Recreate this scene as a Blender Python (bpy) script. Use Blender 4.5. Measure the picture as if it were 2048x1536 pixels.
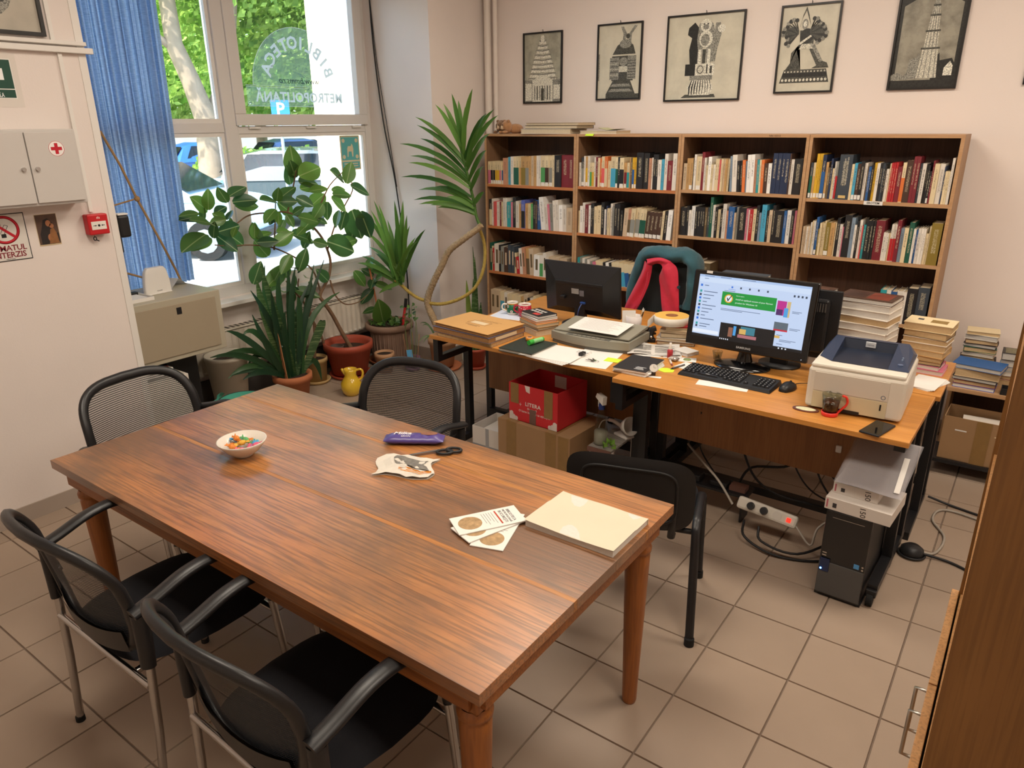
import bpy, bmesh, math, random
from mathutils import Vector, Matrix, Euler
from math import sin, cos, pi, radians, sqrt
for o in list(bpy.data.objects): bpy.data.objects.remove(o, do_unlink=True)
SC = bpy.context.scene
COL = SC.collection
random.seed(7)

# ------------------------------------------------------------ camera
cam_d = bpy.data.cameras.new('camera'); cam = bpy.data.objects.new('camera', cam_d); COL.objects.link(cam)
cam_d.sensor_width = 36.0; cam_d.lens = 1449.04 / 2048 * 36.0; cam_d.clip_start = 0.02; cam_d.clip_end = 300
_y, _p, _r = radians(-36.0311), radians(19.8356), radians(-0.50446)
_fw = Vector((sin(_y)*cos(_p), cos(_y)*cos(_p), -sin(_p)))
_rt = Vector((cos(_y), -sin(_y), 0)); _up = _rt.cross(_fw)
_r2 = cos(_r)*_rt + sin(_r)*_up; _u2 = cos(_r)*_up - sin(_r)*_rt
_m = Matrix((( _r2.x, _u2.x, -_fw.x, 0), (_r2.y, _u2.y, -_fw.y, 0), (_r2.z, _u2.z, -_fw.z, 1.88), (0, 0, 0, 1)))
cam.matrix_world = _m
SC.camera = cam

# ------------------------------------------------------------ world, sun, lights, exposure
W = bpy.data.worlds.new('sky'); SC.world = W; W.use_nodes = True
nt = W.node_tree; nt.nodes.clear()
_o = nt.nodes.new('ShaderNodeOutputWorld'); _b = nt.nodes.new('ShaderNodeBackground'); _s = nt.nodes.new('ShaderNodeTexSky')
_s.sky_type = 'NISHITA'; _s.sun_disc = False; _s.sun_elevation = radians(52); _s.sun_rotation = radians(180); _s.air_density = 1.2; _s.dust_density = 1.5
_b.inputs['Strength'].default_value = 0.75
nt.links.new(_s.outputs[0], _b.inputs[0]); nt.links.new(_b.outputs[0], _o.inputs[0])
sl = bpy.data.lights.new('sun', 'SUN'); sl.energy = 8.0; sl.angle = radians(0.6); sl.color = (1, .94, .85)
sun = bpy.data.objects.new('sun', sl); COL.objects.link(sun)
sun.rotation_euler = Vector((-.06, .62, -.78)).to_track_quat('-Z', 'Y').to_euler()
CEIL = 3.25
def area(name, loc, sx, sy, watt, col=(1, .89, .75)):
    l = bpy.data.lights.new(name, 'AREA'); l.shape = 'RECTANGLE'; l.size = sx; l.size_y = sy; l.energy = watt; l.color = col
    o = bpy.data.objects.new(name, l); COL.objects.link(o); o.location = loc
    return o
LAMPS = [(-1.9, 1.2), (-1.9, 3.3), (0.4, 1.2), (0.4, 3.3)]      # ceiling panel lamps of the room
for _i, (lx, ly) in enumerate(LAMPS): area('ceiling_lamp_light', (lx, ly, CEIL - .06), 1.15, .55, 19)
SC.view_settings.view_transform = 'Standard'; SC.view_settings.look = 'None'
SC.view_settings.exposure = 0.70; SC.view_settings.gamma = 1.0; SC.view_settings.use_curve_mapping = False

# ------------------------------------------------------------ helpers: materials
MATS = {}
def srgb(h):
    if isinstance(h, str):
        h = h.lstrip('#'); c = [int(h[i:i+2], 16) / 255 for i in (0, 2, 4)]
    else: c = list(h)
    return tuple(x / 12.92 if x <= .04045 else ((x + .055) / 1.055) ** 2.4 for x in c) + (1,)
def newmat(name):
    m = bpy.data.materials.new(name); m.use_nodes = True
    return m, m.node_tree, m.node_tree.nodes['Principled BSDF']
def N(t, kind, **kw):
    n = t.nodes.new(kind)
    for k, v in kw.items(): setattr(n, k, v)
    return n
def mat(name, col, rough=.6, metal=0, var=.12, scale=8, bump=0, bscale=60, spec=.4, alpha=1, trans=0, coat=0, emit=None, sheen=0, obj_var=0):
    if name in MATS: return MATS[name]
    m, t, b = newmat(name); c = srgb(col)
    b.inputs['Roughness'].default_value = rough; b.inputs['Metallic'].default_value = metal
    b.inputs['Specular IOR Level'].default_value = spec; b.inputs['Alpha'].default_value = alpha
    b.inputs['Transmission Weight'].default_value = trans; b.inputs['Coat Weight'].default_value = coat
    if sheen: b.inputs['Sheen Weight'].default_value = sheen
    if emit: b.inputs['Emission Color'].default_value = srgb(emit[0]); b.inputs['Emission Strength'].default_value = emit[1]
    tc = N(t, 'ShaderNodeTexCoord'); no = N(t, 'ShaderNodeTexNoise'); no.inputs['Scale'].default_value = scale; no.inputs['Detail'].default_value = 4
    t.links.new(tc.outputs['Object'], no.inputs['Vector'])
    mx = N(t, 'ShaderNodeMix', data_type='RGBA'); mx.inputs[6].default_value = tuple(x * (1 - var) for x in c[:3]) + (1,)
    mx.inputs[7].default_value = tuple(min(1, x * (1 + var)) for x in c[:3]) + (1,)
    t.links.new(no.outputs['Fac'], mx.inputs[0]); out = mx.outputs[2]
    if obj_var:
        oi = N(t, 'ShaderNodeObjectInfo'); hs = N(t, 'ShaderNodeHueSaturation'); mr = N(t, 'ShaderNodeMapRange')
        mr.inputs[3].default_value = 1 - obj_var; mr.inputs[4].default_value = 1 + obj_var
        t.links.new(oi.outputs['Random'], mr.inputs[0]); t.links.new(mr.outputs[0], hs.inputs['Value']); t.links.new(out, hs.inputs['Color']); out = hs.outputs[0]
    t.links.new(out, b.inputs['Base Color'])
    if bump:
        n2 = N(t, 'ShaderNodeTexNoise'); n2.inputs['Scale'].default_value = bscale; n2.inputs['Detail'].default_value = 3
        bp = N(t, 'ShaderNodeBump'); bp.inputs['Strength'].default_value = bump; bp.inputs['Distance'].default_value = .01
        t.links.new(tc.outputs['Object'], n2.inputs['Vector']); t.links.new(n2.outputs['Fac'], bp.inputs['Height']); t.links.new(bp.outputs[0], b.inputs['Normal'])
    MATS[name] = m; return m
def ramp(t, stops):
    r = N(t, 'ShaderNodeValToRGB'); e = r.color_ramp.elements
    while len(e) < len(stops): e.new(.5)
    for i, (p, c) in enumerate(stops): e[i].position = p; e[i].color = srgb(c) if isinstance(c, str) else c
    return r
def wood(name, dark, light, axis=0, scale=1.0, rough=.45, stain=0, ring=14, coat=0, grain=.25):
    """procedural veneer / planks, grain along axis (0 x, 1 y, 2 z)"""
    if name in MATS: return MATS[name]
    m, t, b = newmat(name); b.inputs['Roughness'].default_value = rough; b.inputs['Coat Weight'].default_value = coat; b.inputs['Coat Roughness'].default_value = .3
    tc = N(t, 'ShaderNodeTexCoord'); mp = N(t, 'ShaderNodeMapping')
    s = [ring * scale] * 3; s[axis] = .8 * scale; mp.inputs['Scale'].default_value = s
    t.links.new(tc.outputs['Object'], mp.inputs['Vector'])
    n1 = N(t, 'ShaderNodeTexNoise'); n1.inputs['Scale'].default_value = 1.6; n1.inputs['Detail'].default_value = 6; n1.inputs['Distortion'].default_value = .6
    t.links.new(mp.outputs[0], n1.inputs['Vector'])
    r = ramp(t, [(.3, dark), (.7, light)]); t.links.new(n1.outputs['Fac'], r.inputs[0])
    mp2 = N(t, 'ShaderNodeMapping'); s2 = [140 * scale] * 3; s2[axis] = 5 * scale; mp2.inputs['Scale'].default_value = s2
    t.links.new(tc.outputs['Object'], mp2.inputs['Vector'])
    n2 = N(t, 'ShaderNodeTexNoise'); n2.inputs['Scale'].default_value = 1; n2.inputs['Detail'].default_value = 2; t.links.new(mp2.outputs[0], n2.inputs['Vector'])
    r2 = ramp(t, [(.38, (1 - grain,) * 3 + (1,)), (.55, (1, 1, 1, 1))]); t.links.new(n2.outputs['Fac'], r2.inputs[0])
    mu = N(t, 'ShaderNodeMix', data_type='RGBA', blend_type='MULTIPLY'); mu.inputs[0].default_value = 1
    t.links.new(r.outputs[0], mu.inputs[6]); t.links.new(r2.outputs[0], mu.inputs[7]); out = mu.outputs[2]
    if stain:
        n3 = N(t, 'ShaderNodeTexNoise'); n3.inputs['Scale'].default_value = 2.3; n3.inputs['Detail'].default_value = 5; n3.inputs['Roughness'].default_value = .6
        mp3 = N(t, 'ShaderNodeMapping'); s3 = [1.5] * 3; s3[axis] = .7; mp3.inputs['Scale'].default_value = s3
        t.links.new(tc.outputs['Object'], mp3.inputs['Vector']); t.links.new(mp3.outputs[0], n3.inputs['Vector'])
        r3 = ramp(t, [(.40, (0, 0, 0, 1)), (.60, (stain,) * 3 + (1,))]); t.links.new(n3.outputs['Fac'], r3.inputs[0])
        ms = N(t, 'ShaderNodeMix', data_type='RGBA'); ms.inputs[7].default_value = srgb('#5a4231')
        t.links.new(r3.outputs[0], ms.inputs[0]); t.links.new(out, ms.inputs[6]); out = ms.outputs[2]
        rr = N(t, 'ShaderNodeMapRange'); rr.inputs[3].default_value = rough - .08; rr.inputs[4].default_value = rough + .16
        t.links.new(n3.outputs['Fac'], rr.inputs[0]); t.links.new(rr.outputs[0], b.inputs['Roughness'])
    t.links.new(out, b.inputs['Base Color'])
    bp = N(t, 'ShaderNodeBump'); bp.inputs['Strength'].default_value = .12; bp.inputs['Distance'].default_value = .004
    t.links.new(n2.outputs['Fac'], bp.inputs['Height']); t.links.new(bp.outputs[0], b.inputs['Normal'])
    MATS[name] = m; return m

# ------------------------------------------------------------ helpers: geometry
class MB:
    def __init__(s): s.v = []; s.f = []; s.mi = []; s.sm = []
    def add(s, vs, fs, M=None, mi=0, smooth=False):
        b = len(s.v)
        for v in vs:
            v = Vector(v)
            s.v.append(M @ v if M is not None else v)
        for f in fs: s.f.append([b + i for i in f]); s.mi.append(mi); s.sm.append(smooth)
        return s
    def box(s, x0, x1, y0, y1, z0, z1, M=None, mi=0, bev=0):
        if bev:
            bm = bmesh.new(); bmesh.ops.create_cube(bm, size=1)
            for v in bm.verts: v.co = Vector(((x0+x1)/2 + v.co.x*(x1-x0), (y0+y1)/2 + v.co.y*(y1-y0), (z0+z1)/2 + v.co.z*(z1-z0)))
            bmesh.ops.bevel(bm, geom=bm.edges[:], offset=bev, segments=2, profile=.5, affect='EDGES')
            bm.verts.index_update()
            s.add([v.co.copy() for v in bm.verts], [[v.index for v in f.verts] for f in bm.faces], M, mi, False); bm.free(); return s
        return s.add([(x0,y0,z0),(x1,y0,z0),(x1,y1,z0),(x0,y1,z0),(x0,y0,z1),(x1,y0,z1),(x1,y1,z1),(x0,y1,z1)],
              [[0,3,2,1],[4,5,6,7],[0,1,5,4],[1,2,6,5],[2,3,7,6],[3,0,4,7]], M, mi)
    def cbox(s, c, sz, M=None, mi=0, bev=0):
        return s.box(c[0]-sz[0]/2, c[0]+sz[0]/2, c[1]-sz[1]/2, c[1]+sz[1]/2, c[2]-sz[2]/2, c[2]+sz[2]/2, M, mi, bev)
    def tube(s, pts, r, n=10, cap=True, M=None, mi=0, flat=None, closed=False):
        pts = [Vector(p) for p in pts]; L = len(pts)
        rs = r if isinstance(r, (list, tuple)) else [r] * L
        vs = []; fs = []; prev = None
        for i, p in enumerate(pts):
            a = pts[(i-1) % L] if (closed or i > 0) else p; c = pts[(i+1) % L] if (closed or i < L-1) else p
            d = (c - a).normalized() if (c - a).length > 1e-9 else Vector((0, 0, 1))
            if prev is None:
                u = d.cross(Vector((0, 0, 1)));
                if u.length < 1e-3: u = d.cross(Vector((1, 0, 0)))
            else: u = prev - d * prev.dot(d)
            u.normalize(); prev = u; w = d.cross(u)
            for k in range(n):
                t = 2 * pi * k / n; fx = flat if flat else 1
                vs.append(p + u * cos(t) * rs[i] + w * sin(t) * rs[i] * fx)
        m = L if closed else L - 1
        for i in range(m):
            j = (i + 1) % L
            for k in range(n): fs.append([i*n+k, i*n+(k+1) % n, j*n+(k+1) % n, j*n+k])
        s.add(vs, fs, M, mi, True)
        if cap and not closed:
            s.add(vs[:n], [list(range(n))[::-1]], M, mi); s.add(vs[-n:], [list(range(n))], M, mi)
        return s
    def cyl(s, p0, p1, r0, r1=None, n=16, M=None, mi=0): return s.tube([p0, p1], [r0, r0 if r1 is None else r1], n, True, M, mi)
    def lathe(s, prof, n=24, M=None, mi=0, smooth=True, ang=2*pi):
        vs = []; fs = []; L = len(prof); full = abs(ang - 2*pi) < 1e-6; K = n if full else n + 1
        for k in range(K):
            t = ang * k / n
            for (r, z) in prof: vs.append((r*cos(t), r*sin(t), z))
        for k in range(n):
            j = (k + 1) % K
            for i in range(L - 1): fs.append([k*L+i, j*L+i, j*L+i+1, k*L+i+1])
        return s.add(vs, fs, M, mi, smooth)
    def poly(s, pts, d, M=None, mi=0):
        """prism: polygon in xy extruded to z=d"""
        n = len(pts); vs = [(x, y, 0) for x, y in pts] + [(x, y, d) for x, y in pts]
        fs = [list(range(n))[::-1], list(range(n, 2*n))] + [[i, (i+1) % n, n+(i+1) % n, n+i] for i in range(n)]
        return s.add(vs, fs, M, mi)
    def grid(s, fn, nu, nv, M=None, mi=0, smooth=True):
        vs = [fn(i/nu, j/nv) for i in range(nu+1) for j in range(nv+1)]
        fs = [[i*(nv+1)+j, (i+1)*(nv+1)+j, (i+1)*(nv+1)+j+1, i*(nv+1)+j+1] for i in range(nu) for j in range(nv)]
        return s.add(vs, fs, M, mi, smooth)
    def mesh(s, name, mats):
        me = bpy.data.meshes.new(name); me.from_pydata([tuple(v) for v in s.v], [], s.f)
        for m in (mats if isinstance(mats, (list, tuple)) else [mats]): me.materials.append(m)
        me.polygons.foreach_set('material_index', s.mi); me.polygons.foreach_set('use_smooth', s.sm); me.update(); return me
def link(name, me, parent=None, loc=None, rot=None, M=None):
    o = bpy.data.objects.new(name, me); COL.objects.link(o)
    if M is not None: o.matrix_local = M
    if loc is not None: o.location = loc
    if rot is not None: o.rotation_euler = rot
    if parent is not None: o.parent = parent
    return o
def P(name, mb, mats, parent=None, loc=None, rot=None, label=None):
    o = link(name, mb.mesh(name, mats), parent, loc, rot)
    if label: o['label'] = label
    return o
def tag(o, label, cat, group=None):
    o['label'] = label; o['category'] = cat
    if group: o['group'] = group
    return o
def T(name, label, cat, loc=(0, 0, 0), rz=0, group=None, rot=None):
    o = bpy.data.objects.new(name, None); COL.objects.link(o); o.empty_display_size = .05
    o.location = loc; o.rotation_euler = rot if rot else (0, 0, rz)
    return tag(o, label, cat, group)
def S(name, mb, mats, parent=None, loc=None):
    o = P(name, mb, mats, parent, loc)
    if parent is None: o['kind'] = 'structure'
    return o
def frame(o, u, v):
    """matrix: local x->u, y->v, z->u x v, origin o"""
    u = Vector(u).normalized(); v = Vector(v); v = (v - u * v.dot(u)).normalized(); w = u.cross(v); o = Vector(o)
    return Matrix(((u.x, v.x, w.x, o.x), (u.y, v.y, w.y, o.y), (u.z, v.z, w.z, o.z), (0, 0, 0, 1)))
def RX(a): return Matrix.Rotation(a, 4, 'X')
def RY(a): return Matrix.Rotation(a, 4, 'Y')
def RZ(a): return Matrix.Rotation(a, 4, 'Z')
def TR(x, y=0, z=0): return Matrix.Translation(Vector((x, y, z)) if not isinstance(x, (tuple, list, Vector)) else Vector(x))
_tcache = {}
def textmesh(txt, size, depth=.0004, bold=0, shear=0, align='CENTER', spacing=1.0):
    """lettering as vertices / faces in the xy plane"""
    k = (txt, size, depth, bold, shear, align, spacing)
    if k not in _tcache:
        c = bpy.data.curves.new('lettering', 'FONT'); c.body = txt; c.size = size; c.extrude = depth; c.offset = bold; c.shear = shear
        c.align_x = align; c.align_y = 'CENTER'; c.space_character = spacing; c.resolution_u = 2
        o = bpy.data.objects.new('lettering', c); COL.objects.link(o)
        dg = bpy.context.evaluated_depsgraph_get(); me = bpy.data.meshes.new_from_object(o.evaluated_get(dg))
        _tcache[k] = ([v.co.copy() for v in me.vertices], [list(p.vertices) for p in me.polygons])
        bpy.data.objects.remove(o); bpy.data.curves.remove(c); bpy.data.meshes.remove(me)
    return _tcache[k]
def text(mb, txt, size, M=None, mi=0, **kw):
    v, f = textmesh(txt, size, **kw); mb.add(v, f, M, mi); return mb
def copy_tree(o, parent=None):
    c = o.copy(); COL.objects.link(c)
    if parent is not None: c.parent = parent
    for ch in list(o.children): copy_tree(ch, c)
    return c
def smooth_path(pts, k=6):
    """Catmull-Rom through the points"""
    p = [Vector(x) for x in pts]; p = [2*p[0]-p[1]] + p + [2*p[-1]-p[-2]]; out = []
    for i in range(1, len(p) - 2):
        for j in range(k):
            t = j / k; a, b, c, d = p[i-1], p[i], p[i+1], p[i+2]
            out.append(.5 * ((2*b) + (c-a)*t + (2*a-5*b+4*c-d)*t*t + (3*b-a-3*c+d)*t*t*t))
    out.append(p[-2]); return out
# ============================================================ setting
XL, XW, YB = -3.89, -4.58, 5.03            # left wall plane, window plane, back wall plane
M_wall = mat('wall_paint', '#e6dcd6', .8, var=.04, scale=3, bump=.05, bscale=120)
M_wallb = mat('wall_paint_back', '#e9ddd6', .8, var=.04, scale=2, bump=.05, bscale=120)
M_grout = mat('grout', '#7d6d60', .9, var=.1)
M_tile = mat('floor_tile', '#a28f7e', .42, var=.07, scale=5, spec=.35, bump=.03, bscale=30, obj_var=.05)
M_pvc = mat('window_profile', '#dcd8d4', .4, var=.03)
M_white = mat('white_enamel', '#e6e2dc', .45, var=.03)
M_skirt = mat('tile_skirting', '#a89a8e', .5, var=.08, scale=6)
M_black = mat('black_plastic', '#1d1d1f', .45, var=.1)
M_blackm = mat('black_metal', '#17171a', .4, var=.1, spec=.5)
M_chrome = mat('chrome', '#c4c2c0', .22, metal=1, var=.04)
M_rubber = mat('rubber', '#141414', .8)

# floor: screed with single tiles
fb = MB().box(-4.75, 2.3, -1.3, 5.1, -.12, -.006)
floor = S('floor', fb, M_grout)
PX, PY, TS = -.733, 2.551, .3028
def tile_mesh(w, d):
    g = .0022; h = .0015
    m = MB(); x0, x1, y0, y1 = g, w - g, g, d - g
    m.add([(x0,y0,-.006),(x1,y0,-.006),(x1,y1,-.006),(x0,y1,-.006),(x0+h,y0+h,0),(x1-h,y0+h,0),(x1-h,y1-h,0),(x0+h,y1-h,0)],
          [[4,5,6,7],[0,1,5,4],[1,2,6,5],[2,3,7,6],[3,0,4,7]])
    return m.mesh('tile', M_tile)
tm = tile_mesh(TS, TS); rest = MB(); cells = []
for i in range(-14, 10):
    for j in range(-13, 9):
        x, y = PX + i*TS, PY + j*TS
        if x < -4.75 or x + TS > 2.3 or y < -1.3 or y + TS > 5.1: continue
        vis = (x > -4.6 and x < .45 and y > .15)
        cells.append((0 if vis else 1, (x + .9)**2 + (y - 1.9)**2, x, y))
cells.sort()
for k, (a, d, x, y) in enumerate(cells):
    if k < 290: link('tile', tm, floor, (x, y, 0))
    else:
        rest.add([v.co + Vector((x, y, 0)) for v in tm.vertices], [list(p.vertices) for p in tm.polygons])
ro = P('tile_field', rest, M_tile, floor); ro['kind'] = 'stuff'

def wallbox(name, x0, x1, y0, y1, z0, z1, m=M_wall): return S(name, MB().box(x0, x1, y0, y1, z0, z1), m)
wallbox('wall_left', XL - .75, XL, -1.3, 1.888, 0, CEIL)
wl2 = MB().box(XW - .12, XL, 4.36, YB + .2, 0, CEIL); S('wall_pier', wl2, M_wall)
wp = MB().box(XW - .12, XW + .03, 1.888, 4.36, 0, .745); S('wall_parapet', wp, M_wall)
wallbox('wall_back', XL - .01, 2.3, YB, YB + .2, 0, CEIL, M_wallb)
wallbox('wall_right', 2.3, 2.5, -1.3, YB + .2, 0, CEIL)
wallbox('wall_front', -4.75, 2.5, -1.5, -1.3, 0, CEIL)
S('ceiling', MB().box(-4.75, 2.5, -1.5, YB + .2, CEIL, CEIL + .2), mat('ceiling_paint', '#eeeae4', .9, var=.02))
wallbox('wall_lintel', XW - .12, XW + .03, 1.888, 4.36, 2.95, CEIL)
# corner bead of the left wall
cb = MB().box(XL, XL + .004, 1.853, 1.888, 0, CEIL); S('trim_1', cb, M_white)
# skirting tiles
for nm, x0, x1, y0, y1 in (('baseboard_left', XL, XL + .009, -1.2, 1.888), ('baseboard_pier', XL, XL + .009, 4.36, YB),
                           ('baseboard_back', XL, 2.3, YB - .009, YB), ('baseboard_reveal', XW + .05, XL + .009, 4.351, 4.36)):
    S(nm, MB().box(x0, x1, y0, y1, 0, .085), M_skirt)
S('baseboard_window', MB().box(XW + .03, XW + .045, 1.888, 4.35, 0, .2), mat('dark_skirting', '#4a4542', .6))
S('trim_2', MB().box(XW + .03, XW + .15, 1.888, 4.36, .705, .735, bev=.004), M_white)      # window sill

# window: fixed frame, mullion, transoms, upper right opening sash, panes
win = bpy.data.objects.new('window_1', None); COL.objects.link(win); win['kind'] = 'structure'
YM = 3.085
fr = MB(); t0, t1 = XW - .05, XW + .02
fr.box(t0, t1, 1.888, 4.36, .745, .81); fr.box(t0, t1, 1.888, 4.36, 2.87, 2.95)
fr.box(t0, t1, 1.888, 1.95, .81, 2.87); fr.box(t0, t1, 4.30, 4.36, .81, 2.87)
P('window_frame', fr, M_pvc, win)
P('mullion', MB().box(t0, t1 + .012, YM - .055, YM + .045, .81, 2.87, bev=.006), M_pvc, win)
P('transom', MB().box(t0, t1, 1.95, YM - .055, 1.832, 1.895, bev=.004), M_pvc, win)
P('transom', MB().box(t0, t1, YM + .045, 4.30, 1.822, 1.872, bev=.004), M_pvc, win)
def beads(y0, y1, z0, z1, w=.025):
    b = MB()
    b.box(t0 + .02, t1 - .008, y0, y1, z0, z0 + w); b.box(t0 + .02, t1 - .008, y0, y1, z1 - w, z1)
    b.box(t0 + .02, t1 - .008, y0, y0 + w, z0 + w, z1 - w); b.box(t0 + .02, t1 - .008, y1 - w, y1, z0 + w, z1 - w)
    P('glazing_bead', b, M_white, win)
beads(1.95, YM - .055, .81, 1.832); beads(1.95, YM - .055, 1.895, 2.87); beads(YM + .045, 4.30, .81, 1.822)
sa = MB(); q0, q1 = YM + .03, 4.315; s0, s1 = XW - .03, XW + .045
sa.box(s0, s1, q0, q1, 1.875, 1.95, bev=.005); sa.box(s0, s1, q0, q1, 2.84, 2.9, bev=.005)
sa.box(s0, s1, q0, q0 + .085, 1.95, 2.84, bev=.005); sa.box(s0, s1, q1 - .085, q1, 1.95, 2.84, bev=.005)
P('sash', sa, M_pvc, win)
for yy in (3.26, 3.75, 4.2): P('hinge', MB().box(t1, t1 + .02, yy - .045, yy + .045, 1.853, 1.868, bev=.004), M_white, win)
# glass
mg, tg, bg = newmat('window_glass'); tg.nodes.clear()
_o = N(tg, 'ShaderNodeOutputMaterial'); _t = N(tg, 'ShaderNodeBsdfTransparent'); _g = N(tg, 'ShaderNodeBsdfGlossy'); _x = N(tg, 'ShaderNodeMixShader'); _f = N(tg, 'ShaderNodeFresnel')
_t.inputs[0].default_value = (.93, .96, .95, 1); _g.inputs['Roughness'].default_value = .02; _f.inputs[0].default_value = 1.35
tg.links.new(_f.outputs[0], _x.inputs[0]); tg.links.new(_t.outputs[0], _x.inputs[1]); tg.links.new(_g.outputs[0], _x.inputs[2]); tg.links.new(_x.outputs[0], _o.inputs[0])
for y0, y1, z0, z1 in ((1.97, YM - .08, .83, 1.81), (1.97, YM - .08, 1.915, 2.85), (YM + .07, 4.28, .83, 1.80), (q0 + .08, q1 - .08, 1.945, 2.845)):
    P('pane', MB().box(XW - .012, XW - .008, y0, y1, z0, z1), mg, win)
# lettering on the sash glass, read from outside
YC = 3.715
def haze(name, col, a):
    m, t, b = newmat(name); t.nodes.clear(); o = N(t, 'ShaderNodeOutputMaterial'); d = N(t, 'ShaderNodeBsdfDiffuse'); tr = N(t, 'ShaderNodeBsdfTransparent'); tl = N(t, 'ShaderNodeBsdfTranslucent'); x = N(t, 'ShaderNodeMixShader'); x2 = N(t, 'ShaderNodeMixShader')
    d.inputs[0].default_value = srgb(col); tl.inputs[0].default_value = srgb(col); x2.inputs[0].default_value = .5
    x.inputs[0].default_value = a
    t.links.new(d.outputs[0], x2.inputs[1]); t.links.new(tl.outputs[0], x2.inputs[2]); t.links.new(tr.outputs[0], x.inputs[1]); t.links.new(x2.outputs[0], x.inputs[2]); t.links.new(x.outputs[0], o.inputs[0]); return m
gx = XW - .004
# frame: local x -> -y (mirrored as seen from the room), local y -> z ; normal then points outward (-x)
def GM(y, z): return frame((gx, y, z), (0, -1, 0), (0, 0, 1))
band = MB()
arc = [(.40 * cos(pi * k / 28), .40 * sin(pi * k / 28) * .98) for k in range(29)]
band.poly(arc, .001, GM(YC, 2.135))
band.box(-.46, .46, .0, .125, 0, .001, GM(YC, 2.003))
P('lettering_film', band, haze('frosted_film', '#b4d0cd', .17), win)
edge = MB()
edge.tube([(.40*cos(pi*k/28), .40*sin(pi*k/28)*.98, 0) for k in range(29)], .0018, 5, M=GM(YC, 2.135))
for zz in (2.003, 2.128, 2.137): edge.box(-.46, .46, -.0012, .0012, 0, .002, GM(YC, zz))
P('film_edge', edge, haze('film_edge', '#f4fbfa', .7), win)
lt = MB(); w = 'BIBLIOTECA'
for k, ch in enumerate(w):
    a = radians(158 - k * (136 / 9)); R = .29
    text(lt, ch, .115, GM(YC, 2.135) @ TR(R*cos(a), R*sin(a), 0) @ RZ(a - pi/2), bold=.0035)
text(lt, 'METROPOLITANĂ', .092, GM(YC, 2.062), bold=.0025, spacing=1.06)
P('glass_lettering', lt, haze('letter_film', '#f2fbff', .85), win, label='mirrored white library lettering on the glass')
l2 = MB(); text(l2, 'www.bmms.ro', .06, GM(YC, 2.175), shear=.25); P('glass_lettering', l2, haze('letter_dark', '#3d5560', .75), win, label='mirrored dark web address on the glass')

# radiator
rad = T('radiator', 'cream panel radiator under the window behind the plants', 'radiator', (XW + .033, 2.15, .26))
M_rad = mat('radiator_enamel', '#d9cfc0', .4, var=.04)
rb = MB(); yn = 2.0
def radf(u, v): return (.095 + .006 * (1 if int(u * 80) % 2 else 0), u * yn, v * .26 + .012)
rb.grid(radf, 160, 1, smooth=False); rb.box(.085, .088, 0, yn, .0, .285); rb.box(.02, .026, 0, yn, 0, .285)
P('panel', rb, M_rad, rad)
P('top_grille', MB().box(.018, .103, 0, yn, .278, .29, bev=.003), M_rad, rad)
sl_ = MB(); [sl_.box(.03, .09, .03 + k*.04, .05 + k*.04, .2905, .2915) for k in range(48)]; P('grille_slots', sl_, mat('slot_dark', '#5b544c', .8), rad)['kind'] = 'stuff'
dm = MB(); [dm.box(.102, .1035, .04 + k*.0505, .065 + k*.0505, .02, .032) for k in range(38)]; P('weld_mark', dm, mat('weld_light', '#efe9de', .4), rad)['kind'] = 'stuff'
P('side_panel', MB().box(.018, .1, yn, yn + .004, 0, .285), M_rad, rad)
P('pipe', MB().cyl((.05, yn + .03, -.24), (.05, yn + .03, .06), .011), M_white, rad)
P('bracket', MB().box(0, .03, .4, .44, .0, .28), M_rad, rad); P('bracket', MB().box(0, .03, 1.5, 1.54, .0, .28), M_rad, rad)

# heating pipes in the corner of the back wall
for k, (xx, rr) in enumerate(((XL + .06, .028), (XL + .135, .018))):
    tag(P('heating_pipe', MB().cyl((xx, YB - .05, 0), (xx, YB - .05, CEIL), rr, n=14), mat('pipe_paint', '#e2d8cf', .45, var=.03)),
        ('thick' if k == 0 else 'thin') + ' white heating pipe in the wall corner behind the bookcase', 'pipe', None)
# cables hanging along the window reveal
cabm = mat('black_cable', '#1b1b1d', .5)
for k, (pts, lb) in enumerate((
    ([(-4.47, 4.352, 3.2), (-4.46, 4.35, 2.5), (-4.40, 4.348, 1.9), (-4.31, 4.348, 1.45), (-4.25, 4.349, .9), (-4.235, 4.348, .45), (-4.26, 4.345, .02)], 'thick black cable hanging down the white window reveal'),
    ([(-4.49, 4.352, 3.2), (-4.44, 4.352, 2.4), (-4.37, 4.352, 1.9), (-4.30, 4.354, 1.4)], 'thin black wire joining the cable on the window reveal'))):
    tag(P('hanging_cable', MB().tube(smooth_path(pts), .006 if k == 0 else .003, 6), cabm), lb, 'cable')

# ceiling lamps (out of frame)
for k, (lx, ly) in enumerate(LAMPS):
    lp = T('ceiling_lamp', 'flat white ceiling panel lamp over ' + ('the oak table', 'the left desks', 'the tall cabinet', 'the right desk corner')[k], 'lamp', (lx, ly, CEIL - .05), group='ceiling lamps')
    P('frame', MB().box(-.62, .62, -.32, .32, .0, .05), M_white, lp)
    P('diffuser', MB().box(-.58, .58, -.28, .28, -.004, 0), mat('lamp_diffuser', '#fff4e2', .5, emit=('#fff0dc', 2.0)), lp)
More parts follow.
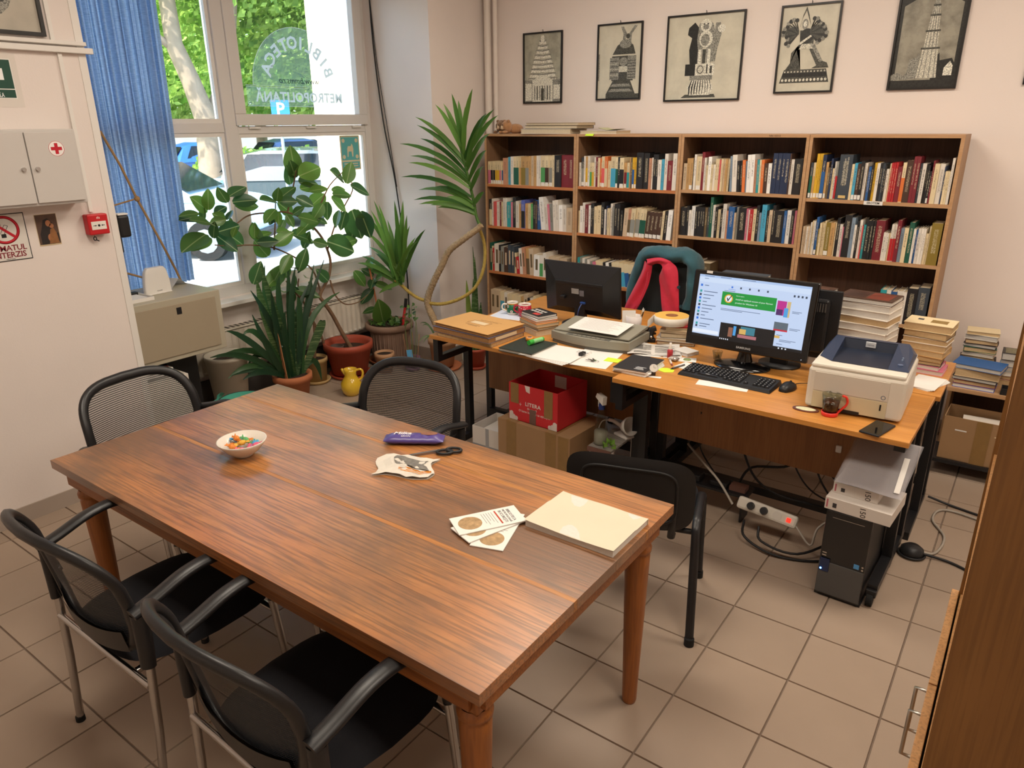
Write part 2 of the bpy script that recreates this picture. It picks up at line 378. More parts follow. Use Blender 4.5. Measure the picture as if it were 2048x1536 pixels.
# ============================================================ big table
M_top = wood('oak_top', '#ad6c36', '#bd7f45', 0, 1.0, .34, stain=.75, ring=6, coat=.8, grain=.45)
M_strip = wood('oak_strip', '#a8692f', '#c08648', 0, 1.0, .4, ring=9, coat=.2, grain=.3)
M_edge = wood('oak_edge', '#8a4f20', '#a9672d', 0, 1.0, .42, ring=9, grain=.3)
M_leg = wood('oak_leg', '#8f5526', '#a9672f', 2, 1.0, .42, ring=9, grain=.2)
TX0, TX1, TY0, TY1, TZ = -2.735, -.770, .932, 1.915, .752
tb = T('dining_table', 'large old oak table with round turned legs and a worn top', 'table', ((TX0+TX1)/2, (TY0+TY1)/2, 0))
cx, cy = (TX0+TX1)/2, (TY0+TY1)/2
ys = [TY0, 1.118, 1.314, 1.330, 1.535, 1.719, 1.735, TY1]
for k in range(7):
    a, b = ys[k], ys[k+1]; thin = (b - a) < .03
    o = P('board', MB().box(TX0 - cx, TX1 - cx, a - cy + .0001, b - cy - .0001, TZ - .032, TZ - (.0002 if thin else 0), bev=.0004 if thin else .0007), M_strip if thin else M_top, tb)
    if thin: o['label'] = 'narrow pale strip between the boards of the top'
ap = MB()
ap.box(TX0 + .05 - cx, TX1 - .05 - cx, TY0 + .022 - cy, TY0 + .047 - cy, TZ - .092, TZ - .033)
P('apron', ap, M_edge, tb); P('apron', MB().box(TX0 + .05 - cx, TX1 - .05 - cx, TY1 - .047 - cy, TY1 - .022 - cy, TZ - .092, TZ - .033), M_edge, tb)
P('apron', MB().box(TX0 + .022 - cx, TX0 + .047 - cx, TY0 + .048 - cy, TY1 - .048 - cy, TZ - .092, TZ - .033), M_edge, tb)
P('apron', MB().box(TX1 - .047 - cx, TX1 - .022 - cx, TY0 + .048 - cy, TY1 - .048 - cy, TZ - .092, TZ - .033), M_edge, tb)
for sx in (-1, 1):
    for sy in (-1, 1):
        lx, ly = sx * ((TX1-TX0)/2 - .078), sy * ((TY1-TY0)/2 - .078)
        L = MB()
        L.lathe([(0, 0), (.022, 0), (.0245, .01), (.027, .12), (.034, .36), (.039, .55), (.040, .588), (.036, .596), (.0365, .60), (.043, .604), (.044, .618), (.040, .626), (.037, .632)], 28)
        lo = P('leg', L, M_leg, tb, (lx, ly, 0))
        bl = MB().box(-.043, .043, -.043, .043, .645, TZ - .033, bev=.004)
        bl.add([(-.030,-.030,.628),(.030,-.030,.628),(.030,.030,.628),(-.030,.030,.628),(-.043,-.043,.648),(.043,-.043,.648),(.043,.043,.648),(-.043,.043,.648)],
               [[3,2,1,0],[0,1,5,4],[1,2,6,5],[2,3,7,6],[3,0,4,7]])
        P('leg_block', bl, M_leg, lo)

# ============================================================ mesh-back visitor chairs
mm, tt, bb = newmat('chair_mesh'); bb.inputs['Base Color'].default_value = srgb('#242426'); bb.inputs['Roughness'].default_value = .55
tc = N(tt, 'ShaderNodeTexCoord'); sp = N(tt, 'ShaderNodeSeparateXYZ'); tt.links.new(tc.outputs['Object'], sp.inputs[0])
def mth(t, op, a, b=None):
    n = N(t, 'ShaderNodeMath', operation=op)
    for i, x in enumerate((a, b)):
        if x is None: continue
        if isinstance(x, (int, float)): n.inputs[i].default_value = x
        else: t.links.new(x, n.inputs[i])
    return n.outputs[0]
_a = mth(tt, 'SINE', mth(tt, 'MULTIPLY', mth(tt, 'ADD', sp.outputs[0], mth(tt, 'MULTIPLY', sp.outputs[2], .55)), 2*pi/.0085))
_b = mth(tt, 'SINE', mth(tt, 'MULTIPLY', mth(tt, 'SUBTRACT', sp.outputs[0], mth(tt, 'MULTIPLY', sp.outputs[2], .55)), 2*pi/.0085))
_c = mth(tt, 'GREATER_THAN', mth(tt, 'MULTIPLY', _a, _b), .16)
tt.links.new(mth(tt, 'SUBTRACT', 1.0, _c), bb.inputs['Alpha'])
M_mesh = mm
M_seat = mat('black_upholstery', '#17171b', .85, var=.15, scale=40, bump=.25, bscale=900, spec=.2)
M_shell = mat('black_shell', '#1c1c1e', .38, var=.08, spec=.5, bump=.05, bscale=500)
def outline(t, hw=.250, hh=.192, zc=.662, n=3.9):
    c, s_ = cos(t), sin(t)
    x = hw * (abs(c) ** (2/n)) * (1 if c >= 0 else -1); z = hh * (abs(s_) ** (2/n)) * (1 if s_ >= 0 else -1)
    k = z / hh; x *= 1 - .16 * max(0, -k) ** 1.2 - .03 * max(0, k)
    z += .012 * (1 - (x/hw)**2) * (1 if k > 0 else 0)
    return x, z + zc
def backy(x, z): return -.225 + .68 * x * x - .20 * (z - .5) - .45 * max(0, z - .73) ** 1.25
def visitor_chair(name='visitor_chair'):
    t = T(name, 'x', 'chair')
    rim = [(outline(2*pi*k/56)[0], backy(*outline(2*pi*k/56)), outline(2*pi*k/56)[1]) for k in range(56)]
    bk = P('back_frame', MB().tube(rim, .0205, 10, closed=True, flat=.7), M_shell, t)
    ms = MB()
    def fn(u, v):
        th = u * 2 * pi; x, z = outline(th); x *= v; z = .662 + (z - .662) * v
        return (x, backy(x, z), z)
    ms.grid(fn, 56, 7); P('back_mesh', ms, M_mesh, bk)
    low = MB(); 
    def lf(u, v):
        x = (u - .5) * .40; z = .462 + .075 * v + .03 * (abs(u - .5) * 2) ** 2
        return (x, backy(x, z) - .012 + .002 * v, z)
    low.grid(lf, 12, 3); low.grid(lambda u, v: (lf(u, v)[0], lf(u, v)[1] - .008, lf(u, v)[2]), 12, 3); P('lower_bar', low, M_shell, bk)
    st = MB()
    def seat(u, v, top):
        a = u * 2 * pi; n = 4.2; c, s_ = cos(a), sin(a)
        x = .25 * abs(c) ** (2/n) * (1 if c >= 0 else -1) * v; y = .24 * abs(s_) ** (2/n) * (1 if s_ >= 0 else -1) * v + .02
        if y < 0: x *= 1 - .10 * (y / -.2)
        e = 1 - v ** 6
        return (x, y, .435 + (.034 * e if top else -.018 * e) - .03 * max(0, y - .15))
    st.grid(lambda u, v: seat(u, v, True), 40, 10); st.grid(lambda u, v: seat(u, 1 - v, False), 40, 6)
    P('seat', st, M_seat, t)
    for s_ in (-1, 1):
        rl = MB().tube([(s_*.262, -.235, .0), (s_*.270, -.215, .25), (s_*.275, -.205, .46), (s_*.276, -.205, .60)], .0125, 10); P('leg', rl, M_chrome, t)
        fl = MB().tube([(s_*.275, .235, .0), (s_*.275, .215, .25), (s_*.272, .20, .43), (s_*.272, .196, .455)], .0125, 10); P('leg', fl, M_chrome, t)
        P('foot', MB().cyl((s_*.262, -.235, 0), (s_*.262, -.235, .018), .0145), M_rubber, t); P('foot', MB().cyl((s_*.275, .235, 0), (s_*.275, .235, .018), .0145), M_rubber, t)
        P('sleeve', MB().tube([(s_*.274, -.207, .475), (s_*.276, -.205, .56), (s_*.277, -.205, .648)], [.017, .0185, .019], 12, flat=1.25), M_shell, t)
        arm = smooth_path([(s_*.279, -.225, .655), (s_*.28, -.16, .672), (s_*.281, -.06, .702), (s_*.282, .03, .705), (s_*.281, .12, .675), (s_*.278, .175, .60), (s_*.273, .19, .52), (s_*.272, .195, .455)], 5)
        n = len(arm); P('armrest', MB().tube(arm, [(.025 if i < n*.55 else .025 - .010*(i - n*.55)/(n*.45)) for i in range(n)], 12, flat=.55), M_shell, t)
        P('connector', MB().tube([(s_*.277, -.212, .62), (s_*.25, -.20, .60), (s_*.225, -.20, .585)], [.016, .014, .012], 8), M_shell, t)
    P('stretcher', MB().cyl((-.27, -.212, .405), (.27, -.212, .405), .011), M_chrome, t)
    P('stretcher', MB().cyl((-.27, .205, .405), (.27, .205, .405), .011), M_chrome, t)
    for s_ in (-1, 1): P('seat_rail', MB().cyl((s_*.16, -.21, .40 if 0 else .392), (s_*.16, .205, .405), .011), M_chrome, t)
    return t
vc = visitor_chair()
spots = [(-2.047, .925, 0, 'black mesh-back armchair with chrome legs at the near left side of the oak table'),
         (-1.305, .925, -2, 'black mesh-back armchair with chrome legs closest to the camera, by the near table corner'),
         (-2.76, 1.435, -84, 'black mesh-back chair tucked under the far left end of the oak table'),
         (-2.105, 1.94, 190, 'black mesh-back chair at the far side of the table, near the left desk')]
for k, (x, y, rz, lb) in enumerate(spots):
    c = vc if k == 0 else copy_tree(vc)
    c.location = (x, y, 0); c.rotation_euler = (0, 0, radians(rz)); tag(c, lb, 'chair', 'mesh-back chairs around the oak table')

# ============================================================ padded chair facing the desk
pc = T('padded_chair', 'black padded chair with flat steel legs turned towards the right desk', 'chair', (-1.114, 2.377, 0), radians(17))
M_vinyl = mat('black_vinyl', '#1f1f20', .5, var=.08, bump=.06, bscale=400, spec=.4)
def pad(w, h, d, n=4.5):
    m = MB()
    def fn(u, v, sgn):
        a = u * 2 * pi; c, s_ = cos(a), sin(a)
        x = w * abs(c) ** (2/n) * (1 if c >= 0 else -1) * v; z = h * abs(s_) ** (2/n) * (1 if s_ >= 0 else -1) * v
        return (x, sgn * d * (1 - v ** 5) , z)
    m.grid(lambda u, v: fn(u, v, -1), 44, 9); m.grid(lambda u, v: fn(u, 1 - v, 1), 44, 9); return m
bp_ = pad(.238, .158, .016)
bp_.v = [Vector((v.x, v.y + .28 * v.x * v.x, v.z)) for v in bp_.v]
b1 = P('backrest', bp_, M_vinyl, pc, (0, -.225, .60), (radians(9), 0, 0))
rimp = [(.175 * abs(cos(a)) ** (.4) * (1 if cos(a) >= 0 else -1), 0, .115 * abs(sin(a)) ** .4 * (1 if sin(a) >= 0 else -1)) for a in [2*pi*k/40 for k in range(40)]]
P('back_panel_rib', MB().tube([(p[0], -.0135 + .28*p[0]**2, p[2]) for p in rimp], .006, 6, closed=True), M_vinyl, b1)
P('seat', pad(.23, .215, .03), M_seat, pc, (0, .04, .445), (pi/2, 0, 0))
for s_ in (-1, 1):
    P('upright', MB().tube([(s_*.16, -.14, .41), (s_*.16, -.19, .42), (s_*.165, -.212, .50), (s_*.165, -.222, .57)], .014, 8, flat=.55), M_blackm, pc)
    u = smooth_path([(s_*.262, -.245, 0), (s_*.255, -.20, .20), (s_*.247, -.145, .40), (s_*.245, -.115, .445), (s_*.245, -.07, .46), (s_*.245, .09, .46), (s_*.245, .14, .445), (s_*.247, .165, .40), (s_*.25, .20, .20), (s_*.255, .22, 0)], 5)
    P('leg', MB().tube(u, .0165, 10, flat=.62), M_blackm, pc)
    P('foot', MB().cyl((s_*.262, -.245, 0), (s_*.262, -.243, .03), .019), M_rubber, pc); P('foot', MB().cyl((s_*.255, .22, 0), (s_*.255, .219, .03), .019), M_rubber, pc)
for yy in (-.10, .12): P('crossbar', MB().cyl((-.245, yy, .405), (.245, yy, .405), .011), M_blackm, pc)

# ============================================================ tall cabinet at the right edge
M_cab = wood('cabinet_oak', '#8a5f2e', '#9c6f3a', 2, 1.0, .5, ring=8, grain=.18)
M_cabl = wood('cabinet_oak_light', '#c08a54', '#cf9c66', 2, 1.2, .5, ring=10, grain=.25)
cab = T('tall_cabinet', 'tall oak veneer cabinet at the right edge with metal door handles', 'cabinet', (.008, 1.08, 0))
P('side_panel', MB().box(.0, .46, 0, .018, 0, 1.86), M_cab, cab); P('side_panel', MB().box(-.004, .46, .78, .798, 0, 1.86), M_cab, cab)
P('top_panel', MB().box(0, .46, .018, .78, 1.842, 1.86), M_cab, cab); P('back_panel', MB().box(.45, .46, .018, .78, 0, 1.842), M_cab, cab)
for z in (.76, 1.14, 1.5): P('shelf', MB().box(.0, .45, .018, .78, z, z + .018), M_cabl, cab)
P('plinth', MB().box(.01, .45, .018, .78, 0, .06), M_cab, cab)
for k, (a, b) in enumerate(((.004, .397), (.401, .796))):
    d = P('door', MB().box(-.020, -.004, a, b, .065, .778, bev=.0015), M_cabl, cab)
    yy = .36 if k == 0 else .44
    h = MB().tube([(-.020, yy, .61), (-.040, yy, .61), (-.040, yy, .725), (-.020, yy, .725)], .004, 8); P('handle', h, mat('brushed_steel', '#b9b4ac', .35, metal=1), d)
bo = T('binder', 'black and white file lying on the shelf of the tall cabinet', 'binder', (.03, 1.60, .7785))
P('cover', MB().box(0, .22, 0, .16, .03, .034), M_black, bo); P('pages', MB().box(.002, .22, .002, .158, 0, .03), mat('paper_edge', '#d9d2c6', .8), bo)
# ============================================================ bookcases
M_shelfw = wood('chipboard_edge', '#b68a60', '#c29a72', 0, 1.5, .5, ring=12, grain=.12)
M_shelfo = wood('shelf_orange', '#b9713f', '#c8834f', 0, 1.5, .5, ring=12, grain=.12)
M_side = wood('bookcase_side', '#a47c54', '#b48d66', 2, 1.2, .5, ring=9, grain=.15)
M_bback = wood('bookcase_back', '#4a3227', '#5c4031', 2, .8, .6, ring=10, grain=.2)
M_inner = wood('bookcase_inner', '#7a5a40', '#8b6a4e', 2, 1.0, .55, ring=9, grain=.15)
YF, YK = 4.70, 4.995
XB = [-3.665, -2.831, -2.030, -1.223, -.428]
SH = [[1.425, 1.10, .735, .37], [1.44, 1.105, .735, .37], [1.45, 1.15, .80, .40], [1.435, 1.098, .74, .37]]
BL = ['leftmost wooden bookcase, beside the window pier', 'second wooden bookcase from the left', 'third wooden bookcase from the left', 'rightmost wooden bookcase, with its side panel showing']
for u in range(4):
    x0, x1 = XB[u] + .001, XB[u+1] - .001
    w = x1 - x0; t = T('bookcase', BL[u], 'bookcase', (x0, YF, 0), group='row of open bookcases')
    D = YK - YF
    for xx in (0, w - .018):
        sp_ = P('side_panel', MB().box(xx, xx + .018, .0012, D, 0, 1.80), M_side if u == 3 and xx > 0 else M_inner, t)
        P('edge_band', MB().box(xx, xx + .018, 0, .0012, 0, 1.80), M_shelfw, sp_)
    P('top_panel', MB().box(.018, w - .018, 0, D, 1.782, 1.80), M_shelfw, t)
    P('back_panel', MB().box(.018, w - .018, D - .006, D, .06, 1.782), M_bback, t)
    for z in SH[u] + [.078]:
        P('shelf', MB().box(.018, w - .018, .004, D - .006, z - .02, z), M_shelfo if u < 2 else M_shelfw, t)
    P('plinth', MB().box(.018, w - .018, .02, .04, 0, .058), M_side, t)
    if u == 2:
        tx = MB(); text(tx, 'NN 10313', .016, frame((.60, -.0006, 1.791), (1, 0, 0), (0, 0, 1)), depth=.0002); P('pencil_number', tx, mat('ink', '#2b2420', .7), t, label='handwritten inventory number on the top edge')
    if u == 3:
        lb = P('shelf_label', MB().box(.345, .445, -.0012, -.0004 + .0044, 1.414, 1.435), mat('label_paper', '#e9e5df', .7), t, label='white paper label on the shelf edge')
        tx = MB(); text(tx, 'EROTISM', .017, frame((.395, -.0015, 1.4245), (1, 0, 0), (0, 0, 1)), depth=.0002, bold=.0003); P('lettering', tx, mat('ink', '#2b2420', .7), lb)

CK = dict(w='#e0d8cc', c='#dcc9a2', t='#c49a63', y='#d6a92c', o='#d8743a', r='#b8262c', i='#d65a5a', m='#7a2630', p='#c96f86', b='#2a5a94', n='#25324f', l='#49a3c4',
          q='#2f9aa0', g='#4f9a58', d='#1f5a48', k='#232224', e='#4a3328', s='#8b8b84', v='#5a67b8', a='#c9b295', x='#c08a6c', u='#8a7530', h='#3c444d', z='#66553c', f='#efece6', j='#7d8fa0')
CN = dict(w='white', c='cream', t='tan', y='yellow', o='orange', r='red', i='coral red', m='maroon', p='pink', b='blue', n='navy', l='light blue', q='teal', g='green', d='dark green',
          k='black', e='dark brown', s='grey', v='periwinkle', a='beige', x='brick-pink', u='olive', h='slate grey', z='brown', f='bright white', j='blue-grey')
DARK = set('rmbnkedvhzdqugpo')
def cover_mats(c):
    nm = 'cover_' + c
    if nm + '_s' in MATS: return MATS[nm], MATS[nm + '_s']
    a = mat(nm, CK[c], .5, var=.06, scale=30, obj_var=.08)
    m, t, b = newmat(nm + '_spine'); b.inputs['Roughness'].default_value = .45
    tc = N(t, 'ShaderNodeTexCoord'); sp = N(t, 'ShaderNodeSeparateXYZ'); t.links.new(tc.outputs['Generated'], sp.inputs[0])
    oi = N(t, 'ShaderNodeObjectInfo')
    vm = N(t, 'ShaderNodeVectorMath', operation='MULTIPLY'); vm.inputs[1].default_value = (260, 0, 420); t.links.new(tc.outputs['Object'], vm.inputs[0])
    va = N(t, 'ShaderNodeVectorMath', operation='ADD'); t.links.new(vm.outputs[0], va.inputs[0]); t.links.new(mth(t, 'MULTIPLY', oi.outputs['Random'], 97), va.inputs[1])
    no = N(t, 'ShaderNodeTexNoise'); no.inputs['Scale'].default_value = 1; no.inputs['Detail'].default_value = 1; t.links.new(va.outputs[0], no.inputs['Vector'])
    mk = mth(t, 'GREATER_THAN', no.outputs['Fac'], .52)
    ax = mth(t, 'LESS_THAN', mth(t, 'ABSOLUTE', mth(t, 'SUBTRACT', sp.outputs[0], .5)), .2)
    lo = mth(t, 'GREATER_THAN', sp.outputs[2], mth(t, 'ADD', .18, mth(t, 'MULTIPLY', oi.outputs['Random'], .3)))
    hi = mth(t, 'LESS_THAN', sp.outputs[2], .86)
    f = mth(t, 'MULTIPLY', mth(t, 'MULTIPLY', mk, ax), mth(t, 'MULTIPLY', lo, hi)); f = mth(t, 'MULTIPLY', f, .7)
    mx = N(t, 'ShaderNodeMix', data_type='RGBA'); t.links.new(f, mx.inputs[0])
    hs = N(t, 'ShaderNodeHueSaturation'); hs.inputs['Color'].default_value = srgb(CK[c]); mr = N(t, 'ShaderNodeMapRange'); mr.inputs[3].default_value = .9; mr.inputs[4].default_value = 1.1
    t.links.new(oi.outputs['Random'], mr.inputs[0]); t.links.new(mr.outputs[0], hs.inputs['Value'])
    t.links.new(hs.outputs[0], mx.inputs[6]); mx.inputs[7].default_value = srgb('#cfc3a4' if c in DARK else '#4b3a32'); t.links.new(mx.outputs[2], b.inputs['Base Color'])
    MATS[nm + '_s'] = m; return a, m
M_pages = mat('book_pages', '#cbb99b', .85, var=.12, scale=90)
def book_mesh(w, h, d, c):
    """upright: spine at y=0 facing -y, thickness along x centred, page block inset"""
    a, s_ = cover_mats(c); t = min(.0025, w * .14); m = MB()
    m.box(-w/2, w/2, 0, t, 0, h, mi=2); m.box(-w/2, -w/2 + t, t, d, 0, h, mi=0); m.box(w/2 - t, w/2, t, d, 0, h, mi=0)
    m.box(-w/2 + t, w/2 - t, t, d - .004, .003, h - .004, mi=1)
    return m.mesh('book', [a, M_pages, s_])
M_lab = mat('spine_sticker', '#e6e2da', .7, var=.03)
ORD = ['first', 'second', 'third', 'fourth', 'fifth', 'sixth', 'seventh', 'eighth', 'ninth', 'tenth', 'eleventh', 'twelfth', 'thirteenth', 'fourteenth', 'fifteenth', 'sixteenth', 'seventeenth', 'eighteenth', 'nineteenth', 'twentieth']
def ordn(k):
    if k <= 20: return ORD[k-1]
    tens = {2: 'twenty', 3: 'thirty', 4: 'forty'}[k // 10]
    if k % 10 == 0: return {20: 'twentieth', 30: 'thirtieth', 40: 'fortieth'}[k]
    return tens + '-' + ORD[k % 10 - 1]
UN = ['leftmost', 'second', 'third', 'rightmost']; RN = ['top', 'second', 'third', 'fourth']
STUFF = []
def row(u, r, spec, xa=None, xb=None, lean=0, stuff=False):
    """spec: 'colour[/lower][L] width height[ lean]' entries; widths are relative"""
    ent = [e.split() for e in spec.split(',')]; z = SH[u][r]
    xa = XB[u] + .024 if xa is None else xa; xb = XB[u+1] - .026 if xb is None else xb
    tot = sum(float(e[1]) for e in ent); k = (xb - xa) / tot; x = xa
    for n, e in enumerate(ent):
        w = float(e[1]) * k - .0008; h = float(e[2]) / 100; c = e[0]; ln = radians(float(e[3])) if len(e) > 3 else radians(lean)
        lab = c.endswith('L'); c = c.rstrip('L'); lowc = None
        if '/' in c: c, lowc = c.split('/')
        d = .125 + .05 * min(1, h / .26) + random.uniform(-.01, .01); w = max(.006, w * cos(ln))
        dz = 0; px = x + w/2
        if ln: dz = abs(sin(ln)) * w / 2
        if stuff:
            STUFF.append((w, h, d, c, lowc, TR(px, YF + .008 + random.uniform(0, .012), z + dz + .0003) @ RY(ln))); x += float(e[1]) * k; continue
        o = link('book', book_mesh(w, h, d, c), None, (px, YF + .008 + random.uniform(0, .012), z + dz + .0003), (0, ln, 0))
        two = CN[c] + (' and ' + CN[lowc] if lowc else '')
        kind = 'leaning book' if abs(ln) > .05 else 'book'
        tag(o, f'{two} {kind}, {ordn(n+1)} from left, {RN[r]} shelf of {UN[u]} bookcase', 'book', f'books on the {RN[r]} shelf of the {UN[u]} bookcase')
        if lowc: P('spine_band', MB().box(-w/2 - .0002, w/2 + .0002, -.0004, .0006, .02 if lab else .004, h * .62), cover_mats(lowc)[0], o, label=CN[lowc] + ' lower part of the spine')
        if lab: P('spine_label', MB().box(-w*.42, w*.42, -.0008, .0004, .004, .03), M_lab, o)
        x += float(e[1]) * k
row(0, 0, 'c/p 65 17,c/kL 50 17,c/kL 45 17,c/yL 52 17,c/yL 58 17,c/pL 40 17,c/bL 42 17,x 90 19.8,c 28 20,l 60 20.6,w 62 21,c/d 60 21,c/d 58 21,c/t 45 21,t/u 100 21,t/s 80 21,t 52 21.6,a 52 21.8,t 55 21.8,w 50 22,w 45 22,c/gL 90 22,c/eL 78 22,c/sL 80 22,c 50 22.6,k 140 22.6,m 140 22.8,m 110 22.8')
row(0, 1, 'k/c 65 20.5,w 45 21,i 40 19,i 35 19,w 55 19,m 45 19,c 40 19,w 50 22,w 48 22,q 80 19.4,p 50 19.4,k 72 23,w 66 20.4,t 55 18.4,v/k 78 21.4,t 70 19,c 55 19,g 45 19,k 55 21.5,e 45 21.5,b 95 22 -5,f 95 24.5 -6,w 60 20 -5,p 45 19.5 -5,s 55 20 -4,w 55 22.5 -3,w 60 23 -3,f 80 19.5 -2,w 80 19.5 -2,a 120 18')
row(0, 2, 'd 45 22.5,c 22 20,r 35 18.5,w 110 22,k 45 21.5,s 70 20.5,e 85 20,h 75 22.5,h 60 21.5,c 60 16.5 -4,r 65 13.5 -4,w 70 20.5 -4,x 65 21.5 -4,t/z 75 21 -3,a 90 21 -3,f 120 17,w/g 70 17,w 70 19,w 45 16,a 105 16.5,a 110 16.5,a 140 16', XB[0] + .024, XB[0] + .76, stuff=True)
row(0, 3, 'a 120 20.5,a 130 20.3,c/l 100 19.5,w 90 19.5,c/l 130 18.8,c/l 140 18.5,c/q 60 18,t 80 18,a 100 20.5,k 60 18,w/l 70 18,c 60 20,y/o 100 18,w 90 17.5,w 90 18,o 130 16', XB[0] + .024, XB[0] + .64, stuff=True)
row(1, 0, 'w 36 16.5,h/sL 60 20,w 34 21,t/yL 44 20.6,wL 46 21,c/g 46 16.5,c/y 44 16.5,w 34 20.2,m 50 20.4,c 40 20,oL 44 19.6,c/iL 60 21,o/c 60 21,c 60 18,c/l 100 21,c/dL 44 20.6,k 50 20.8,c/kL 82 20.4,t/mL 50 17.2,c/q 48 17.2,t 32 20.6,z 36 20.6,y/bL 38 20.6,yL 40 20.6,k 130 24,k 110 23.6,x 48 20.5,w 28 20.8,k 56 23,k 46 23,w 66 19.6,l 48 20,w 60 23.5,m 96 19,w 76 23.8')
row(1, 1, 'c 26 16,f 66 19.4,w 62 21.8,m 76 20.6,f 46 20.2,k 40 21.5,k 40 21.5,c 60 19.6,c 96 20.4,k 62 23,f 40 18,n 34 20.6,c 60 19,w 50 22.4,s 44 20.4,k 64 22.4,k 60 22.4,k 56 18,a 92 19.6 3,x/zL 62 19.4 3,c/sL 92 19.8 4,c/sL 90 20.4 4,c/dL 62 20 4,c/dL 66 20 4,eL 88 18.4 5,eL 80 18.2 5,eL 84 18.2 5,eL 84 18.2 5,c 44 19.6 3,k 64 19.6 3,f 90 20.4 3', None, XB[2] - .04)
row(1, 2, 'q 44 18.5,s 50 18.5,w 62 18.2,s 40 17.8,w 60 17.6 -6,w 40 17.6 -6,s 60 16.5 -6,p 60 16.5 -6,c/q 100 17.5 -7,c 60 17.3 -7,k 50 17 -7,f 60 17 -7,k 60 17 -7,c/q 150 17.6 -8,c/l 90 17.6 -8,c/b 90 17.4 -8,c/h 110 17.3 -8,y/k 90 17.3 -8,y/c 100 17.2 -8,y/j 100 17 -8,y 70 16.8 -8,m 80 15 -6', XB[1] + .024, XB[1] + .70, stuff=True)
row(2, 0, 'a 60 16.8,t 56 20,tL 60 20,k 16 20,w 40 22.5,cL 90 21.3,m 50 24,w 36 20.6,c 26 16,f 58 21.2,c 36 16.5,w 36 16.5,c 36 20,c 34 20,i 34 19.5,c 38 20,a 36 20,t 38 20,c 36 20,k 30 18.5,j 36 21.8 -3,w 80 22.6 -3,k 50 19 -3,k 40 19 -3,o 50 19.6 -3,j 26 19 -3,f 60 22.8 -2,f 60 23 -2,x 40 20 -2,q 44 20 -2,c 30 20 -2,o 46 20 -2,e 60 18 -1,f 56 18 -1,n 76 24,n 66 24,n 56 24,n 72 24,e 20 24,w 50 20.6,k 130 21')
row(2, 1, 'k 100 18.6,k 44 19.4,w 44 16.8,f 60 19.6,k 44 19.2,k 44 19.2,k 42 19.2,k 44 19.2,z 40 19.2,h 36 19.4,d 50 26,w 46 21,k 40 19.8,c 46 18.4,k 40 18.6,w 60 22.2,x 30 18,b 96 20.6,a 30 17,s 36 20.6,k 120 20.4,p 36 20,w 26 19.4,r 54 19.6,c 50 20,k 46 22.4,j 34 18,l 76 23,k 40 19.4,a 50 20,k 46 23,k 130 20.2,b 40 20,f 64 20.4,k 46 20.4,p 30 20.4')
row(2, 2, 'y 80 19,c 40 19,f 110 18.6,z 150 17.6', XB[2] + .05, XB[2] + .26)
row(3, 0, 'h/dL 70 20.6,c/tL 62 20.6,yL 80 25.6,yL 90 25.6,n/bL 100 25,tL 66 21,z 62 18,n 50 23,c 50 17.5,w 50 21.4,s/r 56 21.4,j 10 18,h 330 25.4,c 66 20.2,lL 76 20.8,eL 90 20.4,kL 86 22,w 76 21,z 40 19,b 66 19,k 60 20.2,y 66 21.2,w 76 21,k 70 21,h 60 21,k 40 20,w 66 18,c 40 21,r 52 21.4,r 52 21.4,r 54 21.6,m 116 19.4,c/o 86 21.6,e 150 23,m 76 25,m 86 25,h 60 21.4,w 90 21.4,k 50 21,k 46 20.6,kL 50 17.4,m 40 23,c 116 21.4,w 116 21.4,n 30 20,c 60 17.6,c 54 17.6,w 60 24.5')
row(3, 1, 'a 50 16.8,a 46 16.8,w 40 16.8,a 50 17,w 40 19.4,c 50 20.4,w 50 20.4,bL 66 22.6,u 40 15.8,c 56 19.4,c 60 19.4,c 40 20.8,uL 120 20,t 110 20,c 36 20,k 80 22.8,w 76 19.4,p 30 18,k 170 25,j 90 23.6,w 60 19.6,k 60 21.6,w 66 22.6,i 36 19.4,q 60 20,k 100 22.6,k 70 22.6,k 60 22.6,m 210 23,w 80 16.4,w 50 16.2,c 40 16.2,w/r 66 21.4,w/r 60 21.4,m 90 23.8,j 90 19.4,c 96 19.8,d 110 23,w 60 19.6,b 46 19,w 66 20,w 56 20,w 56 20,c 60 17.4,c 40 21.4,u 240 23.4')
row(3, 2, 'q 60 19,w 46 19,b 60 18.5,w 56 19,w 40 19,k 100 21.5,h 110 22.5', XB[3] + .51, XB[3] + .765)
# the smaller books on the lower shelves, past the number built one by one
sm_ = MB(); slots = []
def slot(m):
    if m not in slots: slots.append(m)
    return slots.index(m)
for w, h, d, c, lowc, Mx in STUFF:
    a, sp_ = cover_mats(c); t = min(.0025, w * .14)
    sm_.box(-w/2, w/2, 0, t, 0, h, Mx, slot(a)); sm_.box(-w/2, -w/2 + t, t, d, 0, h, Mx, slot(a)); sm_.box(w/2 - t, w/2, t, d, 0, h, Mx, slot(a)); sm_.box(-w/2 + t, w/2 - t, t, d - .004, .003, h - .004, Mx, slot(M_pages))
    if lowc: sm_.box(-w/2 - .0002, w/2 + .0002, -.0004, .0006, .004, h*.62, Mx, slot(cover_mats(lowc)[0]))
    else: sm_.box(-w*.2, w*.2, -.0004, .0006, h*.3, h*.8, Mx, slot(cover_mats('z' if c not in DARK else 'a')[0]))
so_ = P('lower_shelf_books', sm_, slots); so_['kind'] = 'stuff'; tag(so_, 'rows of smaller books on the lower shelves of the two left bookcases', 'books')
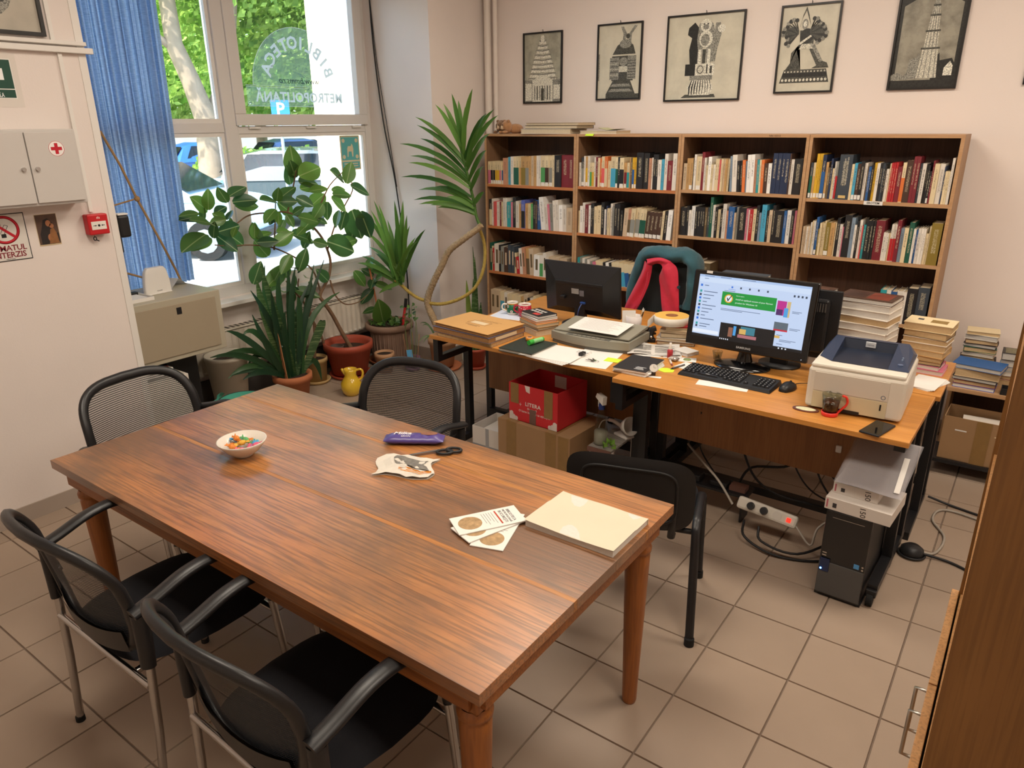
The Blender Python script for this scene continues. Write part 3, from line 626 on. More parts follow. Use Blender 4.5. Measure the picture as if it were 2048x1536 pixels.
# thick dictionary: title on the spine
for o in list(COL.objects):
    if o.name.startswith('book') and o.get('label', '').startswith('slate grey book, thirteenth from left, top shelf of rightmost'):
        tx = MB(); Mx = frame((-.006, -.0009, .165), (0, 0, 1), (-1, 0, 0))
        text(tx, "Dictionnaire d'éthique", .015, Mx @ TR(0, .0, 0)); text(tx, 'et de philosophie morale', .015, Mx @ TR(0, -.016, 0))
        P('spine_lettering', tx, mat('silver_print', '#cfcabc', .5), o); P('spine_label', MB().box(-.02, .02, -.001, .0004, .008, .024), mat('gold_label', '#d6b777', .5), o)

# flat books and things on top of the bookcases
def flat_book(name, w, d, h, c, loc, rz, label, cat='book', group=None, pages=None, soft=False):
    """lying: w along x, d along y, spine at +y side; returns root"""
    a = cover_mats(c)[0] if isinstance(c, str) else c; m = MB(); t = .0022
    m.box(-w/2, w/2, -d/2, d/2, h - t, h, mi=0); m.box(-w/2, w/2, -d/2, d/2, 0, t, mi=0); m.box(-w/2, w/2, d/2 - t, d/2, t, h - t, mi=0)
    i = .0 if soft else .003
    o = link(name, m.mesh(name, [a]), None, loc, (0, 0, radians(rz)))
    P('page_block', MB().box(-w/2 + i, w/2 - i, -d/2 + i, d/2 - t, t, h - t), pages or M_pages, o)
    tag(o, label, cat, group); return o
M_kraft = mat('old_board', '#a98a66', .8, var=.15, scale=12)
flat_book('album', .42, .26, .035, cover_mats('w')[0], (-3.10, 4.82, 1.8005), 3, 'white album lying at the bottom of the pile on the leftmost bookcase', group='papers on top of the bookcases')
flat_book('folder', .45, .24, .022, M_black, (-3.06, 4.83, 1.8360), 0, 'black folder in the pile on top of the leftmost bookcase', group='papers on top of the bookcases')
flat_book('folder', .47, .22, .018, M_kraft, (-3.05, 4.83, 1.8585), -3, 'brown cardboard folder topmost on the leftmost bookcase', group='papers on top of the bookcases')
flat_book('notebook', .30, .20, .022, cover_mats('w')[0], (-2.66, 4.81, 1.8005), -2, 'white bound notebook lying on top of the second bookcase', group='papers on top of the bookcases')
ob = MB().grid(lambda u, v: ((u-.5)*.16, (v-.5)*.12, .012 * abs(u-.5)*2 + .002), 8, 2)
ob.grid(lambda u, v: ((u-.5)*.16, (v-.5)*.12, .012 * abs(u-.5)*2), 8, 2); ob = P('booklet', ob, mat('pale_green_paper', '#c9c79c', .8), None, (-2.60, 4.80, 1.8230), (0, radians(3), radians(-8))); tag(ob, 'pale green open booklet on the white notebook above the second bookcase', 'booklet')
sn = MB().box(-.035, .035, -.004, .02, 0, .0006); sn.add([(-.03,-.004,0),(.035,-.004,0),(.03,-.012,-.014),(-.035,-.012,-.012)], [[0,1,2,3],[3,2,1,0]])
tag(P('sticky_note', sn, mat('neon_note', '#cdee3c', .7), None, (-2.72, 4.701, 1.8004)), 'yellow-green sticky note hanging over the edge of the second bookcase', 'note')
# two plush lions lying on the left end of the bookcase
M_fur = mat('plush_fur', '#b8875c', .95, var=.25, scale=60, bump=.6, bscale=300, sheen=.4); M_fur2 = mat('plush_mane', '#8f6a48', .95, var=.3, scale=60, bump=.8, bscale=260, sheen=.4)
M_cream = mat('plush_muzzle', '#d9bfa0', .95, var=.15, scale=60, bump=.5, bscale=300)
def ball(c, r, n=14, sc=(1, 1, 1)):
    m = MB(); m.grid(lambda u, v: (c[0] + r*sc[0]*sin(v*pi)*cos(2*pi*u), c[1] + r*sc[1]*sin(v*pi)*sin(2*pi*u), c[2] + r*sc[2]*cos(v*pi)), n, n // 2); return m
def plush(loc, rz, f, mn, label):
    t = T('plush_lion', label, 'plush toy', loc, radians(rz), 'plush lions on the bookcase')
    P('body', ball((.07, 0, .036), .04, sc=(1.7, .85, .9)), f, t); P('mane', ball((0, 0, .05), .05, sc=(.7, 1, 1)), mn, t)
    hd = P('head', ball((-.018, 0, .055), .036, sc=(.85, 1, 1)), f, t); P('muzzle', ball((-.044, 0, .044), .016), M_cream, hd); P('nose', ball((-.059, 0, .049), .005), M_black, hd)
    for s_ in (-1, 1):
        P('ear', ball((-.005, s_*.033, .09), .012), f, t); P('eye', ball((-.046, s_*.014, .063), .0045), M_black, hd); P('paw', ball((-.035, s_*.03, .012), .014, sc=(1.7, 1, .8)), f, t)
        P('hind_leg', ball((.12, s_*.035, .018), .022, sc=(1.2, .8, .8)), f, t)
    P('tail', MB().tube(smooth_path([(.135, 0, .03), (.17, .02, .015), (.19, .05, .012)]), .006, 6), f, t)
plush((-3.50, 4.78, 1.8005), 62, M_fur, M_fur, 'tan plush lion with its head towards the room on the leftmost bookcase')
plush((-3.60, 4.84, 1.8005), 85, M_fur2, M_fur2, 'greyer plush lion half behind the tan one on the bookcase corner')
# ============================================================ outside the window
GZ = -.15
M_asph = mat('asphalt', '#8f8d8a', .9, var=.12, scale=2); M_pave = mat('pavement', '#c9c3ba', .9, var=.08, scale=3); M_grass = mat('grass', '#5d7d36', .95, var=.3, scale=3)
g = S('ground_street', MB().box(-46, -7.2, -35, 60, GZ - .3, GZ), M_asph)
S('ground_sidewalk', MB().box(-7.2, XW - .12, -35, 60, GZ - .3, GZ + .06), M_pave)
S('ground_verge', MB().box(-22, -17.5, -35, 60, GZ, GZ + .1), M_grass)
S('ground_kerb', MB().box(-17.5, -17.2, -35, 60, GZ, GZ + .13), M_pave)
S('wall_outside', MB().box(XW - .12, XW - .11, -30, 1.888, GZ, 7) , mat('facade_cream', '#f1e4c8', .85, var=.04))
S('wall_outside_top', MB().box(XW - .12, XW + .1, 1.888, 5.3, CEIL + .2, 7), mat('facade_cream', '#f1e4c8', .85, var=.04))
pil = MB().box(-5.42, XW - .121, 4.52, 5.4, GZ, 7); S('wall_pilaster', pil, mat('facade_cream', '#f1e4c8', .85, var=.04))

# cars
def car(label, loc, rz, body, scale=1.0, group='cars parked outside'):
    t = T('car', label, 'car', loc, radians(rz), group); t.scale = (scale,) * 3
    P_ = [(-1.98, .30), (-2.02, .62), (-1.96, .92), (-1.75, 1.02), (-1.45, 1.38), (-.9, 1.50), (.0, 1.50), (.35, 1.44), (1.0, 1.02), (1.55, .93), (1.95, .78), (2.05, .55), (2.0, .28)]
    def ring(y, k, drop):
        return [Vector((x, y, z if z < .9 else .9 + (z - .9) * k)) for x, z in P_]
    m = MB(); secs = [(-.80, .04), (-.86, .10), (-.70, .85), (-.55, 1.0), (.55, 1.0), (.70, .85), (.86, .10), (.80, .04)]
    ys = [(-.84, 0.0), (-.86, .02), (-.64, .94), (-.4, 1.0), (.4, 1.0), (.64, .94), (.86, .02), (.84, 0.0)]
    rings = [ring(y, k, 0) for y, k in ys]; n = len(P_); vs = [v for r in rings for v in r]; fs = []
    for i in range(len(rings) - 1):
        for j in range(n): fs.append([i*n+j, i*n+(j+1) % n, (i+1)*n+(j+1) % n, (i+1)*n+j])
    fs.append(list(range(n))); fs.append([(len(rings)-1)*n + j for j in range(n)][::-1]); m.add(vs, fs, smooth=False); P('body', m, body, t)
    gl = mat('car_glass', '#20282c', .08, spec=.8, var=.3, scale=3); w = MB()
    w.add([(.37, -.60, 1.435), (.37, .60, 1.435), (1.0, .70, 1.05), (1.0, -.70, 1.05)], [[0, 1, 2, 3]], TR(.012, 0, .012)); P('windscreen', w, gl, t)
    for s_ in (-1, 1):
        P('side_window', MB().add([(-1.45, s_*.80, 1.03), (.85, s_*.80, 1.03), (.33, s_*.655, 1.40), (-1.2, s_*.655, 1.40)], [[0, 1, 2, 3], [3, 2, 1, 0]], TR(0, s_*.012, 0)), gl, t)
        P('headlight', MB().box(1.80, 1.985, s_*.72 - .11, s_*.72 + .11, .66, .78, bev=.03), mat('headlight', '#d9dfe2', .15, spec=.8), t)
        P('taillight', MB().box(-2.03, -1.92, s_*.72 - .1, s_*.72 + .1, .72, .95, bev=.02), mat('taillight', '#b01820', .3), t)
        P('mirror', MB().box(.72, .88, s_*.97 - .09, s_*.97 + .09, 1.02, 1.14, bev=.03), body, t)
        for xx in (-1.25, 1.28):
            wl = P('wheel', MB().cyl((xx, s_*.70, .31), (xx, s_*.885, .31), .31, n=24), M_rubber, t); P('hub', MB().cyl((xx, s_*.86, .31), (xx, s_*.892, .31), .19, n=12), mat('alloy', '#8c9094', .4, metal=.6), wl)
    P('rear_window', MB().add([(-1.47, -.58, 1.37), (-1.47, .58, 1.37), (-1.77, .66, 1.05), (-1.77, -.66, 1.05)], [[3, 2, 1, 0], [0, 1, 2, 3]], TR(-.012, 0, .012)), gl, t)
    P('bumper', MB().box(1.9, 2.08, -.75, .75, .28, .45, bev=.04), M_black, t)
    return t
car('light blue hatchback parked nearest outside the left pane', (-12.2, 6.5, GZ), 34, mat('car_blue', '#a9c4d6', .25, var=.03, spec=.6, coat=.5))
car('dark grey car parked behind the blue hatchback outside', (-12.9, 10.7, GZ), 40, mat('car_dark', '#4c5558', .2, var=.03, spec=.6, coat=.6), 1.05)
car('bright blue car far across the street beside the tree trunk', (-23.5, 15.2, GZ), 85, mat('car_royal', '#2f5fb4', .3, var=.03, coat=.5))
car('black car far across the street at the curtain edge', (-23.5, 10.3, GZ), 85, mat('car_black', '#22262a', .3, var=.03, coat=.5))
car('dark blue car far across the street behind the hedge', (-25.5, 20.3, GZ), 85, mat('car_navy', '#30456a', .3, var=.03, coat=.5))

# trees and hedge
def leafmat(name, c1, c2):
    m, t, b = newmat(name); t.nodes.clear(); o = N(t, 'ShaderNodeOutputMaterial'); d = N(t, 'ShaderNodeBsdfDiffuse'); tl = N(t, 'ShaderNodeBsdfTranslucent'); x = N(t, 'ShaderNodeMixShader')
    tc = N(t, 'ShaderNodeTexCoord'); no = N(t, 'ShaderNodeTexNoise'); no.inputs['Scale'].default_value = 1.7; t.links.new(tc.outputs['Object'], no.inputs['Vector'])
    r = ramp(t, [(.35, c1), (.65, c2)]); t.links.new(no.outputs['Fac'], r.inputs[0]); t.links.new(r.outputs[0], d.inputs[0]); t.links.new(r.outputs[0], tl.inputs[0]); x.inputs[0].default_value = .5
    t.links.new(d.outputs[0], x.inputs[1]); t.links.new(tl.outputs[0], x.inputs[2]); t.links.new(x.outputs[0], o.inputs[0]); return m
LM = [leafmat('leaves_a', '#6f9a3c', '#c3d874'), leafmat('leaves_b', '#6f9f45', '#cfe07c'), leafmat('leaves_c', '#557c3c', '#a9c468')]
M_bark = mat('bark', '#8a7a68', .9, var=.3, scale=6, bump=.4, bscale=20)
def leaves(blobs, n, s, rnd):
    m = MB()
    for k in range(n):
        c, r = blobs[rnd.randrange(len(blobs))]
        while True:
            p = Vector((rnd.uniform(-1, 1), rnd.uniform(-1, 1), rnd.uniform(-1, 1)))
            if .25 < p.length < 1: break
        p = Vector(c) + Vector((p.x*r[0], p.y*r[1], p.z*r[2])); a = Vector((rnd.gauss(0, 1), rnd.gauss(0, 1), rnd.gauss(0, 1))).normalized(); b = a.orthogonal().normalized(); c2 = a.cross(b); z = s * rnd.uniform(.6, 1.3)
        m.add([p - b*z*.5, p + c2*z*.32, p + b*z*.5, p - c2*z*.32], [[0, 1, 2, 3]])
    return m
rnd = random.Random(11)
def tree(label, loc, paths, blobs, n, s, lm):
    t = T('tree', label, 'tree', loc, group='trees along the street'); loc = Vector(loc)
    for pts, rr in paths: P('trunk', MB().tube(smooth_path([Vector(p) for p in pts], 4), rr, 10) if not isinstance(rr, list) else MB().tube([Vector(p) for p in pts], rr, 10), M_bark, t)
    f = P('foliage', leaves(blobs, n, s, rnd), lm, t); f['kind'] = 'stuff'
tree('thick forked plane tree behind the left upper pane', (-15, 9.55, GZ),
     [([(0, 0, 0), (0, 0, 1.0), (.0, .05, 1.9), (.02, .05, 2.2)], [.38, .30, .27, .27]), ([(0, .02, 2.1), (-.1, -.15, 2.9), (-.2, -.35, 3.6), (-.3, -.3, 4.6), (-.3, -.25, 7)], [.24, .2, .18, .16, .1]), ([(0, .1, 2.1), (0, .45, 2.7), (0, .8, 3.6), (0, 1.1, 5), (0, 1.2, 7)], [.18, .16, .14, .12, .08]),
      ([(-.2, -.35, 3.5), (-.3, -.9, 3.9), (-.4, -1.5, 4.4)], [.08, .06, .04])],
     [((-1, 0, 6.5), (3.2, 4.5, 2.4)), ((-2, 2.5, 5.3), (2.5, 3, 2)), ((-2, -2.5, 5.0), (2.5, 3, 2.2)), ((-4, 0, 4.0), (2, 4, 1.6))], 13000, .19, LM[0])
tree('slim tree behind the mirrored lettering', (-14, 11.9, GZ),
     [([(0, 0, 0), (0, 0, 3), (.1, .1, 5), (.1, .2, 8)], [.16, .14, .12, .08]), ([(0, .9, 0), (0, 1.0, 3), (0, 1.2, 8)], [.26, .24, .18])],
     [((-1, 0, 6), (2.5, 3.5, 2.2)), ((-2, 2, 4.4), (2, 3.5, 1.8))], 9000, .19, LM[2])
for k, (x, y, lb, n) in enumerate(((-27, 12, 'broad leafy tree far across the street at the left', 4200), (-28, 19, 'broad leafy tree far across the street in the middle', 4200), (-27, 27, 'broad leafy tree far across the street at the right', 4200), (-33, 16, 'tall pale tree at the very back between the others', 3600), (-33, 24, 'tall dark tree at the very back on the right', 3600))):
    tree(lb, (x, y, GZ), [([(0, 0, 0), (0, 0, 2.5), (.2, .2, 6)], [.3, .25, .15])], [((0, 0, 5.4), (3, 5, 3.6)), ((1, 2, 4), (2, 3, 2)), ((1, -3, 3.8), (2, 3, 1.8)), ((0, 0, 8.5), (3, 4.5, 3))], n*2, .30, LM[k % 3])
for k, (y0, y1, lb) in enumerate(((12.2, 14.2, 'short clipped hedge to the left of the tree trunk'), (15.3, 20.5, 'long clipped hedge on the verge behind the right pane'))):
    h = P('hedge', leaves([((-19.5, y0 + (y1-y0)*(i+.5)/6, GZ + .75), (.8, (y1-y0)/10, .65)) for i in range(6)], 1700, .22, rnd), LM[1], None)
    h['kind'] = 'stuff'; tag(h, lb, 'hedge', 'hedges on the verge')
far = MB().box(-46, -45, -35, 70, GZ, 9); S('wall_far_building', far, mat('far_building', '#b9b2a4', .9, var=.15, scale=.6))
# parking sign
ps = T('parking_sign', 'blue street sign with a white letter on a grey pole outside', 'sign', (-12.0, 9.18, GZ))
P('pole', MB().cyl((0, 0, 0), (0, 0, 2.45), .03), mat('pole_grey', '#9aa09f', .5, metal=.3), ps)
Ms = frame((.035, 0, 2.27), (.35, .94, 0), (0, 0, 1))
pb = P('plate', MB().box(-.17, .17, -.19, .19, 0, .006, Ms), mat('sign_blue', '#2d7fe0', .4, var=.02), ps); tx = MB(); text(tx, 'P', .32, Ms @ TR(0, .02, .007), bold=.006); P('letter', tx, mat('sign_white', '#f4f6f8', .5), pb)

# ============================================================ blue curtain tied back with rope
mc, t, b = newmat('blue_curtain'); t.nodes.clear(); o = N(t, 'ShaderNodeOutputMaterial'); d = N(t, 'ShaderNodeBsdfDiffuse'); tl = N(t, 'ShaderNodeBsdfTranslucent'); x = N(t, 'ShaderNodeMixShader'); x.inputs[0].default_value = .42
tc = N(t, 'ShaderNodeTexCoord'); mp = N(t, 'ShaderNodeMapping'); mp.inputs['Scale'].default_value = (60, 60, 900); no = N(t, 'ShaderNodeTexNoise'); no.inputs['Scale'].default_value = .5; t.links.new(tc.outputs['Object'], mp.inputs[0]); t.links.new(mp.outputs[0], no.inputs['Vector'])
r = ramp(t, [(.35, '#8ea9cc'), (.65, '#abc4e2')]); t.links.new(no.outputs['Fac'], r.inputs[0]); t.links.new(r.outputs[0], d.inputs[0]); t.links.new(r.outputs[0], tl.inputs[0]); t.links.new(d.outputs[0], x.inputs[1]); t.links.new(tl.outputs[0], x.inputs[2]); t.links.new(x.outputs[0], o.inputs[0])
cu = T('curtain', 'blue pleated curtain gathered at the left side of the window', 'curtain', (-4.45, 1.92, 0))
def cf(u, v):
    ph = u * 17 * 2 * pi; amp = .022 * (.7 + .3 * sin(u * 23)); wd = .70 - .04 * v
    return (amp * sin(ph) + .008 * sin(ph * 2.3 + 1), u * wd + .004 * cos(ph * 1.7), .93 + (1 - v) * 2.02)
P('fabric', MB().grid(cf, 340, 12), mc, cu)
P('rail', MB().box(-.03, .03, -.02, 2.4, 2.955, 2.98), M_white, cu)
M_rope = mat('tan_rope', '#b08a5c', .85, var=.25, scale=120, bump=.5, bscale=400)
FICUS=[((-4.353,2.696,1.366),(-4.334,2.594,1.449)),
((-4.321,2.680,1.373),(-4.297,2.680,1.486)),
((-4.260,2.574,1.367),(-4.284,2.473,1.362)),
((-4.407,2.656,1.330),(-4.361,2.518,1.330)),
((-4.348,2.652,1.307),(-4.357,2.665,1.392)),
((-4.171,2.585,1.313),(-4.159,2.468,1.345)),
((-4.209,2.748,1.419),(-4.196,2.692,1.503)),
((-4.257,2.797,1.453),(-4.273,2.922,1.496)),
((-4.258,2.818,1.414),(-4.210,2.946,1.419)),
((-4.284,2.849,1.393),(-4.248,2.975,1.377)),
((-4.249,2.673,1.358),(-4.273,2.769,1.384)),
((-4.228,2.728,1.313),(-4.205,2.644,1.357)),
((-4.338,2.814,1.297),(-4.365,2.872,1.345)),
((-4.202,2.605,1.308),(-4.190,2.696,1.319)),
((-4.237,2.633,1.209),(-4.188,2.624,1.301)),
((-4.239,2.587,1.242),(-4.186,2.407,1.178)),
((-4.315,2.660,1.207),(-4.273,2.514,1.158)),
((-4.303,2.700,1.213),(-4.249,2.782,1.120)),
((-4.199,2.653,1.250),(-4.220,2.801,1.265)),
((-4.377,2.812,1.218),(-4.388,2.927,1.124)),
((-4.178,2.764,1.266),(-4.169,2.727,1.217)),
((-4.260,2.788,1.264),(-4.263,2.790,1.311)),
((-4.288,2.964,1.164),(-4.284,2.978,1.252)),
((-4.326,2.998,1.157),(-4.303,3.098,1.182)),
((-4.270,2.972,1.136),(-4.218,3.080,1.133)),
((-4.246,3.146,1.390),(-4.193,3.000,1.419)),
((-4.204,3.115,1.395),(-4.145,3.095,1.475)),
((-4.249,3.168,1.405),(-4.264,3.305,1.466)),
((-4.203,3.140,1.392),(-4.147,3.219,1.389)),
((-4.193,3.091,1.348),(-4.172,2.989,1.283)),
((-4.239,3.115,1.329),(-4.250,3.077,1.254)),
((-4.210,3.119,1.330),(-4.189,3.101,1.255)),
((-4.342,3.225,1.371),(-4.366,3.351,1.284)),
((-4.205,3.235,1.298),(-4.146,3.276,1.341)),
((-4.389,3.386,1.481),(-4.347,3.337,1.594)),
((-4.311,3.380,1.542),(-4.328,3.370,1.714)),
((-4.339,3.395,1.526),(-4.300,3.337,1.631)),
((-4.201,3.320,1.549),(-4.227,3.505,1.589)),
((-4.263,3.363,1.501),(-4.288,3.524,1.483)),
((-4.238,3.347,1.460),(-4.238,3.470,1.466)),
((-4.199,3.388,1.444),(-4.140,3.483,1.454)),
((-4.289,3.343,1.400),(-4.229,3.419,1.345)),
((-4.336,3.504,1.324),(-4.359,3.641,1.388)),
((-4.266,3.556,1.338),(-4.293,3.488,1.244)),
((-4.363,3.679,1.338),(-4.356,3.659,1.223)),
((-4.263,3.639,1.377),(-4.279,3.766,1.280)),
((-4.400,3.761,1.416),(-4.352,3.835,1.412)),
((-4.335,3.828,1.484),(-4.278,3.683,1.556)),
((-4.195,3.732,1.472),(-4.191,3.784,1.598)),
((-4.300,3.866,1.444),(-4.283,4.008,1.378)),
((-4.255,3.644,1.400),(-4.232,3.777,1.383)),
((-4.276,3.502,1.236),(-4.250,3.555,1.202)),
((-4.184,3.262,1.282),(-4.169,3.393,1.240)),
((-4.307,3.259,1.289),(-4.272,3.277,1.216)),
((-4.353,3.271,1.248),(-4.356,3.228,1.185)),
((-4.175,3.300,1.205),(-4.158,3.227,1.171)),
((-4.278,3.265,1.157),(-4.307,3.450,1.086)),
((-4.310,3.600,1.059),(-4.288,3.803,0.969)),
((-4.405,3.997,1.251),(-4.380,3.907,1.055)),
((-4.258,3.820,1.268),(-4.283,3.909,1.071)),
((-4.259,3.757,1.266),(-4.247,3.691,1.155)),
((-4.247,3.685,1.282),(-4.245,3.640,1.177)),
((-4.240,3.889,1.255),(-4.204,3.925,1.083)),
((-4.405,3.816,1.023),(-4.429,3.982,1.017)),
((-4.248,3.420,1.087),(-4.191,3.488,1.060)),
((-4.350,3.500,1.201),(-4.339,3.504,1.155)),
((-4.268,3.134,1.188),(-4.269,3.224,1.185)),
((-4.317,3.053,0.785),(-4.297,3.155,0.932)),
((-4.327,3.188,0.900),(-4.307,3.053,0.833)),
((-4.316,3.023,1.129),(-4.296,2.975,1.245)),
((-4.271,3.284,0.891),(-4.251,3.344,1.024)),
((-4.330,3.225,0.847),(-4.310,3.195,0.947)),
((-4.315,3.547,1.274),(-4.295,3.385,1.177)),
((-4.236,3.079,1.107),(-4.216,3.208,1.170)),
((-4.385,3.905,0.778),(-4.365,3.979,0.662)),
((-4.276,3.544,0.774),(-4.256,3.446,0.866)),
((-4.243,2.880,0.871),(-4.223,2.936,0.996)),
((-4.328,3.393,1.033),(-4.308,3.434,1.135)),
((-4.345,3.762,1.019),(-4.325,3.878,1.030)),
((-4.229,3.198,1.023),(-4.209,3.101,0.927)),
((-4.342,3.092,1.017),(-4.322,3.000,1.121))]
FTRUNK=[(-4.240,3.682,0.216),(-4.270,3.627,0.354),(-4.300,3.575,0.501),(-4.310,3.514,0.610),(-4.320,3.490,0.663),(-4.320,3.537,0.731),(-4.330,3.596,0.785),(-4.330,3.628,0.894),(-4.330,3.611,0.991),(-4.330,3.554,1.110),(-4.330,3.432,1.232),(-4.330,3.288,1.299),(-4.320,3.168,1.311),(-4.300,2.963,1.316),(-4.280,2.827,1.267)]
FBR1=[(-4.320,3.503,0.688),(-4.330,3.453,0.865),(-4.320,3.302,0.981),(-4.310,3.115,1.079),(-4.300,2.933,1.121),(-4.280,2.770,1.138),(-4.260,2.652,1.162)]
FBR2=[(-4.330,3.288,1.299),(-4.320,3.330,1.415),(-4.310,3.368,1.532),(-4.310,3.409,1.647)]
FBR3=[(-4.330,3.611,0.991),(-4.330,3.705,1.166),(-4.320,3.810,1.304),(-4.310,3.888,1.409),(-4.310,3.873,1.501)]
FBR4=[(-4.330,3.474,1.209),(-4.320,3.573,1.325),(-4.310,3.674,1.460),(-4.310,3.830,1.558)]
FBR5=[(-4.310,3.125,1.060),(-4.310,3.157,1.228),(-4.310,3.185,1.394)]
FBR6=[(-4.320,3.600,0.766),(-4.300,3.618,0.650),(-4.280,3.691,0.567),(-4.280,3.819,0.554),(-4.300,3.949,0.587)]
BTR=[(-4.360,3.433,0.246),(-4.360,3.452,0.401),(-4.360,3.453,0.557),(-4.360,3.394,0.684),(-4.360,3.328,0.772),(-4.350,3.245,0.879)]
BTR2=[(-4.360,3.548,0.257),(-4.360,3.516,0.406),(-4.360,3.421,0.603),(-4.360,3.355,0.804),(-4.350,3.357,0.879)]
YTR1=[(-3.737,4.200,0.326),(-3.824,4.190,0.418),(-3.862,4.180,0.517),(-3.851,4.180,0.600),(-3.775,4.180,0.737),(-3.705,4.190,0.852),(-3.637,4.200,0.964),(-3.517,4.220,1.055),(-3.395,4.250,1.142),(-3.364,4.260,1.172)]
YTR1B=[(-3.374,4.260,1.164),(-3.400,4.260,1.206),(-3.418,4.260,1.259),(-3.429,4.260,1.330),(-3.455,4.250,1.454),(-3.488,4.240,1.594),(-3.521,4.230,1.732)]
YTR2=[(-3.855,4.180,0.551),(-3.927,4.160,0.562),(-4.003,4.140,0.600),(-4.073,4.120,0.657),(-4.132,4.100,0.702)]
YTR3=[(-3.856,4.180,0.534),(-3.752,4.200,0.536),(-3.655,4.240,0.561),(-3.559,4.280,0.610),(-3.489,4.320,0.678),(-3.441,4.350,0.784),(-3.424,4.370,0.910),(-3.422,4.360,1.026),(-3.411,4.300,1.127)]
YC1=[((-3.514,4.240,1.731),(-3.265,4.071,2.097)),
((-3.509,4.240,1.711),(-3.505,4.138,2.074)),
((-3.501,4.240,1.671),(-3.646,4.208,2.014)),
((-3.500,4.240,1.668),(-3.582,4.047,2.005)),
((-3.489,4.240,1.617),(-3.832,4.107,1.926)),
((-3.481,4.240,1.583),(-3.823,4.110,1.870)),
((-3.469,4.240,1.529),(-3.921,4.245,1.775)),
((-3.465,4.240,1.507),(-4.036,4.138,1.739)),
((-3.454,4.240,1.458),(-4.039,4.251,1.647)),
((-3.448,4.240,1.430),(-3.883,4.066,1.610)),
((-3.435,4.240,1.370),(-4.012,4.111,1.500)),
((-3.433,4.240,1.365),(-3.947,4.196,1.488)),
((-3.423,4.240,1.316),(-3.977,4.259,1.396)),
((-3.414,4.240,1.275),(-3.925,4.142,1.333)),
((-3.410,4.240,1.257),(-3.818,4.081,1.313)),
((-3.409,4.240,1.254),(-3.676,4.053,1.317)),
((-3.407,4.240,1.244),(-3.702,4.163,1.288)),
((-3.492,4.240,1.631),(-3.150,4.072,1.940)),
((-3.495,4.240,1.648),(-3.213,4.238,1.968)),
((-3.490,4.240,1.624),(-3.185,4.246,1.930)),
((-3.474,4.240,1.550),(-3.124,4.070,1.814)),
((-3.444,4.240,1.413),(-3.206,4.095,1.597)),
((-3.421,4.240,1.310),(-3.315,4.238,1.414)),
((-3.459,4.240,1.481),(-3.812,4.193,1.695)),
((-3.503,4.240,1.685),(-3.530,4.238,2.034)),
((-3.459,4.240,1.481),(-3.189,4.113,1.706)),
((-3.498,4.240,1.658),(-3.321,4.055,1.984)),
((-3.480,4.240,1.577),(-3.231,4.099,1.856)),
((-3.426,4.240,1.330),(-3.782,4.234,1.430)),
((-3.417,4.240,1.289),(-3.548,4.093,1.380))]
YC2=[((-4.104,4.100,0.698),(-4.272,4.063,1.322)),
((-4.100,4.100,0.666),(-4.147,3.992,1.305)),
((-4.144,4.100,0.660),(-4.311,4.188,1.114)),
((-4.035,4.100,0.705),(-4.670,4.207,0.990)),
((-4.040,4.100,0.717),(-4.730,4.151,0.931)),
((-4.052,4.100,0.688),(-4.890,4.090,0.768)),
((-4.110,4.100,0.702),(-4.660,4.011,0.819)),
((-4.135,4.100,0.683),(-4.578,4.027,0.768)),
((-4.052,4.100,0.727),(-4.618,4.194,0.655)),
((-4.069,4.100,0.670),(-4.267,4.192,1.159)),
((-4.045,4.100,0.695),(-3.940,3.954,1.348)),
((-4.059,4.100,0.718),(-3.925,4.031,1.342)),
((-4.070,4.100,0.695),(-3.969,4.062,1.294)),
((-4.041,4.100,0.693),(-3.904,4.042,1.235)),
((-4.117,4.100,0.668),(-3.916,4.079,1.150)),
((-4.056,4.100,0.707),(-3.687,4.003,1.147)),
((-4.086,4.100,0.675),(-4.222,3.996,0.598)),
((-4.058,4.100,0.671),(-4.414,4.168,0.884)),
((-4.050,4.100,0.730),(-4.510,4.120,1.213)),
((-4.046,4.100,0.727),(-4.333,4.023,1.074)),
((-4.113,4.100,0.690),(-4.571,4.064,0.868)),
((-4.092,4.100,0.676),(-4.193,3.950,1.263)),
((-4.134,4.100,0.713),(-3.753,3.984,1.058)),
((-4.137,4.100,0.659),(-3.958,4.181,1.046)),
((-4.133,4.100,0.689),(-4.174,4.035,1.047)),
((-4.107,4.100,0.702),(-4.106,4.125,1.140))]
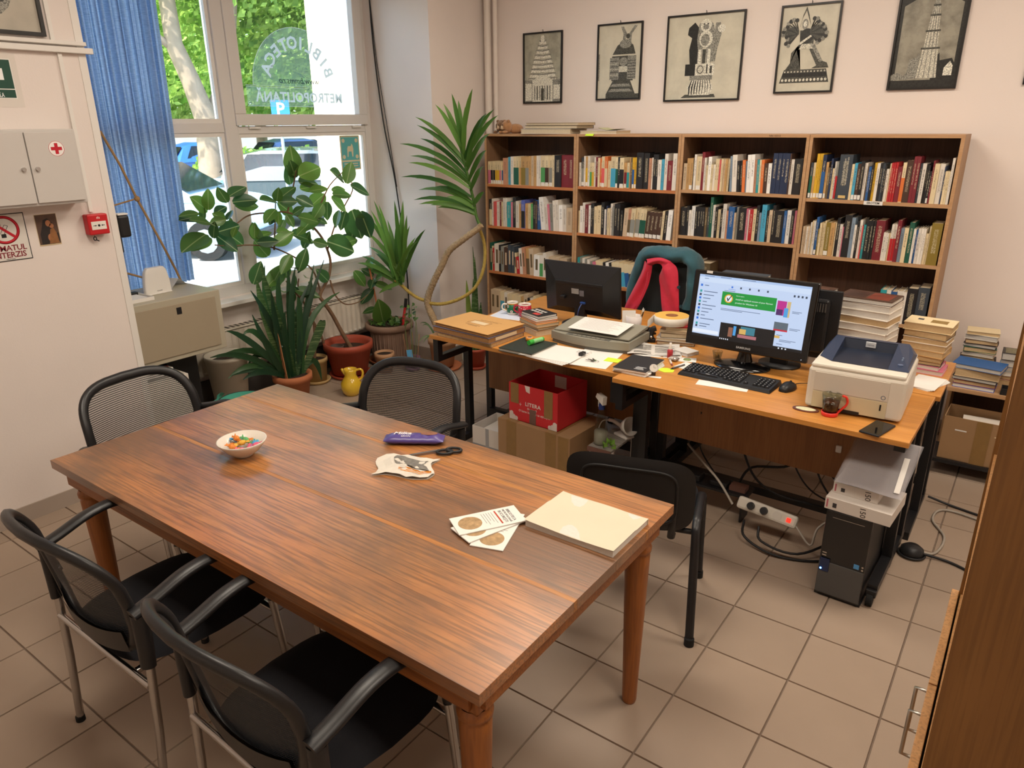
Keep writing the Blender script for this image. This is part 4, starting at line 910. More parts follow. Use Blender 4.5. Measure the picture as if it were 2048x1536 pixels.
SNAKE=[((-4.130,3.046,0.240),(-4.113,2.955,0.552),(-4.101,2.853,1.021),'s'),
((-4.130,2.994,0.261),(-4.142,2.885,0.618),(-4.151,2.849,0.918),'s'),
((-4.130,3.032,0.244),(-4.165,2.921,0.662),(-4.188,2.949,0.992),'c'),
((-4.130,3.059,0.237),(-4.147,3.121,0.451),(-4.158,3.113,0.673),'s'),
((-4.130,3.114,0.233),(-4.174,3.196,0.487),(-4.203,3.369,0.931),'c'),
((-4.130,3.092,0.227),(-4.117,3.156,0.534),(-4.108,3.386,0.971),'c'),
((-4.130,3.129,0.247),(-4.095,3.272,0.481),(-4.072,3.297,0.549),'s'),
((-4.130,3.120,0.279),(-4.140,3.232,0.542),(-4.146,3.535,0.707),'c'),
((-4.130,3.026,0.246),(-4.179,3.096,0.623),(-4.212,3.154,0.952),'c'),
((-4.130,2.992,0.244),(-4.166,2.844,0.391),(-4.191,2.725,0.352),'c'),
((-4.130,2.989,0.227),(-4.141,2.756,0.347),(-4.148,2.535,0.315),'c'),
((-4.130,2.987,0.210),(-4.110,2.790,0.299),(-4.097,2.608,0.295),'c'),
((-4.130,2.995,0.266),(-4.087,2.718,0.514),(-4.058,2.520,0.656),'c'),
((-4.130,2.963,0.275),(-4.140,2.705,0.416),(-4.146,2.432,0.487),'c'),
((-4.130,2.968,0.262),(-4.084,2.830,0.449),(-4.054,2.714,0.722),'c'),
((-4.130,2.997,0.231),(-4.108,2.971,0.409),(-4.093,2.937,0.437),'c'),
((-4.130,2.986,0.199),(-4.133,2.990,0.313),(-4.135,2.954,0.420),'c'),
((-4.130,3.165,0.249),(-4.141,3.231,0.253),(-4.148,3.289,0.085),'c'),
((-4.130,3.006,0.251),(-4.125,2.914,0.560),(-4.121,2.771,0.863),'c'),
((-4.130,3.026,0.246),(-4.097,2.963,0.690),(-4.075,2.973,0.927),'c'),
((-4.130,3.039,0.242),(-4.134,3.076,0.634),(-4.137,3.155,0.954),'c'),
((-4.130,2.993,0.255),(-4.098,2.923,0.534),(-4.077,2.895,0.845),'c'),
((-4.130,3.072,0.233),(-4.129,3.139,0.587),(-4.129,3.140,0.750),'c'),
((-4.130,2.979,0.247),(-4.158,2.793,0.429),(-4.176,2.486,0.462),'c'),
((-4.130,2.993,0.255),(-4.119,2.801,0.543),(-4.112,2.663,0.582),'c'),
((-4.130,3.019,0.248),(-4.098,2.975,0.494),(-4.077,2.985,0.683),'c'),
((-4.130,3.053,0.244),(-4.181,3.109,0.517),(-4.214,3.359,0.835),'c'),
((-4.130,2.989,0.227),(-4.134,2.871,0.300),(-4.137,2.559,0.332),'c')]
ROPE=[(-4.380,2.127,1.855),(-4.380,2.204,1.669),(-4.380,2.269,1.468),(-4.380,2.363,1.221),(-4.380,2.433,1.024),(-4.380,2.454,0.950)]
rp = T('tie_rope', 'tan rope stretched diagonally across the blue curtain', 'rope', ROPE[-1])
o0 = Vector(ROPE[-1])
P('cord', MB().tube([Vector(p) - o0 for p in ROPE], .0075, 8), M_rope, rp)
P('cord', MB().tube([Vector((-4.38, 2.08, 1.44)) - o0, Vector((-4.38, 2.26, 1.475)) - o0], .005, 6), M_rope, rp)
P('cord', MB().tube([Vector((-4.38, 2.08, 1.075)) - o0, Vector((-4.36, 2.2, 1.02)) - o0, Vector((-4.36, 2.24, .99)) - o0], .007, 6), M_rope, rp)
P('knot', ball(Vector((-4.375, 2.265, 1.475)) - o0, .017), M_rope, rp)

# ============================================================ plants
def leafm(name, c1, c2, rough=.35, vein='#b9c78a', stripes=0):
    m, t, b = newmat(name); b.inputs['Roughness'].default_value = rough; b.inputs['Specular IOR Level'].default_value = .5
    oi = N(t, 'ShaderNodeObjectInfo'); r = ramp(t, [(0, c1), (1, c2)]); t.links.new(oi.outputs['Random'], r.inputs[0]); out = r.outputs[0]
    tc = N(t, 'ShaderNodeTexCoord'); sp = N(t, 'ShaderNodeSeparateXYZ'); t.links.new(tc.outputs['Generated'], sp.inputs[0])
    f = mth(t, 'LESS_THAN', mth(t, 'ABSOLUTE', mth(t, 'SUBTRACT', sp.outputs[0], .5)), .025 if vein else -1)
    mx = N(t, 'ShaderNodeMix', data_type='RGBA'); t.links.new(mth(t, 'MULTIPLY', f, .6), mx.inputs[0]); t.links.new(out, mx.inputs[6]); mx.inputs[7].default_value = srgb(vein or '#ffffff'); out = mx.outputs[2]
    if stripes:
        no = N(t, 'ShaderNodeTexNoise'); no.inputs['Scale'].default_value = 1; mp = N(t, 'ShaderNodeMapping'); mp.inputs['Scale'].default_value = (6, 6, 150); t.links.new(tc.outputs['Object'], mp.inputs[0]); t.links.new(mp.outputs[0], no.inputs['Vector'])
        m2 = N(t, 'ShaderNodeMix', data_type='RGBA'); m2.inputs[7].default_value = srgb('#8aa06a'); t.links.new(mth(t, 'MULTIPLY', mth(t, 'GREATER_THAN', no.outputs['Fac'], .55), .5), m2.inputs[0]); t.links.new(out, m2.inputs[6]); out = m2.outputs[2]
    t.links.new(out, b.inputs['Base Color'])
    tl = N(t, 'ShaderNodeBsdfTranslucent'); x = N(t, 'ShaderNodeMixShader'); x.inputs[0].default_value = .4; om = [n for n in t.nodes if n.type == 'OUTPUT_MATERIAL'][0]
    t.links.new(out, tl.inputs[0]); t.links.new(b.outputs[0], x.inputs[1]); t.links.new(tl.outputs[0], x.inputs[2]); t.links.new(x.outputs[0], om.inputs[0]); return m
M_rub = leafm('rubber_leaf', '#2c5232', '#6a9440', .3, '#aebf82'); M_yuc = leafm('yucca_leaf', '#3d6b2c', '#6f9a43', .45, None); M_cli = leafm('clivia_leaf', '#24452f', '#3f6638', .38, None); M_san = leafm('snake_leaf', '#33532f', '#4d6b36', .45, None, 1)
M_soil = mat('potting_soil', '#3a2c22', .95, var=.4, scale=60, bump=.8, bscale=120)
M_stem = mat('brown_stem', '#7d6049', .85, var=.25, scale=30, bump=.4, bscale=80)
def oval_leaf(mt):        # unit leaf: along +y length 1, half width .24 (x), cupped
    m = MB(); n = 10
    def fn(u, v):
        y = u; w = .25 * sin(pi * min(1, max(0, u * .96 + .03)) ** .85) ** .8; s_ = (v - .5) * 2
        return (s_ * w, y, .06 * abs(s_) ** 1.5 * w * 4 - .10 * (u - .4) ** 2 + .05 * u * 0)
    m.grid(fn, n, 4); return m.mesh('leaf', mt)
ME_OV = oval_leaf(M_rub)
def put_leaf(me, parent, base, tip, roll=0, up=Vector((0, 0, 1)), wide=1.0, name='leaf', org=Vector((0, 0, 0))):
    b = Vector(base); t = Vector(tip); d = t - b; L = d.length; y = d.normalized(); z = (up - y * up.dot(y))
    if z.length < .05: z = Vector((1, -.7, .2)) - y * Vector((1, -.7, .2)).dot(y)
    z.normalize(); x = y.cross(z); R = Matrix((( x.x, y.x, z.x), (x.y, y.y, z.y), (x.z, y.z, z.z))).to_4x4()
    o = link(name, me, parent); o.matrix_local = TR(b - org) @ R @ RY(roll) @ Matrix.Diagonal((L * wide, L, L, 1)); return o
def pot(label, loc, prof, m, cat='plant pot', group='plant pots by the window', soil=None, saucer=None, nm='plant_pot', sm=None):
    t = T(nm, label, cat, loc, 0, group)
    P('pot', MB().lathe(prof, 32), m, t)
    if soil: P('soil', MB().lathe([(0, soil[1]), (soil[0], soil[1])], 24), M_soil, t)
    if saucer: P('saucer', MB().lathe([(0, .003), (saucer - .015, .003), (saucer, .028), (saucer - .006, .03), (saucer - .02, .01), (0, .01)], 32), sm or m, t)
    return t
def potprof(r0, r1, h, rim=.012, z0=0, lip=.03):
    return [(0, z0), (r0, z0), (r1, z0 + h - lip), (r1 + rim, z0 + h - lip), (r1 + rim, z0 + h), (r1 - .004, z0 + h), (r1 - .012, z0 + h - .03), (r0 - .01, z0 + .02)]
M_terra = mat('terracotta_plastic', '#a84b36', .5, var=.06, scale=6); M_terra2 = mat('terracotta_clay', '#b8704a', .75, var=.12, scale=10); M_beige = mat('beige_clay', '#b98f6c', .8, var=.15, scale=9); M_ribp = mat('ribbed_stone', '#8f7463', .85, var=.18, scale=9)
# rubber plant
FO = Vector((-4.25, 3.66, 0))
t = pot('large rubber plant in a brick-red plastic pot in front of the window', FO, potprof(.135, .178, .25, .014, .03, .05), M_terra, 'plant', 'potted plants by the window', (.166, .22), .165, 'rubber_plant')
n = len(FTRUNK); tr = smooth_path([Vector(p) - FO for p in FTRUNK], 5); P('trunk', MB().tube(tr, [.017 - .013 * i / len(tr) for i in range(len(tr))], 9), M_stem, t)
for pts in (FBR1, FBR2, FBR3, FBR4, FBR5, FBR6):
    q = smooth_path([Vector(p) - FO for p in pts], 4); P('branch', MB().tube(q, [.007 - .004 * i / len(q) for i in range(len(q))], 7), M_stem, t)
rl = random.Random(5)
for a, b in FICUS:
    a, b = Vector(a), Vector(b); put_leaf(ME_OV, t, a, a + (b - a) * 1.18, rl.uniform(-.45, .45), Vector((.62 + rl.uniform(-.25, .25), -.55 + rl.uniform(-.25, .25), .42)), rl.uniform(1.05, 1.35), 'leaf', FO)
P('bud', MB().tube([Vector((-4.31, 3.40, 1.60)) - FO, Vector((-4.30, 3.405, 1.66)) - FO], [.012, .003], 7), mat('orange_bud', '#e08a4a', .5), t)
P('nursery_pot', MB().lathe([(.045, .20), (.052, .25), (.049, .25), (.043, .222), (0, .222)], 20, TR(-.06, -.06, .0)), mat('grey_nursery_pot', '#5a4a44', .6), t)
# second rubber plant in the beige pot behind
BO = Vector((-4.345, 3.40, 0))
t = pot('thin-stemmed rubber plant in a beige pot against the radiator', BO, potprof(.075, .09, .2, .006, .0, .03), mat('beige_box_pot', '#c0a06c', .75, var=.15), 'plant', 'potted plants by the window', (.08, .18), .11, 'rubber_plant')
for pts in (BTR, BTR2): q = smooth_path([Vector(p) - BO + Vector((.0, -.02, -.06)) for p in pts], 4); P('stem', MB().tube(q, [.011 - .006 * i / len(q) for i in range(len(q))], 7), M_stem, t)
for k in range(10):
    bs = Vector((-4.35 + rl.uniform(-.05, .1), 3.22 + rl.uniform(-.1, .2), .8 + rl.uniform(-.1, .12))); put_leaf(ME_OV, t, bs, bs + Vector((rl.uniform(-.05, .16), rl.uniform(-.16, .16), rl.uniform(-.1, .12))), rl.uniform(-.6, .6), Vector((.6, -.4, .6)), 1, 'leaf', BO)
# strap-leaved plant and snake plant in a terracotta pot
def strap(pts, w, mt, seg=10, fold=.25, taper=.9, name='leaf'):
    p0, p1, p2 = [Vector(p) for p in pts]; m = MB(); c = 2 * p1 - (p0 + p2) / 2; rows = []
    side0 = None
    for i in range(seg + 1):
        u = i / seg; p = (1-u)**2 * p0 + 2*u*(1-u) * c + u*u * p2; d = (2*(1-u)*(c - p0) + 2*u*(p2 - c)).normalized()
        s_ = d.cross(Vector((.72, -.60, .34)));
        if s_.length < .08: s_ = d.cross(Vector((0, 0, 1)))
        s_.normalize()
        if side0 is not None and s_.dot(side0) < 0: s_ = -s_
        side0 = s_; nn = s_.cross(d); ww = w * min(1, .45 + 2.2*u) * (1 - max(0, (u - .55) / .45) ** 1.7 * taper)
        rows.append([p - s_ * ww + nn * ww * fold, p, p + s_ * ww + nn * ww * fold])
    m.add([v for r in rows for v in r], [[i*3+j, i*3+j+1, (i+1)*3+j+1, (i+1)*3+j] for i in range(seg) for j in range(2)], smooth=True)
    return m
SO = Vector((-4.14, 3.03, 0))
t = pot('dense strap-leaved plant with a snake plant in a terracotta pot by the table', SO, potprof(.095, .122, .215, .016, 0, .045), M_terra2, 'plant', 'potted plants by the window', (.11, .19), None, 'strap_leaf_plant')
for a, b, c, k in SNAKE:
    a = Vector(a); base = SO + Vector((max(-.085, min(.085, (a - SO).x)), max(-.085, min(.085, (a - SO).y)), .19))
    o = P('leaf', strap((base - SO, Vector(b) - SO, Vector(c) - SO), .030 if k == 's' else .021, M_san if k == 's' else M_cli), M_san if k == 's' else M_cli, t)
for dx, h in ((-.03, .52), (.03, .56)): P('plant_stake', MB().box(dx - .012, dx + .012, -.055, -.05, .19, h, RX(.1)), mat('wooden_stake', '#b57a50', .8, var=.15), t)
# yucca
YO = Vector((-3.755, 4.215, 0))
t = pot('tall yucca with a curving ringed trunk in a pale clay pot beside the pier', YO, potprof(.085, .108, .235, .01, .03, .05), M_beige, 'plant', 'potted plants by the window', (.1, .225), .15, 'yucca', M_terra2)
mt_ = mat('yucca_trunk', '#b39a78', .9, var=.5, scale=55, bump=.9, bscale=90); mt2 = mat('yucca_young_stem', '#b59a4c', .8, var=.4, scale=50, bump=.6, bscale=90)
def ringed(pts, r0, r1): 
    q = smooth_path([Vector(p) - YO for p in pts], 9); return MB().tube(q, [(r0 + (r1 - r0) * i / len(q)) * (1.07 if i % 2 else .95) for i in range(len(q))], 9)
YTR1[0] = (YO.x + .02, YO.y, .22)
P('trunk', ringed(YTR1, .029, .022), mt_, t); P('crown_stem', ringed(YTR1B, .012, .010), M_yuc, t); P('branch', ringed(YTR2, .013, .013), mt2, t); P('branch', ringed(YTR3, .014, .012), mt2, t)
for a, b in YC1 + YC2:
    a, b = Vector(a), Vector(b); b.x = max(b.x, -4.46)
    if b.x < -3.87: b.y = min(b.y, 4.33)
    d = b - a
    P('leaf', strap((a - YO, a + d * .5 + Vector((0, 0, .035 * d.length / .4)) - YO, b - YO), .0165, M_yuc, 7, .35, 1.0), M_yuc, t)
for k in range(14):
    an = k * 2.4; rr = .16 + .05 * (k % 3); b0 = Vector((.05 * cos(an), .05 * sin(an), .23)); tp = Vector((rr * cos(an), rr * sin(an), .23 + .12 - .04 * (k % 4)))
    P('spider_leaf', strap((b0, (b0 + tp) / 2 + Vector((0, 0, .06)), tp), .006, M_cli, 6, .3, 1.0), leafm('spider_leaf_green', '#5f7f52', '#7f9a6a', .4, None) if k == 0 else bpy.data.materials['spider_leaf_green'], t)
# big ribbed pot with stake and small greens
GO = Vector((-4.245, 4.115, 0))
prof = [(0, .0), (.14, 0), (.15, .02), (.155, .27), (.165, .285), (.195, .29), (.2, .315), (.195, .335), (.178, .338), (.165, .31), (.14, .05)]
t = pot('large ribbed stone-brown pot with a red stake and low greenery in the window corner', GO, prof, M_ribp, 'plant', 'potted plants by the window', (.165, .315), .19, 'ribbed_pot_plant', M_terra2)
for k in range(28): a = 2*pi*k/28; P('pot_rib', MB().tube([(.152*cos(a), .152*sin(a), .03), (.157*cos(a), .157*sin(a), .265)], .006, 5), M_ribp, t)
P('stake', MB().tube([(-.07, -.03, .31), (-.09, -.06, .6), (-.10, -.085, .80)], .008, 6), mat('orange_stake', '#b8714a', .8, var=.15), t)
P('stake', MB().cyl((.10, .05, .30), (.115, .08, .46), .012), mat('red_stake', '#c5292f', .5), t); P('stake_tip', MB().cyl((.115, .08, .46), (.12, .09, .53), .013), M_black, t)
for k in range(46):
    a = rl.uniform(0, 6.28); r_ = rl.uniform(.03, .16); b0 = Vector((r_*cos(a), r_*sin(a), .325)); put_leaf(ME_OV, t, b0, b0 + Vector((rl.uniform(-.03, .03), rl.uniform(-.03, .03), rl.uniform(.01, .05))), 0, Vector((.3, -.3, .9)), 1.6, 'leaf')
for bx, tx_ in (((-.09, -.05, .70), (-.02, -.16, .64)), ((-.09, -.05, .72), (-.16, -.12, .78)), ((-.09, -.06, .66), (.0, .06, .60)), ((-.1, -.08, .78), (-.03, -.18, .84)), ((-.1, -.08, .79), (-.18, .02, .86)), ((-.09, -.07, .62), (-.14, -.17, .50)), ((-.09, -.05, .68), (.05, -.1, .74)), ((-.08, -.05, .45), (-.15, -.15, .42)), ((-.05, -.02, .33), (.06, -.16, .56))):
    put_leaf(ME_OV, t, bx, tx_, rl.uniform(-.5, .5), Vector((.6, -.5, .5)), 1.1, 'leaf')
# small pots
t = pot('small beige clay pot between the red pot and the ribbed pot', (-4.075, 3.872, 0), potprof(.055, .072, .165, .008, 0, .035), M_beige, group='small pots on the floor', soil=(.062, .15))
t = pot('small purple pot with a blue butterfly tag on the floor', (-3.925, 4.035, 0), potprof(.045, .058, .10, .005, .012, .02), mat('purple_pot', '#7a5570', .5, var=.05), group='small pots on the floor', soil=(.05, .095), saucer=.065)
P('tag', MB().box(-.022, .022, -.03, -.027, .09, .19, RX(.15) @ RZ(.6), bev=.001), mat('blue_tag', '#5aa9dc', .5, var=.1, scale=30), t)
for k in range(4): a = k * 1.57 + .6; P('trellis', MB().tube([(.04*cos(a), .04*sin(a), .09), (.065*cos(a), .065*sin(a), .30)], .0025, 5), mat('cane', '#a97f58', .8), t)
for k in range(6): a = k * 1.1; P('stem', MB().tube(smooth_path([(.02*cos(a), .02*sin(a), .09), (.05*cos(a), .05*sin(a), .28), (.03*cos(a+.7), .06*sin(a+.7), .48 + .03*(k % 3))], 4), .0018, 5), mat('green_stem', '#6d7f4c', .7), t)
for k in range(26):
    a = rl.uniform(0, 6.28); r_ = rl.uniform(.02, .08); b0 = Vector((r_*cos(a), r_*sin(a), rl.uniform(.36, .54))); put_leaf(ME_OV, t, b0, b0 + Vector((rl.uniform(-.03, .03), rl.uniform(-.03, .03), rl.uniform(-.01, .03))), 0, Vector((.3, -.3, .9)), 1.4, 'leaf')
RO = Vector((-3.53, 4.36, 0))
t = pot('snake plant with upright leaves in a brick-red pot beside the bookcase', RO, potprof(.062, .085, .165, .006, .012, .02), M_terra, 'plant', 'potted plants by the window', (.078, .155), .085, 'snake_plant')
ME_L = leafm('snake_leaf_light', '#7d9440', '#93a84c', .45, None)
for k, (dx, dy, tx_, ty_, h, w) in enumerate(((-.03, -.02, -.06, -.02, .72, .022), (.0, .02, -.01, .03, .90, .016), (.02, -.02, .03, -.02, .60, .02), (.04, .0, .07, -.01, .56, .02), (.0, -.03, .01, -.02, .74, .018), (.02, .03, -.02, .02, .98, .012))):
    P('leaf', strap(((dx, dy, .15), ((dx+tx_)/2, (dy+ty_)/2, .15 + (h - .15) * .5), (tx_, ty_, h)), w, M_san, 9, .4), ME_L if k == 0 else M_san, t)
for k in range(3): P('fallen_leaf', MB().grid(lambda u, v: (-.08 - .02*k + .02*(v-.5), -.06 + .02*k, .16 - .10*u), 4, 2), mat('silver_leaf', '#b9bdb0', .6), t)
# yellow jug
jg = T('jug', 'glossy yellow ceramic jug standing on the floor tiles', 'jug', (-3.905, 3.36, 0), radians(40))
M_jug = mat('yellow_glaze', '#e0b832', .15, var=.08, scale=10, spec=.6, coat=.6)
P('body', MB().lathe([(0, 0), (.048, 0), (.066, .025), (.077, .062), (.074, .095), (.054, .128), (.042, .15), (.043, .175), (.049, .2), (.046, .2), (.038, .17), (.038, .15), (.05, .12), (0, .1)], 32), M_jug, jg)
P('handle', MB().tube(smooth_path([(.04, 0, .188), (.075, 0, .195), (.09, 0, .17), (.08, 0, .13), (.062, 0, .115)], 5), .0085, 8), M_jug, jg)
P('spout', MB().tube([(-.035, 0, .165), (-.05, 0, .185), (-.062, 0, .203)], [.016, .013, .008], 10), M_jug, jg)
# white planter and waste basket
pot('tall off-white planter behind the chair at the window', (-4.29, 2.63, 0), [(0, 0), (.10, 0), (.135, .41), (.142, .41), (.142, .435), (.128, .435), (.1, .38)], mat('offwhite_planter', '#cfc6b6', .6, var=.05), group='floor pots', soil=(.115, .39))
wb = T('waste_basket', 'dark green slatted waste basket with a turquoise plastic liner', 'basket', (-3.80, 2.40, 0))
for k in range(40):
    a = 2*pi*k/40; P('slat', MB().tube([(.105*cos(a), .105*sin(a), .01), (.142*cos(a), .142*sin(a), .285)], .0035, 5), mat('basket_dark', '#2c4038', .6), wb)
P('rim', MB().tube([(.143*cos(2*pi*k/40), .143*sin(2*pi*k/40), .288) for k in range(40)], .006, 8, closed=True), mat('basket_dark', '#2c4038', .6), wb)
P('base', MB().lathe([(0, .004), (.108, .004), (.108, .014), (0, .014)], 30), mat('basket_dark', '#2c4038', .6), wb)
P('liner', MB().grid(lambda u, v: ((.100 + .036 * v) * cos(2*pi*u), (.100 + .036 * v) * sin(2*pi*u), .03 + .262 * v), 40, 6), mat('turquoise_liner', '#59c5ae', .35, alpha=.75, var=.1), wb)
P('liner_flap', MB().grid(lambda u, v: ((.15 + .035 * sin(v*pi)*(1 + .3*sin(u*31))) * cos(3.3 + u*2.2), (.15 + .035 * sin(v*pi)*(1+.3*sin(u*31))) * sin(3.3 + u*2.2), .30 - .07 * v + .02*sin(u*17)), 40, 6), mat('turquoise_liner', '#59c5ae', .35, alpha=.75, var=.1), wb)
# ============================================================ framed pictures
def gray(n, c, var=.3, sc=60):
    nm = 'print_' + n
    if nm in MATS: return MATS[nm]
    m, t, b = newmat(nm); b.inputs['Roughness'].default_value = .4; tc = N(t, 'ShaderNodeTexCoord'); no = N(t, 'ShaderNodeTexNoise'); no.inputs['Scale'].default_value = sc * 1.6; no.inputs['Detail'].default_value = 5; no.inputs['Roughness'].default_value = .65
    q = srgb(c)[:3]; k = var * 1.5; r = ramp(t, [(.38, tuple(x * max(.1, 1 - k) for x in q) + (1,)), (.6, tuple(min(1, x * (1 + k)) for x in q) + (1,))])
    t.links.new(tc.outputs['Object'], no.inputs['Vector']); t.links.new(no.outputs['Fac'], r.inputs[0]); t.links.new(r.outputs[0], b.inputs['Base Color']); MATS[nm] = m; return m
PG = [gray('paper', '#cbc6b4', .05, 4), gray('light', '#c2bfb0', .35, 90), gray('mid', '#86857c', .45, 110), gray('dark', '#46463f', .5, 120), gray('black', '#22221f', .3, 60), gray('sky', '#8f8b7d', .18, 6), gray('bright', '#d6d4c6', .3, 80), gray('sky2', '#a5a392', .12, 8)]
M_frame = mat('black_frame', '#191614', .35, var=.1, spec=.5)
def ell(cx, cy, rx, ry, n=20): return [(cx + rx*cos(2*pi*k/n), cy + ry*sin(2*pi*k/n)) for k in range(n)]
def rec(x0, x1, y0, y1): return [(x0, y0), (x1, y0), (x1, y1), (x0, y1)]
def picture(x0, x1, z0, z1, label, shapes, base=0, ab=(0,0)):
    w, h = x1 - x0, z1 - z0
    t = T('framed_picture', label, 'picture', (x0, YB - .001, z0), group='framed pictures above the bookcases')
    f = MB(); b = .011; d = .016
    f.box(0, w, -d, 0, 0, b); f.box(0, w, -d, 0, h - b, h); f.box(0, b, -d, 0, b, h - b); f.box(w - b, w, -d, 0, b, h - b); P('frame', f, M_frame, t)
    p = MB(); p.box(b, w - b, -.006, -.002, b, h - b, mi=base); F = frame((b, -.0062, b), (1, 0, 0), (0, 0, 1)); W_, H_ = w - 2*b, h - 2*b
    for k, (mi, pts) in enumerate(shapes): p.poly([(x*W_, y*H_) for x, y in pts], .00012 + .00006 * k, F, mi)
    P('print', p, PG, t)
    P('hook', MB().tube([(w/2, -.004, h), (w/2, -.004, h + .012), (w/2, -.012, h + .014)], .0022, 5), M_blackm, t)
    return t
# stone temple tower
s = []
for k in range(9):
    y = .30 + k * .068; hw = .40 * (1 - k / 9.6) ** .8; s += [(1, [(.5 - hw, y), (.5 + hw, y), (.5 + hw * .86, y + .055), (.5 - hw * .86, y + .055)]), (2, [(.5 - hw * 1.04, y + .045), (.5, y + .03), (.5 + hw * 1.04, y + .045), (.5 + hw * .95, y + .062), (.5, y + .05), (.5 - hw * .95, y + .062)])]
s += [(2, rec(.0, .22, .0, .33)), (1, rec(.02, .2, .02, .28)), (2, rec(.78, 1, .0, .33)), (1, rec(.8, .98, .04, .25)), (1, rec(.22, .78, .0, .33))]
for k in range(7): s.append((3 if k % 2 else 2, rec(.27 + k*.07, .30 + k*.07, .03, .24)))
s += [(6, ell(.5, .33, .22, .05)), (3, rec(.46, .54, .02, .2)), (6, ell(.5, .92, .05, .06))]
picture(-3.515, -3.160, 2.019, 2.521, 'framed print of a tiered stone temple tower, leftmost on the back wall', [((6 if m == 1 else m), p) for m, p in s], 7)
# armour with horned helmet
s = [(2, rec(.0, .03, .25, .62)), (3, rec(.20, 1, .0, .06)), (3, [(.2, .06), (.9, .06), (.78, .24), (.36, .24)]), (2, [(.25, .09), (.85, .09), (.76, .13), (.33, .13)]), (2, [(.3, .16), (.8, .16), (.75, .2), (.36, .2)]),
     (3, rec(.33, .84, .24, .58)), (2, rec(.28, .50, .26, .56)), (2, rec(.70, .90, .26, .58)), (1, rec(.50, .70, .36, .44)), (2, ell(.6, .5, .1, .06)), (3, [(.34, .60), (.88, .60), (.82, .72), (.64, .80), (.45, .72)]), (2, ell(.64, .74, .14, .06)),
     (2, [(.56, .72), (.62, .74), (.66, .88), (.58, 1.0 - .03), (.52, .97), (.58, .87)]), (2, [(.70, .74), (.76, .72), (.78, .87), (.90, .97), (.84, .975), (.72, .88)]), (3, ell(.69, .84, .045, .035))]
for k in range(7): s.append((1 if k % 2 else 4, rec(.29, .49, .28 + k*.038, .288 + k*.038))); s.append((4, rec(.71, .89, .28 + k*.038, .288 + k*.038)))
picture(-2.862, -2.505, 2.029, 2.533, 'framed print of horned armour on a stand, second picture from the left', s)
# lions on a column capital
s = [(3, [(.22, .02), (.70, .02), (.68, .06), (.28, .06)]), (6, [(.34, .05), (.62, .05), (.66, .14), (.60, .24), (.36, .24), (.30, .14)])]
for k in range(9): s.append((4 if k < 3 else 3, [(.325 + k*.037, .06), (.34 + k*.035, .06), (.345 + k*.036, .15), (.37 + k*.03, .235), (.36 + k*.03, .235), (.322 + k*.038, .15)]))
s += [(2, rec(.33, .64, .235, .295)), (6, rec(.26, .66, .29, .43)), (4, rec(.26, .40, .29, .43)), (1, ell(.47, .36, .06, .065)), (3, ell(.47, .36, .045, .05)), (1, ell(.47, .36, .035, .04)), (3, rec(.55, .57, .31, .42)), (3, rec(.60, .63, .31, .4)),
      (4, [(.32, .43), (.42, .43), (.42, .62), (.45, .82), (.36, .92), (.28, .86), (.27, .78), (.33, .74), (.30, .6)]), (2, [(.42, .43), (.47, .43), (.48, .62), (.53, .62), (.54, .43), (.60, .43), (.63, .6), (.66, .75), (.60, .9), (.52, .95), (.42, .9), (.40, .72), (.42, .6)]),
      (2, [(.60, .45), (.66, .45), (.68, .6), (.72, .76), (.70, .9), (.64, .9), (.62, .75)]), (6, ell(.51, .88, .075, .075)), (2, ell(.51, .86, .04, .03)), (3, ell(.485, .895, .012, .01)), (3, ell(.535, .895, .012, .01)), (3, rec(.485, .53, .43, .6)), (6, ell(.52, .72, .09, .1)), (2, ell(.51, .71, .06, .07)), (6, ell(.72, .83, .05, .045)), (6, rec(.43, .47, .43, .6)), (6, rec(.555, .595, .43, .6))]
picture(-2.323, -1.788, 2.008, 2.544, 'large framed print of carved lions on a column capital', s)
# statue with many arms
rr = random.Random(2); s = [(3, [(.05, .10), (.95, .10), (.88, .26), (.12, .26)]), (4, rec(.1, .9, .17, .22))]
for k in range(13): s.append((6, ell(.11 + k*.065, .135, .022, .018, 8))); s.append((1, ell(.14 + k*.06, .235, .014, .012, 6)))
s += [(3, [(.14, .26), (.42, .26), (.36, .40), (.3, .52), (.5, .55), (.7, .30), (.62, .27), (.92, .27), (.88, .33), (.75, .36), (.6, .56), (.6, .72), (.34, .72), (.36, .56), (.22, .46), (.22, .34)]), (4, ell(.47, .65, .12, .09)), (1, [(.35, .5), (.62, .5), (.58, .56), (.4, .56)]), (2, [(.56, .55), (.74, .34), (.8, .35), (.62, .56)]),
      (2, ell(.42, .79, .055, .06)), (3, [(.33, .76), (.36, .86), (.42, .95), (.47, .86), (.52, .78), (.47, .9), (.42, .99), (.37, .9)]), (6, ell(.42, .79, .03, .035)), (6, [(.36, .55), (.6, .66), (.58, .68), (.36, .58)])]
for sx in (-1, 1):
    for k in range(12):
        a = radians(-55 + k * 12); r1 = .25 + rr.uniform(-.03, .05); cx_ = .42 + sx * .10; cy_ = .70
        ex, ey = cx_ + sx * r1 * cos(a), cy_ + r1 * .62 * sin(a); s.append((3 if k % 3 else 4, [(cx_, cy_ - .02), (ex, ey - .012), (ex + sx*.03, ey + .012), (cx_, cy_ + .02)])); s.append((4 if k % 2 else 2, ell(ex, ey, .035, .025, 8)))
picture(-1.567, -1.213, 2.040, 2.542, 'framed print of a dancing many-armed statue on a lotus base', s)
